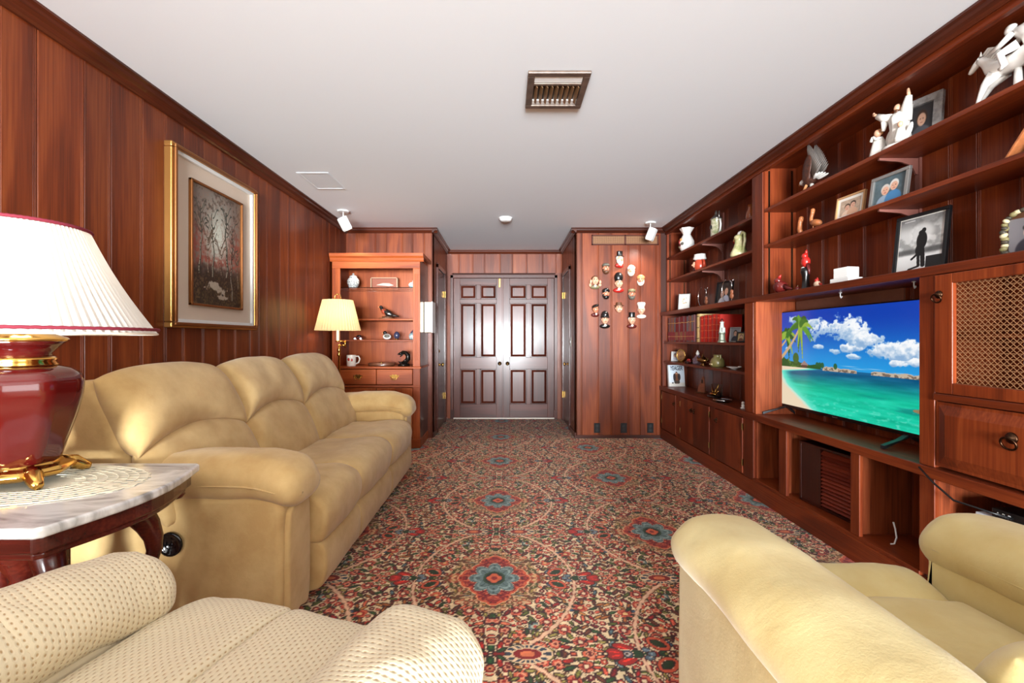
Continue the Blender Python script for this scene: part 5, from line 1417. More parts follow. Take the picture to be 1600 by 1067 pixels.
# ---------------------------------------------------------------- ceiling fixtures
def ceiling_vent():
    x0, x1, y0, y1 = 0.108, 0.413, 2.145, 2.48
    t = W('ceiling_vent', 'brown metal air vent with slats in the ceiling', 'vent', ((x0 + x1) / 2, (y0 + y1) / 2, ZC))
    FR = pbr('vent_metal', (122, 104, 92), 0.4, 0.4, var=0.2, vscale=14); SL = pbr('vent_slat', (134, 100, 68), 0.4, 0.3)
    k = 0.034; z0 = ZC - 0.016
    g = G()
    for a in ((x0, x1, y0, y0 + k), (x0, x1, y1 - k, y1), (x0, x0 + k, y0 + k, y1 - k), (x1 - k, x1, y0 + k, y1 - k)): g.box(a[0], a[1], a[2], a[3], z0, ZC - 0.001)
    t.put(g, 'frame', FR, bevel=0.004)
    t.put(bx(x0 + k, x1 - k, y0 + k, y1 - k, ZC - 0.004, ZC - 0.001), 'cavity_shade_plate', pbr('vent_cavity_shade', (52, 46, 40), 0.7))  # dark plate under the uncut ceiling, coloured as the shade inside the vent
    t.put(bx(x0 + k, x1 - k, y0 + k, y0 + k + 0.055, ZC - 0.013, ZC - 0.005), 'deflector', WHITEPAINT, bevel=0.003)
    t.put(bx(x0 + k, x1 - k, y0 + k + 0.058, y0 + k + 0.078, ZC - 0.015, ZC - 0.005), 'cross_rail', FR, bevel=0.002)
    t.put(bx(x0 + k, x1 - k, y1 - k - 0.05, y1 - k, ZC - 0.011, ZC - 0.005), 'deflector', WHITEPAINT, bevel=0.003)
    for i in range(9):
        x = x0 + k + 0.014 + (x1 - x0 - 2 * k - 0.028) * i / 8
        g = G().prism([(x - 0.008, ZC - 0.005), (x - 0.005, ZC - 0.005), (x + 0.008, ZC - 0.022), (x + 0.005, ZC - 0.022)], 'y', y0 + k + 0.08, y1 - k - 0.03)
        t.put(g, 'slat', SL)
ceiling_vent()
t = W('ceiling_panel', 'flat square white access panel in the ceiling near the left wall', 'panel', (-1.50, 3.65, ZC))
t.put(bx(-1.60, -1.39, 3.48, 3.82, ZC - 0.003, ZC - 0.001), 'plate', pbr('panel_white', (226, 231, 236), 0.9), bevel=0.002)
g = G()
for a in ((-1.62, -1.37, 3.46, 3.48), (-1.62, -1.37, 3.82, 3.84), (-1.62, -1.60, 3.48, 3.82), (-1.39, -1.37, 3.48, 3.82)): g.box(a[0], a[1], a[2], a[3], ZC - 0.005, ZC - 0.001)
t.put(g, 'rim', pbr('rim_white', (228, 233, 238), 0.9), bevel=0.002)
t = thing('smoke_detector', 'round white smoke detector on the ceiling before the hall', 'smoke detector', (0.0, 4.76, ZC - 0.04))
G().lathe([(0.0, 0.0), (0.035, 0.0), (0.055, 0.006), (0.064, 0.018), (0.066, 0.030), (0.0, 0.030)], 28).obj('cover', WHITE, t, smooth='auto')
G().lathe([(0.070, 0.030), (0.072, 0.039), (0.0, 0.039)], 28).obj('base_ring', WHITE, t, smooth='auto')
def spot(label, x, y, aim, power, tilt=0.55):
    t = thing('ceiling_spotlight', label, 'spotlight', (x, y, ZC), 0, 'white ceiling spotlights')
    G().lathe([(0.0, -0.014), (0.055, -0.014), (0.06, -0.001), (0.0, -0.001)], 22).obj('canopy', WHITE, t, smooth='auto')
    G().tube([(0, 0, -0.01), (0, 0, -0.07), (0.01, 0.0, -0.085)], 0.006, 8).obj('stem', WHITE, t, smooth=True)
    d = (Vector(aim) - Vector((x, y, ZC - 0.13))).normalized()
    rot = d.to_track_quat('-Z', 'Y')
    vs = G().box(-0.040, 0.040, -0.040, 0.040, -0.07, 0.065); f2 = G().box(-0.033, 0.033, -0.033, 0.033, -0.074, -0.070)
    g = G().add([tuple(rot @ Vector(p) + Vector((0.012, 0, -0.125))) for p in vs.v], vs.f); g.obj('housing', WHITE, t, bevel=0.012)
    g = G().add([tuple(rot @ Vector(p) + Vector((0.012, 0, -0.125))) for p in f2.v], f2.f); g.obj('lens', pbr('lamp_lens', (245, 240, 225), 0.3), t)
    L = bpy.data.lights.new('spot_bulb', 'SPOT'); L.energy = power; L.spot_size = 2.3; L.spot_blend = 1.0; L.color = (1.0, 0.95, 0.86); L.shadow_soft_size = 0.04
    q = bpy.data.objects.new('spot_bulb', L); COL.objects.link(q); q.location = Vector((x + 0.012, y, ZC - 0.125)) + d * 0.085; q.rotation_euler = rot.to_euler()
spot('white ceiling spotlight in the corner above the hutch', -1.63, 4.50, (-1.2, 4.9, 1.3), SPOT_L)
spot('white ceiling spotlight beside the built-in shelves above the heads', 1.60, 4.95, (1.25, 5.2, 1.3), SPOT_R)

# ---------------------------------------------------------------- far right wall: grille, outlets, heads
def grille():
    x0, x1, z0, z1 = 1.0, 1.78, 2.245, 2.365
    t = W('wall_grille', 'long wood framed woven air grille high on the far wall', 'grille', ((x0 + x1) / 2, YF, z0))
    g = G()
    for a in ((x0, x1, z0, z0 + 0.016), (x0, x1, z1 - 0.016, z1), (x0, x0 + 0.016, z0, z1), (x1 - 0.016, x1, z0, z1), ((x0 + x1) / 2 - 0.01, (x0 + x1) / 2 + 0.01, z0, z1)): g.box(a[0], a[1], YF - 0.018, YF - 0.001, a[2], a[3])
    t.put(g, 'frame', DOORX, bevel=0.003)
    t.put(bx(x0 + 0.01, x1 - 0.01, YF - 0.006, YF - 0.001, z0 + 0.01, z1 - 0.01), 'backing', pbr('grille_shadow', (58, 34, 22), 0.8))
    g = G(); y = YF - 0.009
    x = x0 + 0.02
    while x < x1 - 0.02: g.box(x - 0.0022, x + 0.0022, y, y + 0.0015, z0 + 0.014, z1 - 0.014); x += 0.0105
    z = z0 + 0.02
    while z < z1 - 0.016: g.box(x0 + 0.014, x1 - 0.014, y - 0.0015, y, z - 0.002, z + 0.002); z += 0.0105
    o = t.put(g, 'woven_cane', pbr('cane_tan', (150, 104, 66), 0.6)); o['kind'] = 'stuff'
grille()
for x, lab in ((1.065, 'black outlet plate on the far wall nearest the hall'), (1.375, 'black outlet plate in the middle under the wall heads'), (1.685, 'black outlet plate on the far wall beside the built-in cabinet')):
    t = thing('wall_outlet', lab, 'outlet', (x, YF - 0.001, 0.06), 0, 'black outlet plates on the far wall')
    bx(-0.036, 0.036, -0.006, 0, 0, 0.115).obj('plate', BLACK, t, bevel=0.002)
    for z in (0.032, 0.082):
        g = G().lathe([(0.016, 0), (0.016, 0.003), (0, 0.003)], 14); G().add([(a, -0.0055 - c_, z + b) for a, b, c_ in g.v], g.f).obj('socket', pbr('dark_grey_plastic', (34, 34, 36), 0.4), t)
    bx(-0.003, 0.003, -0.008, -0.006, 0.054, 0.060).obj('screw', CHROME, t)

SKIN = pbr('figure_skin', (222, 170, 138), 0.35, coat=0.3); SKIN2 = pbr('figure_skin_ruddy', (205, 132, 100), 0.35, coat=0.3)
CBLK = pbr('figure_black', (20, 18, 18), 0.3, coat=0.3); CRED = pbr('figure_red', (178, 36, 30), 0.3, coat=0.3); CWHT = pbr('figure_white', (236, 228, 214), 0.35, coat=0.3)
CBRN = pbr('figure_brown', (92, 58, 38), 0.4); COLV = pbr('figure_olive', (120, 110, 78), 0.5); CGRY = pbr('figure_grey', (96, 92, 82), 0.5); CSAND = pbr('figure_sand', (214, 150, 96), 0.5); CMAR = pbr('figure_maroon', (92, 28, 26), 0.4)
def head(label, zx, zy, hat, hatc, hairc=None, beardc=None, coatc=None, skin=SKIN, s=1.0, hands=False, turn=0.0, extra=None):
    px, py = 910 + zx / 7.618, 380 + zy / 7.618
    X = (px - 790) * (YF - 0.03) / FPX; Z = CAMZ - (py - 530) * (YF - 0.03) / FPX
    t = thing('wall_mask', label, 'ornament', (X, YF - 0.004, Z), turn, 'painted heads on the far wall', scale=s)
    G().ball((0, -0.022, 0), (0.037, 0.034, 0.048), 18, 12).ball((0, -0.058, -0.004), (0.008, 0.010, 0.012), 8, 6).ball((-0.036, -0.02, 0), (0.007, 0.008, 0.012), 8, 6).ball((0.036, -0.02, 0), (0.007, 0.008, 0.012), 8, 6).obj('face', skin, t, smooth=True)
    G().ball((-0.014, -0.052, 0.010), 0.0045, 8, 6).ball((0.014, -0.052, 0.010), 0.0045, 8, 6).obj('eyes', CBLK, t, smooth=True)
    G().ball((-0.014, -0.051, 0.019), (0.009, 0.004, 0.003), 8, 5).ball((0.014, -0.051, 0.019), (0.009, 0.004, 0.003), 8, 5).obj('brows', hairc or CBRN, t, smooth=True)
    G().ball((0, -0.054, -0.022), (0.012, 0.005, 0.003), 8, 5).obj('mouth', CRED, t, smooth=True)
    if hairc: G().ball((0, -0.010, 0.012), (0.043, 0.026, 0.048), 16, 10).obj('hair', hairc, t, smooth=True)
    if beardc == 'moustache': G().ball((-0.012, -0.056, -0.015), (0.014, 0.007, 0.006), 8, 6).ball((0.012, -0.056, -0.015), (0.014, 0.007, 0.006), 8, 6).obj('moustache', CWHT, t, smooth=True)
    elif beardc: G().ball((0, -0.028, -0.040), (0.034, 0.030, 0.026), 14, 9).ball((-0.03, -0.02, -0.018), (0.011, 0.02, 0.026), 8, 6).ball((0.03, -0.02, -0.018), (0.011, 0.02, 0.026), 8, 6).obj('beard', beardc, t, smooth=True)
    if coatc:
        G().ball((0, -0.012, -0.072), (0.058, 0.026, 0.026), 16, 9).obj('coat', coatc, t, smooth=True)
        G().ball((0, -0.034, -0.062), (0.016, 0.010, 0.016), 8, 6).obj('collar', CWHT, t, smooth=True)
    g = G()
    if hat == 'top': g.lathe([(0.0, 0.030), (0.052, 0.030), (0.054, 0.035), (0.036, 0.038), (0.035, 0.085), (0.038, 0.090), (0, 0.090)], 20, (0, -0.020, 0), sy=0.7)
    elif hat == 'bear': g.ball((0, -0.020, 0.062), (0.046, 0.034, 0.058), 18, 12)
    elif hat == 'helmet': g.lathe([(0.050, 0.022), (0.053, 0.028), (0.044, 0.034), (0.042, 0.060), (0.030, 0.085), (0.010, 0.097), (0.0, 0.100)], 20, (0, -0.020, 0), sy=0.8)
    elif hat == 'beret': g.ball((-0.004, -0.022, 0.042), (0.050, 0.036, 0.020), 16, 8, Matrix.Rotation(-0.35, 3, 'Y'))
    elif hat == 'cap': g.ball((0, -0.020, 0.040), (0.046, 0.036, 0.024), 16, 8).ball((0, -0.052, 0.030), (0.034, 0.020, 0.006), 12, 6)
    elif hat == 'turban': g.ball((0, -0.018, 0.030), (0.046, 0.036, 0.034), 16, 9).ball((0, -0.03, 0.044), (0.034, 0.026, 0.022), 12, 8)
    elif hat == 'brim': g.lathe([(0.0, 0.030), (0.054, 0.028), (0.055, 0.033), (0.036, 0.038), (0.030, 0.066), (0.0, 0.070)], 18, (0, -0.020, 0), sy=0.8)
    elif hat == 'chef': g.lathe([(0.037, 0.022), (0.038, 0.05), (0.042, 0.058), (0.048, 0.085), (0.040, 0.100), (0, 0.104)], 18, (0, -0.020, 0), mod=lambda a, j: 1 + (0.05 * math.cos(a * 7) if j > 1 else 0), sy=0.75)
    if hat: g.obj('hat', hatc, t, smooth='auto')
    if hands: G().ball((-0.052, -0.035, -0.014), (0.014, 0.014, 0.026), 10, 7).ball((0.056, -0.035, -0.018), (0.014, 0.014, 0.024), 10, 7).ball((-0.056, -0.02, -0.05), (0.018, 0.016, 0.024), 10, 7).ball((0.056, -0.02, -0.05), (0.018, 0.016, 0.02), 10, 7).obj('hands', skin, t, smooth=True)
    if extra == 'badge': G().ball((0, -0.056, 0.052), (0.010, 0.005, 0.012), 10, 6).obj('badge', CHROME, t, smooth=True)
    if extra == 'buttons': G().ball((0, -0.038, -0.066), 0.005, 8, 5).ball((0, -0.038, -0.080), 0.005, 8, 5).obj('buttons', BRASS, t, smooth=True)
    return t
head('wall head in black top hat with white whiskers and red coat, topmost', 437, 190, 'top', CBLK, CWHT, CWHT, CRED, s=1.02, turn=0.5)
head('wall head of a bearded man in a grey cap, left of the top hat', 275, 300, 'cap', CGRY, CBRN, CBRN, None, SKIN2, turn=0.3)
head('wall head with white headcloth and white beard, right of the top hat', 588, 325, 'turban', CWHT, None, CWHT, None, SKIN, turn=-0.3)
head('wall head with brown hair, open collar and raised hands, far left', 152, 445, None, None, CBRN, None, COLV, SKIN, hands=True)
head('wall head of a guardsman in tall black bearskin and red tunic', 433, 478, 'bear', CBLK, None, None, CRED, SKIN, s=1.1)
head('wall head with sandy headscarf and white beard, far right upper', 705, 440, 'turban', CSAND, None, CWHT, None, SKIN2, turn=-0.4)
head('wall head with black hood and black beard, left of centre', 278, 600, 'turban', CBLK, CBLK, CBLK, None, SKIN2, turn=0.2)
head('wall head in olive cap with grey beard, right of centre', 590, 605, 'cap', COLV, CGRY, CGRY, None, SKIN2)
head('wall head in black beret with red scarf, far left lower', 152, 785, 'beret', CBLK, CBRN, None, CMAR, SKIN2, s=0.92, turn=0.4)
head('wall head in brown brimmed hat with white moustache, low centre', 437, 775, 'brim', CBRN, CBRN, 'moustache', None, SKIN, s=1.05)
head('wall head in tall white chef hat, far right lower', 710, 800, 'chef', CWHT, CWHT, None, CWHT, SKIN, s=0.95, turn=-0.4)
head('wall head of a policeman in black helmet with silver badge', 270, 910, 'helmet', CBLK, None, None, CBLK, SKIN, s=1.05, extra='badge')
head('wall head in black top hat with white hair and maroon coat, lowest right', 592, 915, 'top', CBLK, CWHT, None, CMAR, SKIN, s=1.0, extra='buttons')

# chime box beside the hutch
t = W('chime_box', 'white and brushed metal wall box beside the hutch', 'box', (-0.85, 5.0, 1.21))
t.put(bx(-0.905 + 0.002, -0.822, 4.97, 5.19, 1.225, 1.565), 'case', pbr('brushed_metal', (196, 176, 152), 0.35, 0.5), bevel=0.004)
t.put(bx(-0.822, -0.812, 4.975, 5.185, 1.222, 1.570), 'cover', WHITE, bevel=0.003)

# ---------------------------------------------------------------- little pictures
def canvas(w, h, c):
    img = np.zeros((h, w, 3)); img[:] = c; u, v = np.meshgrid(np.linspace(0, 1, w), np.linspace(0, 1, h)); return img, u, v
def oval(img, u, v, cx, cy, rx, ry, c, k=1.0): blend(img, sm(1.15, 0.85, ((u - cx) / rx) ** 2 + ((v - cy) / ry) ** 2) * k, c)
def pic_couple(bg, c1, c2, skin=(222, 172, 146), hair=((90, 66, 48), (60, 44, 34)), seed=1):
    img, u, v = canvas(72, 60, bg); blend(img, fbm(u * 6, v * 6, seed) * 0.6, tuple(x * 0.5 for x in bg))
    for (cx, cy, c, hr) in ((0.36, 0.52, c1, hair[0]), (0.63, 0.42, c2, hair[1])):
        oval(img, u, v, cx, cy + 0.50, 0.26, 0.34, c); oval(img, u, v, cx, cy - 0.07, 0.14, 0.20, hr); oval(img, u, v, cx, cy, 0.115, 0.17, skin)
        for d in (-0.045, 0.045): oval(img, u, v, cx + d, cy - 0.03, 0.016, 0.018, (60, 44, 40))
        oval(img, u, v, cx, cy + 0.085, 0.05, 0.014, (176, 84, 78)); oval(img, u, v, cx, cy + 0.02, 0.012, 0.04, (204, 150, 126))
    return img
def pic_silhouette():
    img, u, v = canvas(110, 150, (150, 150, 148)); n = fbm(u * 5, v * 7, 12)
    blend(img, sm(0.42, 0.62, n) * 0.7, (226, 226, 224)); blend(img, sm(0.30, 0.05, v) * 0.55, (84, 84, 84)); blend(img, sm(1.0, 0.2, ((u - 0.52) / 0.34) ** 2 + ((v - 0.30) / 0.24) ** 2) * 0.7, (232, 232, 230))
    blend(img, sm(0.62, 0.74, v + 0.1 * (n - 0.5)), (224, 224, 222)); blend(img, sm(0.56, 0.62, v) * sm(0.72, 0.66, v) * 0.8, (70, 70, 70)); blend(img, (u > 0.66) * (v > 0.76) * (v < 0.97) * 1.0, (26, 26, 26))
    K = (14, 14, 14)
    oval(img, u, v, 0.50, 0.30, 0.055, 0.045, K); oval(img, u, v, 0.56, 0.26, 0.05, 0.045, K); oval(img, u, v, 0.53, 0.45, 0.12, 0.17, K); oval(img, u, v, 0.50, 0.62, 0.10, 0.12, K)
    for (a, b, w_) in (((0.47, 0.66), (0.50, 0.92), 0.035), ((0.56, 0.62), (0.60, 0.92), 0.05), ((0.45, 0.70), (0.33, 0.78), 0.028), ((0.50, 0.93), (0.28, 0.97), 0.025)):
        for k in range(40):
            s = k / 39; oval(img, u, v, a[0] + (b[0] - a[0]) * s, a[1] + (b[1] - a[1]) * s, w_, w_ * 0.7, K)
    for k in range(9): oval(img, u, v, 0.10 + 0.028 * k, 0.045, 0.010, 0.008, (240, 240, 240))
    return img
def pic_card():
    img, u, v = canvas(40, 52, (238, 236, 230)); rg = random.Random(4)
    for k in range(14): oval(img, u, v, 0.5 + rg.uniform(-.22, .22), 0.38 + rg.uniform(-.14, .2), 0.05, 0.03, rg.choice(((220, 140, 130), (170, 190, 150), (236, 200, 130))))
    return img
def pic_portrait(bg, coat):
    img, u, v = canvas(40, 52, bg); oval(img, u, v, 0.5, 0.95, 0.40, 0.36, coat); oval(img, u, v, 0.5, 0.36, 0.22, 0.22, (70, 50, 40)); oval(img, u, v, 0.5, 0.42, 0.17, 0.19, (216, 170, 144))
    for d in (-0.06, 0.06): oval(img, u, v, 0.5 + d, 0.40, 0.025, 0.018, (50, 40, 38))
    oval(img, u, v, 0.5, 0.51, 0.06, 0.014, (170, 90, 84)); return img
def frame(label, loc, rotz, w, h, fw, mat, img, matte=0.0, mattec=(236, 232, 224), lean=0.16, name='framed_photo', depth=0.016, group=None):
    t = thing(name, label, 'picture frame', loc, rotz, group)
    c, s = math.cos(lean), math.sin(lean)
    tl = bpy.data.objects.new
    def T(g): g.v = [(x, y * c + z * s, z * c - y * s + depth * s) for x, y, z in g.v]; return g
    g = G()
    for a in ((-w / 2, w / 2, 0, fw), (-w / 2, w / 2, h - fw, h), (-w / 2, -w / 2 + fw, fw, h - fw), (w / 2 - fw, w / 2, fw, h - fw)): g.box(a[0], a[1], 0, depth, a[2], a[3])
    T(g).obj('frame', mat, t, bevel=0.002)
    T(bx(-w / 2 + 0.004, w / 2 - 0.004, depth * 0.7, depth, 0.004, h - 0.004)).obj('backing', CBRN, t)
    if matte: T(bx(-w / 2 + fw, w / 2 - fw, depth * 0.5, depth * 0.7, fw, h - fw)).obj('matte', pbr('matte_%d' % mattec[0], mattec, 0.8), t)
    p = print_sheet('print', PRINT, t, img, w - 2 * (fw + matte), h - 2 * (fw + matte), y=depth * (0.45 if matte else 0.65), z0=fw + matte)
    co = np.zeros(len(p.data.vertices) * 3, np.float32); p.data.vertices.foreach_get('co', co); co = co.reshape(-1, 3); y_, z_ = co[:, 1].copy(), co[:, 2].copy()
    co[:, 1] = y_ * c + z_ * s; co[:, 2] = z_ * c - y_ * s + depth * s; p.data.vertices.foreach_set('co', co.ravel()); p.data.update()
    G().tube([(0, depth + h * 0.6 * s, h * 0.6 * c), (0, depth + h * 0.6 * s + h * 0.22, 0.004)], 0.004, 6).obj('easel_leg', CBRN, t)
    return t
# ---------------------------------------------------------------- ornaments on the built-in shelves
ZA, ZB, ZLg, ZS1, ZS2, ZW = 2.0885, 1.8295, ZL1 + 0.0005, 1.1235, 0.8995, ZT1 + 0.0005
QR = -PI / 2
PORC = pbr('porcelain', (238, 234, 228), 0.2, coat=0.5)
BISQ = pbr('bisque', (232, 228, 220), 0.55)
def floral(name, base, spots, scale):
    return pbr(name, base, 0.25, srgb2=spots, vscale=scale, coat=0.4)
def th(name, label, cat, px, X, Z, rot=QR, **k): return thing(name, label, cat, (X, yat(px, X), Z), rot, **k)

# far bay, top shelf
t = th('vase', 'white pinched-neck vase with painted red flowers', 'vase', 1073, 1.945, ZA)
G().lathe([(0.045, 0), (0.062, 0.02), (0.078, 0.07), (0.076, 0.11), (0.055, 0.155), (0.040, 0.180), (0.042, 0.20), (0.066, 0.245), (0.070, 0.252), (0.060, 0.250), (0.036, 0.20), (0.0, 0.19)], 28, mod=lambda a, j: 1 + (0.10 * math.cos(6 * a) if j in (7, 8, 9) else 0)).obj('body', PORC, t, smooth=True)
for k, (a, z, c) in enumerate(((-1.75, 0.10, CRED), (-1.25, 0.125, CSAND), (-2.2, 0.125, CRED), (-1.5, 0.07, CMAR), (-1.0, 0.08, CGRY), (-2.0, 0.06, COLV))):
    G().ball((0.076 * math.cos(a), 0.076 * math.sin(a), z), (0.020, 0.007, 0.017), 10, 6, Matrix.Rotation(a + PI / 2, 3, 'Z')).obj('painted_flower', c, t, smooth=True)
t = th('beer_stein', 'tall pottery beer stein with pewter lid and painted scene', 'stein', 1119, 1.95, ZA)
G().lathe([(0.052, 0), (0.054, 0.012), (0.048, 0.02), (0.045, 0.16), (0.048, 0.168), (0.044, 0.172), (0, 0.172)], 24).obj('body', floral('stein_glaze', (206, 196, 170), (120, 128, 84), 30), t, smooth='auto')
G().lathe([(0.049, 0.172), (0.046, 0.182), (0.030, 0.198), (0.012, 0.215), (0.014, 0.228), (0.006, 0.25), (0, 0.256)], 20).obj('lid', pbr('pewter', (150, 148, 142), 0.3, 0.9), t, smooth=True)
G().tube([(0.044, 0, 0.15), (0.075, 0, 0.155), (0.088, 0, 0.11), (0.078, 0, 0.06), (0.046, 0, 0.04)], 0.008, 8).obj('handle', PORC, t, smooth=True)
G().tube([(0.060, 0, 0.16), (0.055, 0, 0.20), (0.06, 0.0, 0.235)], 0.006, 8).obj('thumb_lift', MATS['pewter'], t, smooth=True)
G().ball((-0.005, -0.046, 0.10), (0.022, 0.005, 0.02), 10, 6).obj('painted_rider', CBLK, t, smooth=True)
t = th('amber_vase', 'small amber vase half hidden behind the shelf upright', 'vase', 1172, 1.96, ZA)
G().lathe([(0.02, 0), (0.032, 0.04), (0.028, 0.08), (0.014, 0.11), (0.02, 0.14), (0, 0.135)], 18).obj('body', pbr('amber_glaze', (168, 92, 52), 0.2, coat=0.5), t, smooth=True)
t_ = t; G().lathe([(0.022, 0.0), (0.024, 0.006), (0.02, 0.008)], 16).obj('foot_ring', BRASS, t)
# far bay, second shelf
t = th('toby_jug', 'red and white character jug with handle on the second shelf', 'jug', 1094, 1.95, ZB)
G().lathe([(0.040, 0), (0.050, 0.02), (0.058, 0.06), (0.050, 0.10), (0.044, 0.115), (0, 0.115)], 22).obj('body', pbr('jug_red', (196, 74, 48), 0.25, coat=0.4), t, smooth=True)
G().lathe([(0.044, 0.112), (0.064, 0.125), (0.060, 0.135), (0.052, 0.165), (0.056, 0.17), (0.046, 0.168), (0, 0.16)], 22, mod=lambda a, j: 1 + 0.06 * math.cos(3 * a)).obj('hat', PORC, t, smooth=True)
G().ball((-0.02, -0.052, 0.07), (0.024, 0.016, 0.03), 12, 8).ball((-0.02, -0.07, 0.065), 0.008, 8, 6).obj('face', SKIN, t, smooth=True)
G().tube([(0.045, 0, 0.11), (0.085, 0, 0.10), (0.088, 0, 0.05), (0.05, 0, 0.025)], 0.010, 8).obj('handle', MATS['jug_red'], t, smooth=True)
G().ball((-0.075, -0.02, 0.035), (0.022, 0.02, 0.035), 12, 8).obj('figure', CMAR, t, smooth=True)
t = th('bird_pitcher', 'cream and green parrot-shaped pitcher with loop handle', 'pitcher', 1155, 1.93, ZB)
GRNY = floral('parrot_glaze', (226, 214, 170), (168, 176, 110), 22)
G().lathe([(0.056, 0), (0.068, 0.01), (0.066, 0.035), (0.046, 0.075), (0.034, 0.11), (0.032, 0.14), (0.040, 0.165), (0.030, 0.18), (0, 0.18)], 22).obj('body', GRNY, t, smooth=True)
G().ball((-0.045, 0, 0.150), (0.034, 0.022, 0.020), 12, 8).obj('head', pbr('parrot_yellow', (214, 166, 70), 0.3, coat=0.4), t, smooth=True)
G().tube([(-0.07, 0, 0.155), (-0.088, 0, 0.140), (-0.086, 0, 0.128)], [0.010, 0.007, 0.002], 8).obj('beak', CRED, t, smooth=True)
G().tube([(0.028, 0, 0.165), (0.055, 0, 0.195), (0.085, 0, 0.175), (0.088, 0, 0.12), (0.066, 0, 0.06), (0.058, 0, 0.02)], 0.011, 8).obj('handle', GRNY, t, smooth=True)
G().tube([(0.0, 0, 0.17), (0.01, 0, 0.20), (0.035, 0.0, 0.205)], [0.022, 0.015, 0.004], 8).obj('spout', PORC, t, smooth=True)
# ledge in the far bay
SILV = pbr('silver_frame', (176, 174, 170), 0.3, 0.8); BLKF = pbr('black_frame', (16, 16, 18), 0.3); WHTF = pbr('white_frame', (236, 234, 230), 0.5); WOODF = pbr('oak_frame', (196, 150, 104), 0.5); GOLDF = pbr('gold_frame', (190, 146, 80), 0.3, 0.8)
frame('white card in a thin clear frame at the far end of the ledge', (1.94, yat(1068, 1.94), ZLg), QR + 0.9, 0.125, 0.19, 0.005, SILV, pic_card(), lean=0.2)
def wire_ornament(label, px, X):
    t = th('wire_ornament', label, 'ornament', px, X, ZLg, QR + 0.35, group='wire violin ornaments')
    G().lathe([(0.0, 0), (0.04, 0), (0.04, 0.006), (0.0, 0.008)], 18).obj('base', CHROME, t, smooth='auto')
    G().tube([(-0.02 - 0.055 * math.sin(a), 0, 0.10 - 0.095 * math.cos(a)) for a in np.linspace(0.1, PI - 0.2, 18)], 0.003, 6).obj('hoop', CHROME, t, smooth=True)
    WN = pbr('violin_varnish', (148, 88, 60), 0.3, coat=0.4)
    G().ball((0.028, 0, 0.052), (0.020, 0.010, 0.026), 12, 8).ball((0.028, 0, 0.085), (0.016, 0.009, 0.020), 12, 8).obj('violin_body', WN, t, smooth=True)
    G().tube([(0.028, 0, 0.09), (0.028, 0, 0.165), (0.018, 0, 0.18)], 0.004, 6).obj('neck', CHROME, t, smooth=True)
    G().tube([(0.006, 0, 0.190), (0.016, 0, 0.168), (0.040, 0, 0.168), (0.050, 0, 0.190)], 0.003, 6).obj('pegs', CHROME, t, smooth=True)
    G().tube([(0.028, 0, 0.004), (0.028, 0, 0.03)], 0.003, 6).obj('stem', CHROME, t)
wire_ornament('wire ornament of a small violin in a hoop beside the white card', 1100, 1.93)
frame('black framed photo of a couple on the ledge above the red books', (1.99, yat(1128, 1.99), ZLg), QR + 0.25, 0.21, 0.225, 0.014, BLKF, pic_couple((60, 58, 56), (214, 214, 220), (190, 196, 214), seed=3), lean=0.14)
wire_ornament('wire ornament of a small violin in front of the couple photo', 1139, 1.875)
# books
PAGES = pbr('book_pages', (226, 214, 188), 0.85)
def book(label, name, y, w, h, d, cover, band=None, x0=XF + 0.055, Z=ZS1, group=None, bands=(0.2, 0.75), lowc=None):
    t = thing(name, label, 'book', (x0, y, Z), 0, group)
    g = G().box(0.006, d, -w / 2, -w / 2 + 0.003, 0, h).box(0.006, d, w / 2 - 0.003, w / 2, 0, h)
    n = 6
    pl = [(0.008, -w / 2)] + [(0.008 - 0.008 * math.sin(PI * k / n), -w / 2 + w * k / n) for k in range(n + 1)] + [(0.008, w / 2), (0.010, w / 2), (0.010, -w / 2)]
    g.prism(pl, 'z', 0, h); g.obj('cover', cover, t)
    bx(0.010, d - 0.004, -w / 2 + 0.003, w / 2 - 0.003, 0.003, h - 0.004).obj('page_block', PAGES, t)
    if band:
        for b in bands: bx(-0.0022, 0.004, -w / 2 * 0.8, w / 2 * 0.8, h * b, h * b + 0.006).obj('spine_band', band, t)
    if lowc: bx(-0.0018, 0.004, -w / 2 * 0.86, w / 2 * 0.86, h * 0.06, h * 0.40).obj('spine_panel', lowc, t)
    return t
BK = [(pbr('book_mauve', (124, 82, 84), 0.5), 'mauve'), (pbr('book_burgundy', (116, 36, 40), 0.5), 'burgundy'), (pbr('book_brown', (134, 84, 58), 0.5), 'brown'), (pbr('book_grey', (104, 92, 94), 0.5), 'grey')]
GOLDB = pbr('gold_leaf', (206, 164, 96), 0.35, 0.8); LOW = pbr('book_panel_red', (132, 40, 46), 0.5)
rg = random.Random(5); y = 5.145; seq = [0, 2, 0, 2, 3, 1, 1, 0, 1, 1, 0, 1, 3, 0, 2, 3, 0]
ORD = ('first', 'second', 'third', 'fourth', 'fifth', 'sixth', 'seventh', 'eighth', 'ninth', 'tenth', 'eleventh', 'twelfth', 'thirteenth', 'fourteenth', 'fifteenth', 'sixteenth', 'last')
names = {0: 'mauve gilt-banded encyclopedia volume in the long row of books', 1: 'burgundy gilt-banded encyclopedia volume in the long row of books', 2: 'brown gilt-banded encyclopedia volume in the long row of books', 3: 'grey gilt-banded encyclopedia volume in the long row of books'}
for i, k in enumerate(seq):
    w_ = 0.042 + rg.uniform(-0.003, 0.003)
    book('%s gilt-banded encyclopedia, %s from the far end of the long row' % (BK[k][1], ORD[i]) if i < 16 else '%s gilt-banded encyclopedia at the near end of the row, beside the cream book' % BK[k][1], 'encyclopedia', y - w_ / 2, w_ - 0.0015, 0.262 + rg.uniform(0, 0.008), 0.19, BK[k][0], GOLDB, group='row of encyclopedias', lowc=LOW if k != 1 else BK[2][0]); y -= w_
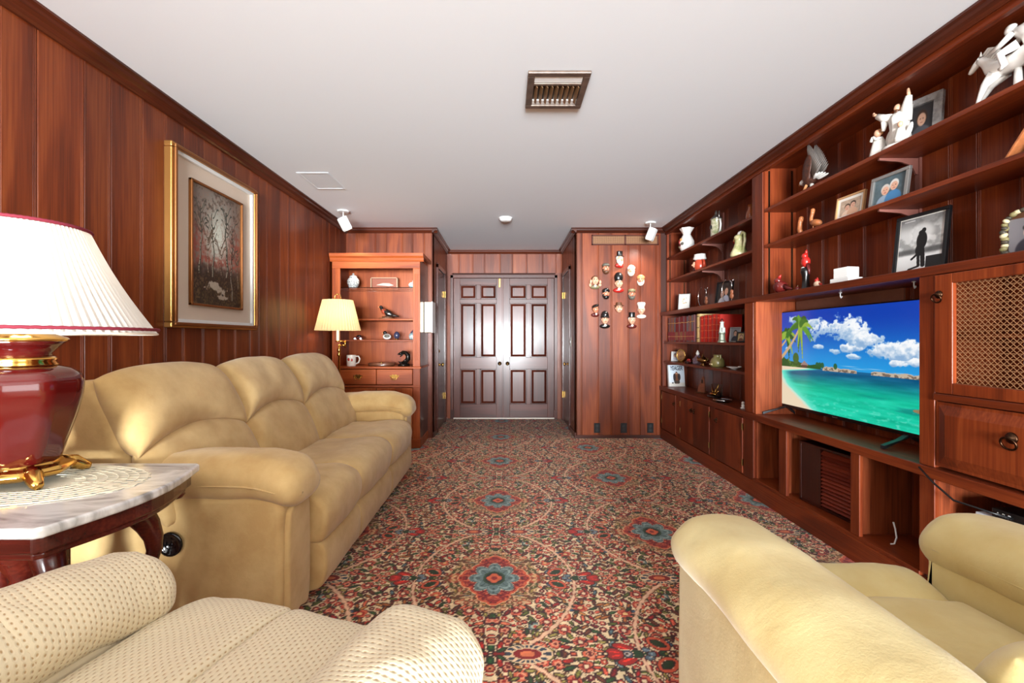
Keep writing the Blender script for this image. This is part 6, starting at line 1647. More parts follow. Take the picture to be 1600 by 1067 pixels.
book('tall cream book standing between encyclopedias and red books', 'book', 4.355, 0.06, 0.272, 0.2, pbr('book_cream', (226, 192, 130), 0.6), CBLK, bands=(0.12, 0.5, 0.9))
REDB = pbr('book_red', (196, 44, 34), 0.45)
for i, yy in enumerate((4.275, 4.195, 4.11, 4.03, 3.95)):
    book(('big red book with gold bands, %s of the five red books' % ('farthest', 'second from the encyclopedias', 'middle one', 'fourth', 'nearest')[i]), 'red_book', yy, 0.076, 0.245 + 0.006 * (i % 2), 0.2, REDB, pbr('book_orange_band', (222, 104, 60), 0.4), group='five red books', bands=(0.15, 0.42, 0.62, 0.86))
t = th('lighthouse_figure', 'grey lighthouse-shaped figurine in front of the red books', 'figurine', 1128, 1.835, ZS1)
LG = pbr('patina_grey', (112, 116, 100), 0.45, 0.3)
G().lathe([(0.036, 0), (0.036, 0.01), (0.028, 0.02), (0.024, 0.07), (0.030, 0.078), (0.030, 0.084), (0, 0.084)], 8).obj('base', LG, t)
G().lathe([(0.024, 0.084), (0.013, 0.165), (0.018, 0.168), (0.018, 0.174), (0, 0.174)], 12).obj('tower', pbr('pale_stone', (186, 192, 184), 0.5), t, smooth='auto')
G().lathe([(0.010, 0.174), (0.010, 0.188), (0.014, 0.19), (0.0, 0.206)], 10).obj('lantern', CMAR, t, smooth='auto')
G().box(0.016, 0.034, -0.012, 0.012, 0.084, 0.125).obj('keeper_hut', pbr('pale_stone', (186, 192, 184), 0.5), t, bevel=0.002)
frame('small silver framed portrait at the near end of the book shelf', (1.93, yat(1147, 1.93), ZS1), QR + 0.7, 0.09, 0.13, 0.008, SILV, pic_portrait((150, 150, 156), (60, 60, 70)), lean=0.22)
frame('small black framed portrait in front of the silver frame', (1.88, yat(1156, 1.88), ZS1), QR + 0.6, 0.07, 0.085, 0.010, BLKF, pic_portrait((196, 170, 120), (120, 70, 50)), lean=0.2)
# shelf with brass things
frame('small white framed picture at the far end of the brass shelf', (1.92, yat(1054, 1.92), ZS2), QR + 0.95, 0.08, 0.11, 0.007, WHTF, pic_portrait((220, 220, 222), (196, 200, 210)), lean=0.2)
t = th('oval_photo', 'oval gilt stand frame with a small portrait', 'picture frame', 1064, 1.93, ZS2, QR + 0.8)
q = [(0.045 * math.cos(a), 0, 0.075 + 0.062 * math.sin(a)) for a in np.linspace(0, 2 * PI, 28, endpoint=False)]
G().tube(q, 0.007, 8, closed=True).obj('rim', GOLDF, t, smooth=True)
G().ball((0, 0.002, 0.075), (0.043, 0.003, 0.060), 20, 12).obj('portrait', pbr('sepia', (170, 120, 78), 0.5, srgb2=(96, 62, 42), vscale=24), t, smooth=True)
G().tube([(-0.02, 0.0, 0.012), (-0.024, 0.02, 0.003)], 0.004, 6).tube([(0.02, 0.0, 0.012), (0.024, 0.02, 0.003)], 0.004, 6).tube([(-0.028, -0.006, 0.004), (0.028, -0.006, 0.004)], 0.004, 6).obj('stand', GOLDF, t, smooth=True)
t = th('toy_car', 'small red toy car on the brass shelf', 'toy car', 1076, 1.885, ZS2)
G().ball((0, 0, 0.024), (0.048, 0.022, 0.016), 16, 8).obj('body', CMAR, t, smooth=True); G().ball((0.004, 0, 0.038), (0.026, 0.018, 0.014), 14, 8).obj('cabin', CRED, t, smooth=True)
for sx in (-1, 1):
    for sy in (-1, 1):
        g = G().lathe([(0.011, -0.004), (0.011, 0.004)], 12); G().add([(sx * 0.028 + a, sy * 0.02 + c_, 0.0115 + b) for a, b, c_ in g.v], g.f).obj('wheel', BLACK, t)
t = th('clown_figure', 'white and purple seated porcelain figure behind the brass lamp', 'figurine', 1090, 1.97, ZS2)
PURP = pbr('violet_glaze', (196, 176, 190), 0.3, srgb2=(128, 96, 124), vscale=60, coat=0.3)
G().lathe([(0.045, 0), (0.050, 0.02), (0.034, 0.06), (0.020, 0.085), (0, 0.088)], 18).obj('dress', PURP, t, smooth=True); G().ball((0, 0, 0.102), 0.018, 12, 8).obj('head', PORC, t, smooth=True)
G().lathe([(0.016, 0.112), (0.008, 0.13), (0, 0.142)], 12).obj('hat', PORC, t, smooth=True); G().tube([(-0.018, 0, 0.08), (-0.045, -0.02, 0.05), (-0.03, -0.04, 0.035)], [0.009, 0.008, 0.006], 8).tube([(0.018, 0, 0.08), (0.045, -0.02, 0.05), (0.03, -0.04, 0.035)], [0.009, 0.008, 0.006], 8).obj('arms', PURP, t, smooth=True)
t = th('oil_lamp', 'brass genie-style oil lamp with long spout', 'oil lamp', 1098, 1.885, ZS2)
G().lathe([(0.034, 0), (0.036, 0.006), (0.018, 0.014), (0.022, 0.022), (0.066, 0.040), (0.074, 0.05), (0.060, 0.062), (0.030, 0.078), (0.018, 0.084), (0.016, 0.092), (0.006, 0.098), (0.008, 0.106), (0, 0.112)], 26, sy=0.7).obj('body', OLDBRASS, t, smooth=True)
G().tube([(-0.055, 0, 0.046), (-0.09, 0, 0.052), (-0.112, 0, 0.066), (-0.12, 0, 0.07)], [0.018, 0.012, 0.008, 0.010], 10).obj('spout', OLDBRASS, t, smooth=True)
G().tube([(0.06, 0, 0.052), (0.09, 0, 0.078), (0.112, 0, 0.066), (0.10, 0, 0.040), (0.07, 0, 0.042)], 0.005, 8).obj('handle', OLDBRASS, t, smooth=True)
t = th('olive_crock', 'olive green two-handled crock on the brass shelf', 'crock', 1121, 1.92, ZS2)
OLG = pbr('olive_glaze', (122, 112, 66), 0.3, coat=0.4)
G().lathe([(0.052, 0), (0.060, 0.01), (0.060, 0.05), (0.050, 0.075), (0.034, 0.088), (0.034, 0.105), (0.038, 0.11), (0.030, 0.108), (0, 0.10)], 24).obj('body', OLG, t, smooth=True)
for s in (-1, 1): G().tube([(s * 0.036, 0, 0.10), (s * 0.058, 0, 0.108), (s * 0.058, 0, 0.085), (s * 0.048, 0, 0.074)], 0.006, 8).obj('handle', pbr('pale_olive', (190, 180, 130), 0.3), t, smooth=True)
bx(-0.028, 0.022, -0.0625, -0.056, 0.018, 0.032).obj('label_plate', pbr('cream_label', (222, 206, 156), 0.5), t, bevel=0.002)
t = th('shell_dish', 'flat white shell-shaped dish at the near end of the brass shelf', 'dish', 1147, 1.90, ZS2)
G().lathe([(0.030, 0), (0.034, 0.006), (0.066, 0.018), (0.072, 0.022), (0.064, 0.021), (0.030, 0.010), (0, 0.009)], 40, mod=lambda a, j: 1 + (0.07 * math.cos(9 * a) if j > 1 and j < 5 else 0), sy=0.75).obj('dish', PORC, t, smooth=True)
G().ball((0.05, 0.02, 0.024), (0.02, 0.015, 0.008), 10, 6).obj('hinge_knob', PORC, t, smooth=True)
# worktop in the far bay
def yeager():
    t = thing('cover_book', 'white hardback with big dark title standing on the worktop', 'book', (1.945, 5.08, ZW), 0.05)
    lean = 0.13; c, s = math.cos(lean), math.sin(lean)
    def T(g): g.v = [(x, y * c + z * s, z * c - y * s + 0.03 * s) for x, y, z in g.v]; return g
    w, h = 0.185, 0.245
    T(G().box(-w / 2, w / 2, 0, 0.003, 0, h).box(-w / 2, w / 2, 0.029, 0.032, 0, h).box(-w / 2, -w / 2 + 0.004, 0, 0.032, 0, h)).obj('cover', WHTF, t)
    T(bx(-w / 2 + 0.004, w / 2 - 0.004, 0.003, 0.029, 0.003, h - 0.003)).obj('page_block', PAGES, t)
    img, u, v = canvas(74, 96, (214, 226, 238))
    blend(img, sm(0.2, 0.9, v) * 0.5, (236, 238, 240)); blend(img, sm(0.80, 0.86, v), (228, 222, 214))
    oval(img, u, v, 0.50, 0.62, 0.20, 0.26, (120, 74, 48)); oval(img, u, v, 0.36, 0.58, 0.08, 0.18, (46, 40, 44)); oval(img, u, v, 0.66, 0.56, 0.09, 0.16, (52, 44, 46)); oval(img, u, v, 0.5, 0.37, 0.055, 0.06, (206, 150, 120)); oval(img, u, v, 0.5, 0.34, 0.055, 0.03, (70, 48, 40))
    oval(img, u, v, 0.42, 0.80, 0.09, 0.08, (70, 60, 54)); oval(img, u, v, 0.6, 0.80, 0.09, 0.08, (70, 60, 54)); oval(img, u, v, 0.24, 0.84, 0.06, 0.03, (40, 40, 44))
    p = print_sheet('cover_print', PRINT, t, img, w - 0.004, h - 0.004, y=-0.0006, z0=0.002)
    co = np.zeros(len(p.data.vertices) * 3, np.float32); p.data.vertices.foreach_get('co', co); co = co.reshape(-1, 3); y_, z_ = co[:, 1].copy(), co[:, 2].copy()
    co[:, 1] = y_ * c + z_ * s; co[:, 2] = z_ * c - y_ * s + 0.03 * s; p.data.vertices.foreach_set('co', co.ravel()); p.data.update()
    q = text_mesh('title', 'YEAGER', 0.066, pbr('ink_navy', (18, 38, 60), 0.5), 0.9, True, 0.15, 0.0012, 0.0003); q.parent = t; z = 0.185; y0 = -0.0014
    q.location = (0, y0 * c + z * s, z * c - y0 * s + 0.03 * s); q.rotation_euler = (PI / 2 - lean, 0, 0); q.scale = (0.66, 1, 1)
yeager()
t = th('wooden_plaque', 'brown wooden wedge plaque standing on the worktop', 'plaque', 1095, 1.96, ZW, QR + 0.5)
G().prism([(-0.045, 0), (0.045, 0), (0.045, 0.02), (0.028, 0.165), (0.018, 0.17), (-0.032, 0.05)], 'y', 0, 0.022).obj('plaque', pbr('plaque_wood', (150, 86, 60), 0.5, var=0.2, vscale=30), t, bevel=0.003)
bx(-0.05, 0.05, -0.012, 0.034, 0, 0.010).obj('foot', CBRN, t); bx(0.008, 0.024, -0.002, 0.0, 0.10, 0.135).obj('inlay', CBLK, t)
t = th('brass_sculpture', 'shiny brass branch sculpture on a dark base on the worktop', 'sculpture', 1116, 1.95, ZW)
G().lathe([(0.0, 0), (0.085, 0), (0.088, 0.008), (0.08, 0.014), (0, 0.014)], 26, sy=0.6).obj('base', CBLK, t, smooth='auto')
g = G()
for (a, l, h_) in ((-0.9, 0.09, 0.10), (-0.4, 0.07, 0.06), (0.3, 0.07, 0.075), (0.9, 0.09, 0.115), (1.2, 0.07, 0.05)):
    g.tube([(0, 0, 0.014), (l * math.sin(a) * 0.5, 0, 0.014 + h_ * 0.35), (l * math.sin(a), 0.01, 0.014 + h_)], [0.008, 0.006, 0.003], 8)
g.obj('branches', BRASS, t, smooth=True)
G().ball((0, -0.01, 0.03), (0.05, 0.025, 0.016), 16, 8).obj('mound', BRASS, t, smooth=True); bx(-0.085, 0.085, 0.03, 0.036, 0.012, 0.125).obj('back_plate', CBLK, t, bevel=0.003)
t = th('silver_dish', 'dark dish with a silver rim on the worktop', 'dish', 1129, 1.865, ZW)
G().lathe([(0.045, 0), (0.048, 0.006), (0.066, 0.014), (0.070, 0.020), (0, 0.012)], 30).obj('bowl', CBLK, t, smooth='auto'); G().tube([(0.071 * math.cos(a), 0.071 * math.sin(a), 0.019) for a in np.linspace(0, 2 * PI, 36, endpoint=False)], 0.004, 8, closed=True).obj('rim', CHROME, t, smooth=True)
t = th('white_figurine', 'tiny white figurine at the near end of the far worktop', 'figurine', 1161, 1.845, ZW)
G().lathe([(0.018, 0), (0.020, 0.006), (0.010, 0.014), (0.014, 0.03), (0, 0.036)], 14).obj('body', PORC, t, smooth=True); G().ball((0, 0, 0.044), 0.012, 10, 8).obj('head', PORC, t, smooth=True)

# television bay, top shelf: eagle, angels, horse
def eagle():
    t = th('eagle_figurine', 'bald eagle figurine with wings raised on the top shelf', 'figurine', 1266, 1.95, ZA, QR)
    EB = pbr('eagle_brown', (92, 52, 38), 0.5, var=0.4, vscale=60); EG = pbr('eagle_grey', (120, 112, 106), 0.5)
    rot = Matrix.Rotation(-0.25, 3, 'Y')
    G().ball((-0.005, 0, 0.075), (0.058, 0.030, 0.032), 16, 10, rot).obj('body', EB, t, smooth=True)
    G().ball((-0.070, 0, 0.088), (0.026, 0.018, 0.019), 14, 9).tube([(-0.05, 0, 0.085), (-0.03, 0, 0.08)], [0.02, 0.026], 10).obj('head', PORC, t, smooth=True)
    G().tube([(-0.088, 0, 0.088), (-0.104, 0, 0.084), (-0.108, 0, 0.075)], [0.009, 0.006, 0.001], 8).obj('beak', CSAND, t, smooth=True)
    g = G()
    for k in range(5): g.ball((0.072 + 0.004 * k, -0.02 + 0.01 * k, 0.078 + 0.006 * math.sin(k)), (0.036, 0.008, 0.008), 10, 6, Matrix.Rotation(-0.25, 3, 'Y') @ Matrix.Rotation((k - 2) * 0.18, 3, 'Z'))
    g.obj('tail', PORC, t, smooth=True)
    for s in (-1, 1):
        w = G()
        w.ball((0.012, s * 0.030, 0.150), (0.040, 0.008, 0.082), 14, 10, Matrix.Rotation(0.22, 3, 'Y')).ball((-0.004, s * 0.022, 0.105), (0.038, 0.012, 0.048), 12, 8)
        wo = w.obj('wing', EB, t, smooth=True)
        for k in range(13):
            a = -0.10 + 0.085 * k; L = 0.090 - 0.002 * k; b0 = Vector((0.018 + 0.005 * k, s * 0.018, 0.222 - 0.0105 * k))
            d = Vector((math.sin(a), s * 0.06, math.cos(a)))
            G().tube([b0 - d * 0.03, b0 + d * L * 0.5, b0 + d * L], [0.008, 0.0085, 0.001], 6, flat=1.0).obj('feather', EG, wo, smooth=True)
    for s in (-1, 1):
        G().tube([(-0.01, s * 0.014, 0.055), (-0.03, s * 0.018, 0.030), (-0.045, s * 0.018, 0.018)], [0.010, 0.007, 0.005], 8).tube([(-0.045, s * 0.018, 0.018), (-0.062, s * 0.024, 0.008)], 0.0035, 6).tube([(-0.045, s * 0.018, 0.018), (-0.056, s * 0.010, 0.006)], 0.0035, 6).tube([(-0.045, s * 0.018, 0.018), (-0.034, s * 0.018, 0.006)], 0.0035, 6).obj('claw', CSAND, t, smooth=True)
    G().ball((0.0, 0, 0.010), (0.075, 0.045, 0.014), 16, 8).obj('rock', BISQ, t, smooth=True)
    G().tube([(0.02, 0, 0.015), (0.012, 0, 0.06)], [0.014, 0.010], 8).obj('support', BISQ, t, smooth=True)
eagle()
t = th('angel_figurine', 'small white kneeling angel figurine beside the robed statue', 'figurine', 1373, 1.925, ZA, QR + 0.2)
G().lathe([(0.036, 0), (0.040, 0.008), (0.034, 0.04), (0.024, 0.085), (0.018, 0.10), (0, 0.102)], 18, mod=lambda a, j: 1 + 0.07 * math.cos(a * 7)).obj('robe', BISQ, t, smooth=True)
G().ball((0, -0.006, 0.122), (0.016, 0.017, 0.020), 12, 9).obj('head', SKIN, t, smooth=True); G().ball((0, 0.003, 0.128), (0.018, 0.016, 0.018), 12, 8).obj('hair', CSAND, t, smooth=True)
for s in (-1, 1): G().ball((s * 0.030, 0.022, 0.085), (0.012, 0.007, 0.042), 10, 8, Matrix.Rotation(s * 0.35, 3, 'Y')).obj('wing', BISQ, t, smooth=True)
G().tube([(-0.02, -0.012, 0.09), (-0.012, -0.034, 0.085), (0.0, -0.036, 0.10)], 0.007, 8).tube([(0.02, -0.012, 0.09), (0.012, -0.034, 0.085), (0.0, -0.036, 0.10)], 0.007, 8).obj('arms', BISQ, t, smooth=True)
def robed():
    t = th('robed_statue', 'white robed statue with both arms raised on the top shelf', 'figurine', 1404, 1.93, ZA, QR + 0.25)
    G().lathe([(0.052, 0.0), (0.055, 0.012), (0.0, 0.014)], 20, sx=1.3).obj('base', BISQ, t, smooth='auto')
    G().lathe([(0.050, 0.012), (0.046, 0.05), (0.038, 0.10), (0.042, 0.145), (0.036, 0.165), (0.014, 0.178), (0, 0.18)], 28, (0.004, 0, 0), mod=lambda a, j: 1 + 0.08 * math.cos(a * 8 + j), sy=0.75).obj('robe', BISQ, t, smooth=True)
    for (s, e, h_) in ((-1, (-0.092, -0.01, 0.198), (-0.108, -0.012, 0.214)), (1, (0.052, -0.01, 0.230), (0.050, -0.012, 0.256))):
        G().tube([(s * 0.026, 0, 0.160), ((s * 0.03 + e[0]) / 2, -0.005, (0.16 + e[2]) / 2 - 0.006), e], [0.020, 0.020, 0.013], 10).tube([((s * 0.03 + e[0]) / 2, 0, (0.16 + e[2]) / 2 - 0.01), ((s * 0.05 + e[0]) / 2, 0, 0.115)], [0.020, 0.007], 10).obj('sleeve', BISQ, t, smooth=True)
        G().tube([e, h_], [0.008, 0.007], 8).ball(h_, (0.007, 0.004, 0.011), 8, 6).obj('hand', SKIN, t, smooth=True)
    G().ball((0, -0.006, 0.196), (0.015, 0.016, 0.019), 12, 9).obj('face', SKIN, t, smooth=True); G().ball((0, 0.002, 0.198), (0.019, 0.017, 0.021), 12, 9).ball((0, -0.012, 0.180), (0.010, 0.010, 0.011), 10, 7).obj('hair', CBRN, t, smooth=True)
    G().lathe([(0.024, 0.012), (0.026, 0.03), (0.015, 0.075), (0, 0.085)], 16, (0.035, -0.038, 0)).obj('child_robe', BISQ, t, smooth=True); G().ball((0.035, -0.04, 0.098), (0.012, 0.012, 0.015), 10, 8).obj('child_head', SKIN, t, smooth=True)
    G().ball((0.062, -0.025, 0.055), (0.014, 0.006, 0.040), 10, 8, Matrix.Rotation(0.35, 3, 'Y')).obj('child_wing', BISQ, t, smooth=True)
robed()
frame('rough grey stone photo frame behind the robed statue', (2.0, yat(1434, 2.0), ZA), QR + 0.35, 0.17, 0.24, 0.035, pbr('grey_stone_frame', (172, 168, 166), 0.7, var=0.25, vscale=30, bump=0.4, bscale=60), pic_portrait((60, 58, 60), (90, 90, 96)), lean=0.12, depth=0.022)
def horse():
    t = thing('horse_sculpture', 'white porcelain galloping horse with rider at the top right', 'sculpture', (1.945, 1.715, ZA), QR, scale=0.78)
    P = PORC
    g = G()   # horse runs towards -x
    g.tube([(0.15, 0, 0.165), (0.10, 0, 0.172), (0.02, 0, 0.158), (-0.05, 0, 0.160), (-0.09, 0, 0.180), (-0.118, 0, 0.220), (-0.142, 0, 0.252), (-0.158, 0, 0.256)], [0.040, 0.048, 0.042, 0.044, 0.038, 0.026, 0.021, 0.020], 14)
    g.tube([(-0.145, 0, 0.262), (-0.172, 0, 0.248), (-0.198, 0, 0.226), (-0.208, 0, 0.218)], [0.020, 0.017, 0.012, 0.008], 12)
    body = g.obj('horse_body', P, t, smooth=True)
    for s in (-1, 1): G().tube([(-0.142, s * 0.012, 0.272), (-0.136, s * 0.016, 0.294)], [0.007, 0.001], 6).obj('ear', P, t, smooth=True)
    legs = (((-0.06, 0.026, 0.14), (-0.13, 0.03, 0.11), (-0.172, 0.03, 0.065), (-0.19, 0.03, 0.022), (-0.205, 0.03, 0.012)), ((-0.06, -0.026, 0.135), (-0.105, -0.03, 0.10), (-0.13, -0.03, 0.05), (-0.142, -0.03, 0.018), (-0.16, -0.03, 0.010)),
            ((0.12, 0.026, 0.145), (0.10, 0.03, 0.10), (0.135, 0.03, 0.065), (0.10, 0.03, 0.03), (0.08, 0.03, 0.014)), ((0.13, -0.026, 0.145), (0.165, -0.03, 0.10), (0.205, -0.03, 0.08), (0.235, -0.03, 0.045), (0.25, -0.03, 0.03)))
    for L in legs: G().tube(L, [0.030, 0.017, 0.010, 0.0075, 0.011], 10).obj('leg', P, t, smooth=True)
    mg = G()
    for k in range(9):
        x = -0.140 + 0.009 * k; z = 0.276 - 0.010 * k; mg.tube([(x, 0, z), (x + 0.025, 0, z + 0.022), (x + 0.048, 0, z + 0.014 + 0.006 * (k % 3))], [0.007, 0.006, 0.001], 6)
    mg.obj('mane', P, t, smooth=True)
    G().tube([(0.185, 0, 0.175), (0.225, 0, 0.20), (0.265, 0, 0.195), (0.31, 0, 0.205)], [0.018, 0.020, 0.014, 0.002], 10).obj('tail', P, t, smooth=True)
    # rider crouched over the neck
    G().tube([(0.085, 0, 0.205), (0.075, 0, 0.250), (0.040, 0, 0.285), (0.005, 0, 0.300)], [0.032, 0.036, 0.034, 0.018], 12).obj('rider_body', P, t, smooth=True)
    G().ball((-0.018, 0, 0.322), (0.021, 0.018, 0.023), 12, 9).ball((-0.010, 0, 0.333), (0.023, 0.019, 0.016), 12, 8).obj('rider_head', P, t, smooth=True)
    for s in (-1, 1):
        G().tube([(0.025, s * 0.032, 0.285), (-0.035, s * 0.034, 0.255), (-0.095, s * 0.018, 0.252)], [0.015, 0.012, 0.009], 8).obj('rider_arm', P, t, smooth=True)
        G().tube([(0.05, s * 0.034, 0.215), (-0.005, s * 0.064, 0.195), (0.02, s * 0.068, 0.13), (-0.002, s * 0.068, 0.118)], [0.024, 0.019, 0.013, 0.010], 8).obj('rider_leg', P, t, smooth=True)
    G().tube([(0.03, 0, 0.29), (0.09, 0, 0.30), (0.15, 0, 0.27)], [0.03, 0.03, 0.004], 10, flat=0.5).obj('cloak', P, t, smooth=True)
    G().ball((-0.02, 0, 0.008), (0.19, 0.045, 0.010), 18, 8).obj('ground', P, t, smooth=True)
    G().tube([(0.02, 0, 0.012), (0.02, 0, 0.115)], [0.018, 0.014], 8).obj('support', P, t, smooth=True)
horse()
# television bay, second shelf
ORNG = pbr('carved_wood', (196, 118, 70), 0.4, var=0.2, vscale=40)
def goose(label, px, X, s, body=True):
    t = th('carved_bird', label, 'figurine', px, X, ZB, QR, group='carved wooden birds', scale=s)
    if body:
        G().ball((0.012, 0, 0.045), (0.046, 0.024, 0.022), 16, 9, Matrix.Rotation(0.25, 3, 'Y')).obj('body', ORNG, t, smooth=True)
        G().tube([(-0.02, 0, 0.05), (-0.034, 0, 0.08), (-0.022, 0, 0.112), (-0.016, 0, 0.128)], [0.014, 0.010, 0.011, 0.012], 10).ball((-0.018, 0, 0.130), 0.013, 10, 8).obj('neck', ORNG, t, smooth=True)
        G().tube([(-0.026, 0, 0.130), (-0.036, 0, 0.10), (-0.040, 0, 0.072)], [0.006, 0.006, 0.002], 8).obj('bill', ORNG, t, smooth=True)
        G().tube([(0, 0.01, 0.03), (0, 0.01, 0.006)], 0.004, 6).tube([(0, -0.01, 0.03), (0, -0.01, 0.006)], 0.004, 6).obj('legs', ORNG, t, smooth=True)
    else:
        G().tube([(0.01, 0, 0.008), (-0.004, 0, 0.04), (0.0, 0, 0.08), (0.012, 0, 0.104)], [0.014, 0.015, 0.013, 0.014], 10).obj('neck', ORNG, t, smooth=True)
        G().ball((0.012, 0, 0.108), 0.015, 10, 8).obj('head', ORNG, t, smooth=True); G().tube([(0.022, 0, 0.108), (0.026, 0, 0.085)], [0.006, 0.002], 6).obj('bill', ORNG, t, smooth=True)
    G().ball((0.004, 0, 0.005), (0.034 if body else 0.026, 0.02, 0.006), 12, 6).obj('base', ORNG, t, smooth=True)
goose('slim upright carved wooden bird on the second shelf', 1250, 1.93, 1.0, False)
goose('plump carved wooden pelican with long bill on the second shelf', 1273, 1.93, 1.0)
frame('light wood framed double portrait with white matte on the second shelf', (1.93, yat(1324, 1.93), ZB), QR + 0.1, 0.185, 0.14, 0.010, WOODF, pic_couple((226, 196, 170), (230, 200, 176), (216, 170, 140), seed=8), matte=0.016, lean=0.14)
frame('silver framed colour photo of a smiling couple on the second shelf', (1.925, yat(1384, 1.925), ZB), QR + 0.1, 0.205, 0.165, 0.018, SILV, pic_couple((96, 116, 124), (150, 170, 190), (70, 130, 180), hair=((210, 204, 196), (224, 220, 214)), seed=6), lean=0.14)
t = thing('wooden_easel', 'small sloping wooden stand at the right end of the second shelf', 'stand', (1.93, 1.665, ZB), QR)
G().prism([(-0.05, 0.0), (-0.04, 0.0), (0.05, 0.115), (0.04, 0.12)], 'y', -0.03, 0.03).obj('sloped_board', ORNG, t, bevel=0.002); bx(-0.055, 0.07, -0.032, 0.032, 0, 0.008).obj('base', CBRN, t); bx(0.045, 0.053, -0.01, 0.01, 0.006, 0.115).obj('strut', CBRN, t)
# ledge above the television
def redbird(label, px, X, s, dark=(110, 34, 30)):
    t = th('red_bird', label, 'figurine', px, X, ZLg, QR, scale=s)
    RB = pbr('red_bird_glaze_%d' % dark[0], dark, 0.18, coat=0.6)
    G().ball((0, 0, 0.045), (0.050, 0.042, 0.044), 18, 11).obj('body', RB, t, smooth=True); G().ball((-0.022, -0.006, 0.092), (0.026, 0.024, 0.022), 14, 9).obj('head', RB, t, smooth=True)
    G().tube([(-0.016, -0.004, 0.105), (-0.004, -0.002, 0.122), (0.004, 0, 0.130)], [0.014, 0.008, 0.001], 8).obj('crest', CRED, t, smooth=True); G().tube([(-0.044, -0.008, 0.092), (-0.060, -0.010, 0.088)], [0.007, 0.001], 8).obj('beak', CBLK, t, smooth=True)
    G().tube([(0.042, 0, 0.045), (0.08, 0, 0.030), (0.118, 0, 0.022)], [0.018, 0.012, 0.006], 8).obj('tail', CMAR, t, smooth=True)
    G().ball((0.006, -0.038, 0.05), (0.030, 0.008, 0.022), 12, 8).obj('wing', CMAR, t, smooth=True); G().lathe([(0.022, 0), (0.018, 0.006), (0, 0.006)], 14).obj('foot', CBLK, t)
redbird('round glossy dark red bird ornament at the far end of the ledge', 1220, 1.88, 1.0)
t = th('cardinal_figurine', 'red cardinal figurine on a tall black tree stump', 'figurine', 1259, 1.92, ZLg, QR)
G().lathe([(0.032, 0), (0.034, 0.008), (0.022, 0.02), (0.018, 0.08), (0.028, 0.12), (0.024, 0.145), (0, 0.15)], 14, mod=lambda a, j: 1 + 0.12 * math.cos(a * 5 + j)).obj('stump', CBLK, t, smooth=True)
G().ball((0, 0, 0.185), (0.027, 0.026, 0.036), 14, 10).obj('body', CRED, t, smooth=True); G().ball((-0.004, -0.004, 0.222), 0.019, 12, 9).obj('head', CRED, t, smooth=True); G().tube([(0, 0, 0.232), (0.006, 0, 0.252), (0.008, 0, 0.262)], [0.012, 0.007, 0.001], 8).obj('crest', CRED, t, smooth=True)
G().tube([(-0.018, -0.006, 0.222), (-0.030, -0.008, 0.218)], [0.007, 0.001], 8).obj('beak', CSAND, t, smooth=True); G().tube([(0.016, 0.0, 0.17), (0.030, 0.0, 0.13), (0.034, 0, 0.10)], [0.012, 0.009, 0.005], 8).obj('tail', CMAR, t, smooth=True); G().ball((-0.018, -0.004, 0.146), (0.016, 0.012, 0.010), 8, 6).obj('blossom', BISQ, t, smooth=True)
t = th('small_bird', 'tiny red and cream bird ornament beside the cardinal', 'figurine', 1277, 1.88, ZLg, QR)
G().ball((0, 0, 0.022), (0.024, 0.018, 0.020), 12, 8).obj('body', pbr('cream_glaze', (224, 190, 160), 0.3, coat=0.4), t, smooth=True); G().ball((-0.004, 0, 0.044), 0.013, 10, 8).obj('head', CRED, t, smooth=True); G().tube([(0, 0, 0.052), (0.0, 0, 0.064)], [0.008, 0.001], 6).obj('crest', CRED, t, smooth=True); G().tube([(0.018, 0, 0.022), (0.04, 0, 0.016)], [0.009, 0.004], 6).obj('tail', CRED, t, smooth=True)
t = th('red_egg', 'tiny dark red bud ornament between the round bird and the cardinal', 'ornament', 1246, 1.87, ZLg, QR)
G().lathe([(0.010, 0), (0.014, 0.010), (0.010, 0.022), (0, 0.028)], 12).obj('bud', CMAR, t, smooth=True); G().tube([(0, 0, 0.026), (0.004, 0, 0.034)], 0.002, 6).obj('stem', COLV, t)
t = th('white_box', 'small white cube box on a wider white base on the ledge', 'box', 1322, 1.90, ZLg, QR + 0.12)
bx(-0.060, 0.060, -0.045, 0.045, 0, 0.030).obj('base', WHTF, t, bevel=0.003); bx(-0.046, 0.046, -0.036, 0.036, 0.031, 0.088).obj('lid_box', WHTF, t, bevel=0.003)
frame('black framed monochrome photo of an embracing couple beside the television', (1.965, yat(1431, 1.965), ZLg), QR + 0.12, 0.245, 0.30, 0.017, BLKF, pic_silhouette(), matte=0.004, lean=0.11)
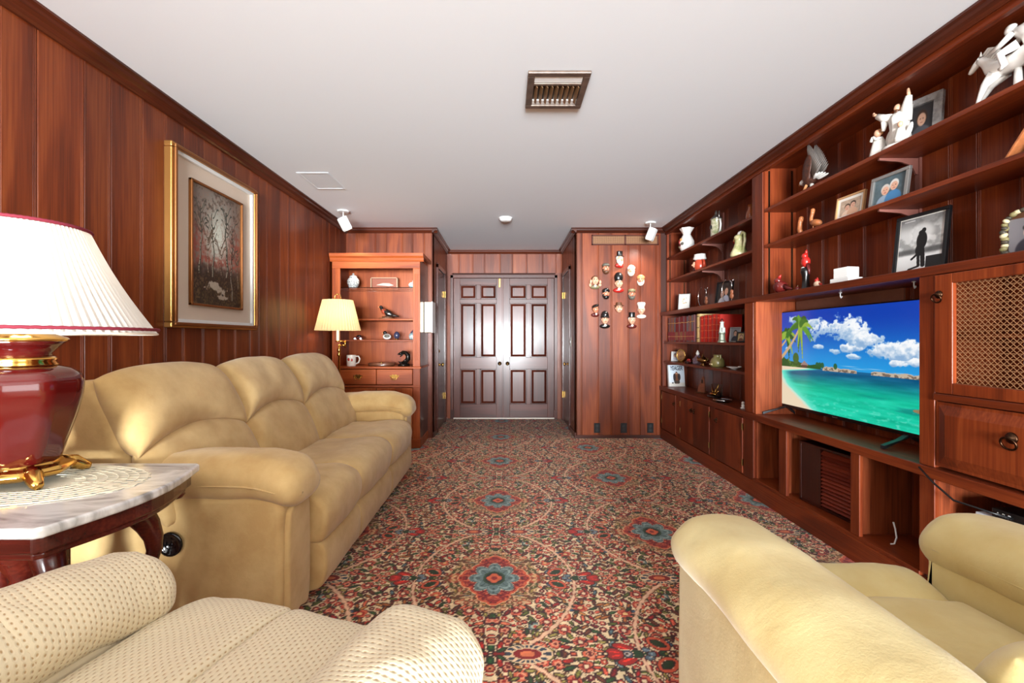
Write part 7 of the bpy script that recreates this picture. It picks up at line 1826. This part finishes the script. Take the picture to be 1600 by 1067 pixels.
def shell_frame():
    t = thing('shell_edged_photo', 'arched photo frame crusted with shells at the right edge', 'picture frame', (1.95, 1.665, ZLg), QR + 0.25)
    SH = [pbr('shell_cream', (214, 200, 160), 0.5), pbr('shell_olive', (136, 126, 84), 0.5), pbr('shell_dark', (70, 62, 50), 0.5)]
    rg = random.Random(3); pts = []
    for k in range(9): pts += [(-0.075, 0.012 + 0.013 * k), (0.075, 0.012 + 0.013 * k)]
    for a in np.linspace(0, PI, 15): pts.append((0.075 * math.cos(a), 0.118 + 0.06 * math.sin(a)))
    for i, (x, z) in enumerate(pts): G().ball((x + rg.uniform(-.004, .004), rg.uniform(-0.004, 0.004), z), (rg.uniform(.010, .015), 0.010, rg.uniform(.007, .011)), 8, 6, Matrix.Rotation(rg.uniform(-1, 1), 3, 'Y')).obj('shell', SH[i % 3], t, smooth=True)
    pl = [(-0.075, 0.005), (0.075, 0.005), (0.075, 0.118)] + [(0.075 * math.cos(a), 0.118 + 0.06 * math.sin(a)) for a in np.linspace(0.1, PI - 0.1, 9)] + [(-0.075, 0.118)]
    G().prism(pl, 'y', 0.006, 0.014).obj('backing', CBRN, t)
    img, u, v = canvas(50, 60, (120, 116, 120)); oval(img, u, v, 0.5, 0.42, 0.16, 0.2, (206, 160, 136)); oval(img, u, v, 0.5, 0.95, 0.36, 0.4, (50, 48, 56)); oval(img, u, v, 0.5, 0.28, 0.18, 0.12, (40, 34, 32))
    print_sheet('print', PRINT, t, img, 0.125, 0.135, y=0.004, z0=0.012)
    G().tube([(0, 0.014, 0.10), (0, 0.06, 0.003)], 0.004, 6).obj('easel_leg', CBRN, t)
shell_frame()

# ---------------------------------------------------------------- ornaments in the hutch
ZG, ZH2, ZH3, ZH4 = 1.7075, 1.3685, 1.1445, 0.8605
def hx(px, Y): return (px - 790) * Y / FPX
BW = floral('blue_white_glaze', (236, 234, 228), (92, 96, 104), 55)
t = thing('ginger_jar', 'white ginger jar with dark floral pattern on the glass shelf', 'jar', (hx(552, 4.98), 4.98, ZG))
G().lathe([(0.036, 0), (0.040, 0.006), (0.060, 0.05), (0.066, 0.085), (0.056, 0.115), (0.036, 0.128), (0, 0.13)], 26).obj('body', BW, t, smooth=True); G().lathe([(0.040, 0.128), (0.042, 0.138), (0.026, 0.152), (0.008, 0.158), (0.012, 0.170), (0, 0.178)], 20).obj('lid', BW, t, smooth=True)
G().lathe([(0.038, 0), (0.038, 0.005)], 20).obj('foot_ring', PORC, t)
t = thing('display_case', 'shallow glazed case holding a pale feather on the glass shelf', 'display case', (hx(601, 5.06), 5.06, ZG))
g = G()
for a in ((-0.15, 0.15, 0, 0.008), (-0.15, 0.15, 0.128, 0.136), (-0.15, -0.142, 0, 0.136), (0.142, 0.15, 0, 0.136)): g.box(a[0], a[1], -0.03, 0.02, a[2], a[3])
g.obj('case', pbr('case_frame', (196, 160, 130), 0.3), t); bx(-0.146, 0.146, 0.016, 0.02, 0.004, 0.132).obj('back', pbr('case_back', (150, 84, 62), 0.6), t)
G().tube([(-0.09, 0, 0.055), (-0.02, 0, 0.062), (0.05, 0, 0.058), (0.10, 0, 0.052)], [0.002, 0.016, 0.018, 0.002], 8, flat=0.4).obj('feather', pbr('pale_feather', (236, 214, 196), 0.7), t, smooth=True)
t = thing('blue_figurine', 'white and teal porcelain animal figurine at the right of the glass shelf', 'figurine', (hx(645, 4.98), 4.98, ZG))
TEAL = pbr('teal_glaze', (236, 236, 232), 0.25, srgb2=(70, 120, 130), vscale=45, coat=0.4)
G().ball((0, 0, 0.045), (0.048, 0.026, 0.034), 14, 9).obj('body', TEAL, t, smooth=True); G().ball((0.02, -0.01, 0.085), (0.024, 0.020, 0.022), 12, 8).ball((0.012, -0.01, 0.108), (0.007, 0.006, 0.012), 8, 6).ball((0.032, -0.01, 0.106), (0.007, 0.006, 0.012), 8, 6).obj('head', TEAL, t, smooth=True)
G().lathe([(0.045, 0), (0.048, 0.006), (0.03, 0.012), (0, 0.012)], 18).obj('base', TEAL, t, smooth=True)
def pheasant():
    t = thing('bird_carving', 'dark bird carving with red breast on an oval wooden base', 'figurine', (hx(604, 4.97), 4.97, ZH2))
    G().lathe([(0.0, 0), (0.085, 0), (0.088, 0.010), (0.078, 0.018), (0, 0.018)], 26, sy=0.6).obj('base', pbr('base_wood', (140, 86, 56), 0.4), t, smooth='auto')
    BRD = pbr('bird_dark', (58, 40, 34), 0.4, var=0.3, vscale=60)
    G().ball((0.012, 0, 0.075), (0.070, 0.034, 0.034), 18, 11, Matrix.Rotation(0.55, 3, 'Y')).obj('body', BRD, t, smooth=True); G().ball((-0.022, -0.016, 0.088), (0.036, 0.024, 0.030), 14, 9, Matrix.Rotation(0.5, 3, 'Y')).obj('breast', pbr('breast_red', (168, 72, 46), 0.4), t, smooth=True)
    G().tube([(-0.04, 0, 0.10), (-0.058, 0, 0.132)], [0.022, 0.017], 10).ball((-0.062, 0, 0.140), (0.020, 0.016, 0.016), 12, 8).obj('head', CBLK, t, smooth=True); G().tube([(-0.08, 0, 0.140), (-0.098, 0, 0.136)], [0.007, 0.001], 8).obj('beak', CSAND, t, smooth=True)
    G().tube([(0.05, 0, 0.055), (0.10, 0, 0.040), (0.135, 0, 0.034)], [0.022, 0.014, 0.006], 10, flat=1.4).obj('tail', BRD, t, smooth=True); G().ball((0.02, -0.034, 0.070), (0.055, 0.008, 0.020), 14, 8, Matrix.Rotation(0.5, 3, 'Y')).obj('wing', CBLK, t, smooth=True); G().ball((0.035, -0.040, 0.062), (0.016, 0.004, 0.008), 8, 6).obj('wing_bar', PORC, t, smooth=True)
    G().tube([(-0.005, 0.01, 0.045), (-0.01, 0.01, 0.018)], 0.005, 6).tube([(-0.005, -0.012, 0.045), (-0.01, -0.012, 0.018)], 0.005, 6).tube([(-0.05, 0, 0.024), (0.06, 0, 0.030)], 0.010, 8).obj('branch', CBRN, t, smooth=True)
pheasant()
def hutch_pot(label, px, mat, lid, s=1.0):
    t = thing('china_ornament', label, 'ornament', (hx(px, 4.95), 4.95, ZH3), 0, 'small china on the third hutch shelf', scale=s)
    G().lathe([(0.026, 0), (0.036, 0.012), (0.042, 0.035), (0.036, 0.058), (0.024, 0.068), (0, 0.069)], 20).obj('body', mat, t, smooth=True); G().lathe([(0.026, 0.068), (0.022, 0.080), (0.008, 0.088), (0.008, 0.096), (0, 0.10)], 16).obj('lid', lid, t, smooth=True)
    return t
NAVY = pbr('navy_glaze', (58, 58, 84), 0.2, coat=0.5)
t = thing('china_ornament', 'black and white china duck on the third hutch shelf', 'ornament', (hx(604, 4.95), 4.95, ZH3), 0, 'small china on the third hutch shelf')
G().ball((0.004, 0, 0.034), (0.046, 0.028, 0.032), 14, 9).obj('body', PORC, t, smooth=True); G().ball((-0.018, 0, 0.076), (0.022, 0.020, 0.022), 12, 8).obj('head', CBLK, t, smooth=True); G().tube([(-0.036, 0, 0.074), (-0.052, 0, 0.070)], [0.008, 0.003], 8).obj('bill', CSAND, t, smooth=True); G().ball((0.01, -0.026, 0.04), (0.030, 0.008, 0.018), 10, 7).obj('wing', CGRY, t, smooth=True)
t = thing('china_ornament', 'dark blue patterned china egg on the third hutch shelf', 'ornament', (hx(620, 4.95), 4.95, ZH3), 0, 'small china on the third hutch shelf')
G().lathe([(0.012, 0.010), (0.026, 0.022), (0.034, 0.045), (0.028, 0.072), (0.014, 0.088), (0, 0.092)], 20).obj('egg', NAVY, t, smooth=True); G().lathe([(0.024, 0), (0.022, 0.008), (0.014, 0.012), (0.018, 0.02)], 16).obj('stand', BRASS, t, smooth=True)
hutch_pot('white and teal lidded china pot at the right of the third hutch shelf', 645, TEAL, NAVY, 1.08)
t = thing('toy_car', 'small dark model car behind the floor lamp on the third hutch shelf', 'toy car', (hx(560, 4.95), 4.95, ZH3))
G().ball((0, 0, 0.024), (0.055, 0.024, 0.014), 16, 8).obj('body', CMAR, t, smooth=True); G().ball((0.006, 0, 0.038), (0.028, 0.019, 0.014), 14, 8).obj('cabin', CBLK, t, smooth=True)
for sx in (-1, 1):
    for sy in (-1, 1):
        g = G().lathe([(0.012, -0.004), (0.012, 0.004)], 12); G().add([(sx * 0.032 + a, sy * 0.021 + c_, 0.0125 + b) for a, b, c_ in g.v], g.f).obj('wheel', CHROME, t)
t = thing('mug', 'white mug with red print on the hutch counter', 'mug', (hx(549, 4.87), 4.87, ZH4))
G().lathe([(0.046, 0), (0.049, 0.006), (0.049, 0.118), (0.045, 0.118), (0.044, 0.012), (0, 0.010)], 28).obj('body', PORC, t, smooth='auto'); G().tube([(0.048, 0, 0.104), (0.078, 0, 0.105), (0.092, 0, 0.075), (0.080, 0, 0.038), (0.048, 0, 0.022)], 0.008, 10).obj('handle', PORC, t, smooth=True)
G().ball((-0.012, -0.048, 0.072), (0.014, 0.003, 0.017), 10, 6).ball((0.020, -0.044, 0.066), (0.010, 0.004, 0.016), 10, 6, Matrix.Rotation(0.4, 3, 'Z')).obj('print', CRED, t, smooth=True)
t = thing('round_tray', 'low round wooden lidded tray on the hutch counter', 'tray', (hx(596, 4.93), 4.93, ZH4))
G().lathe([(0.135, 0), (0.145, 0.006), (0.145, 0.026), (0.138, 0.032), (0, 0.032)], 40, sy=0.7).obj('tray', pbr('tray_wood', (104, 62, 42), 0.35, coat=0.3), t, smooth='auto'); G().lathe([(0.020, 0.032), (0.012, 0.040), (0, 0.043)], 14).obj('knob', BRASS, t, smooth=True)
def otter():
    t = thing('leaping_sculpture', 'dark bronze curved animal sculpture on the hutch counter', 'sculpture', (hx(631, 4.88), 4.88, ZH4), -0.1)
    DB = pbr('black_bronze', (38, 32, 28), 0.2, 0.6)
    G().lathe([(0.062, 0), (0.064, 0.012), (0.050, 0.026), (0.030, 0.032), (0, 0.032)], 18, mod=lambda a, j: 1 + 0.06 * math.cos(a * 5)).obj('base', DB, t, smooth=True)
    G().tube([(-0.02, 0, 0.035), (0.02, 0, 0.045), (0.046, 0, 0.075), (0.046, 0, 0.115), (0.020, 0, 0.142), (-0.015, 0, 0.148), (-0.036, 0, 0.136)], [0.014, 0.024, 0.027, 0.025, 0.022, 0.018, 0.012], 14).obj('body', DB, t, smooth=True)
    G().ball((-0.040, 0, 0.132), (0.022, 0.016, 0.015), 12, 8).tube([(-0.056, 0, 0.128), (-0.068, 0, 0.122)], [0.010, 0.006], 8).ball((-0.028, 0.010, 0.146), 0.006, 8, 6).ball((-0.028, -0.010, 0.146), 0.006, 8, 6).obj('head', DB, t, smooth=True)
    G().tube([(0.0, -0.01, 0.14), (-0.022, -0.014, 0.112), (-0.036, -0.014, 0.10)], [0.011, 0.008, 0.006], 8).tube([(0.04, -0.012, 0.075), (0.012, -0.016, 0.052), (0.0, -0.016, 0.036)], [0.014, 0.010, 0.008], 8).obj('legs', DB, t, smooth=True)
    G().tube([(-0.02, 0, 0.038), (-0.048, 0, 0.036), (-0.06, 0, 0.05)], [0.010, 0.007, 0.003], 8).obj('tail', DB, t, smooth=True)
otter()
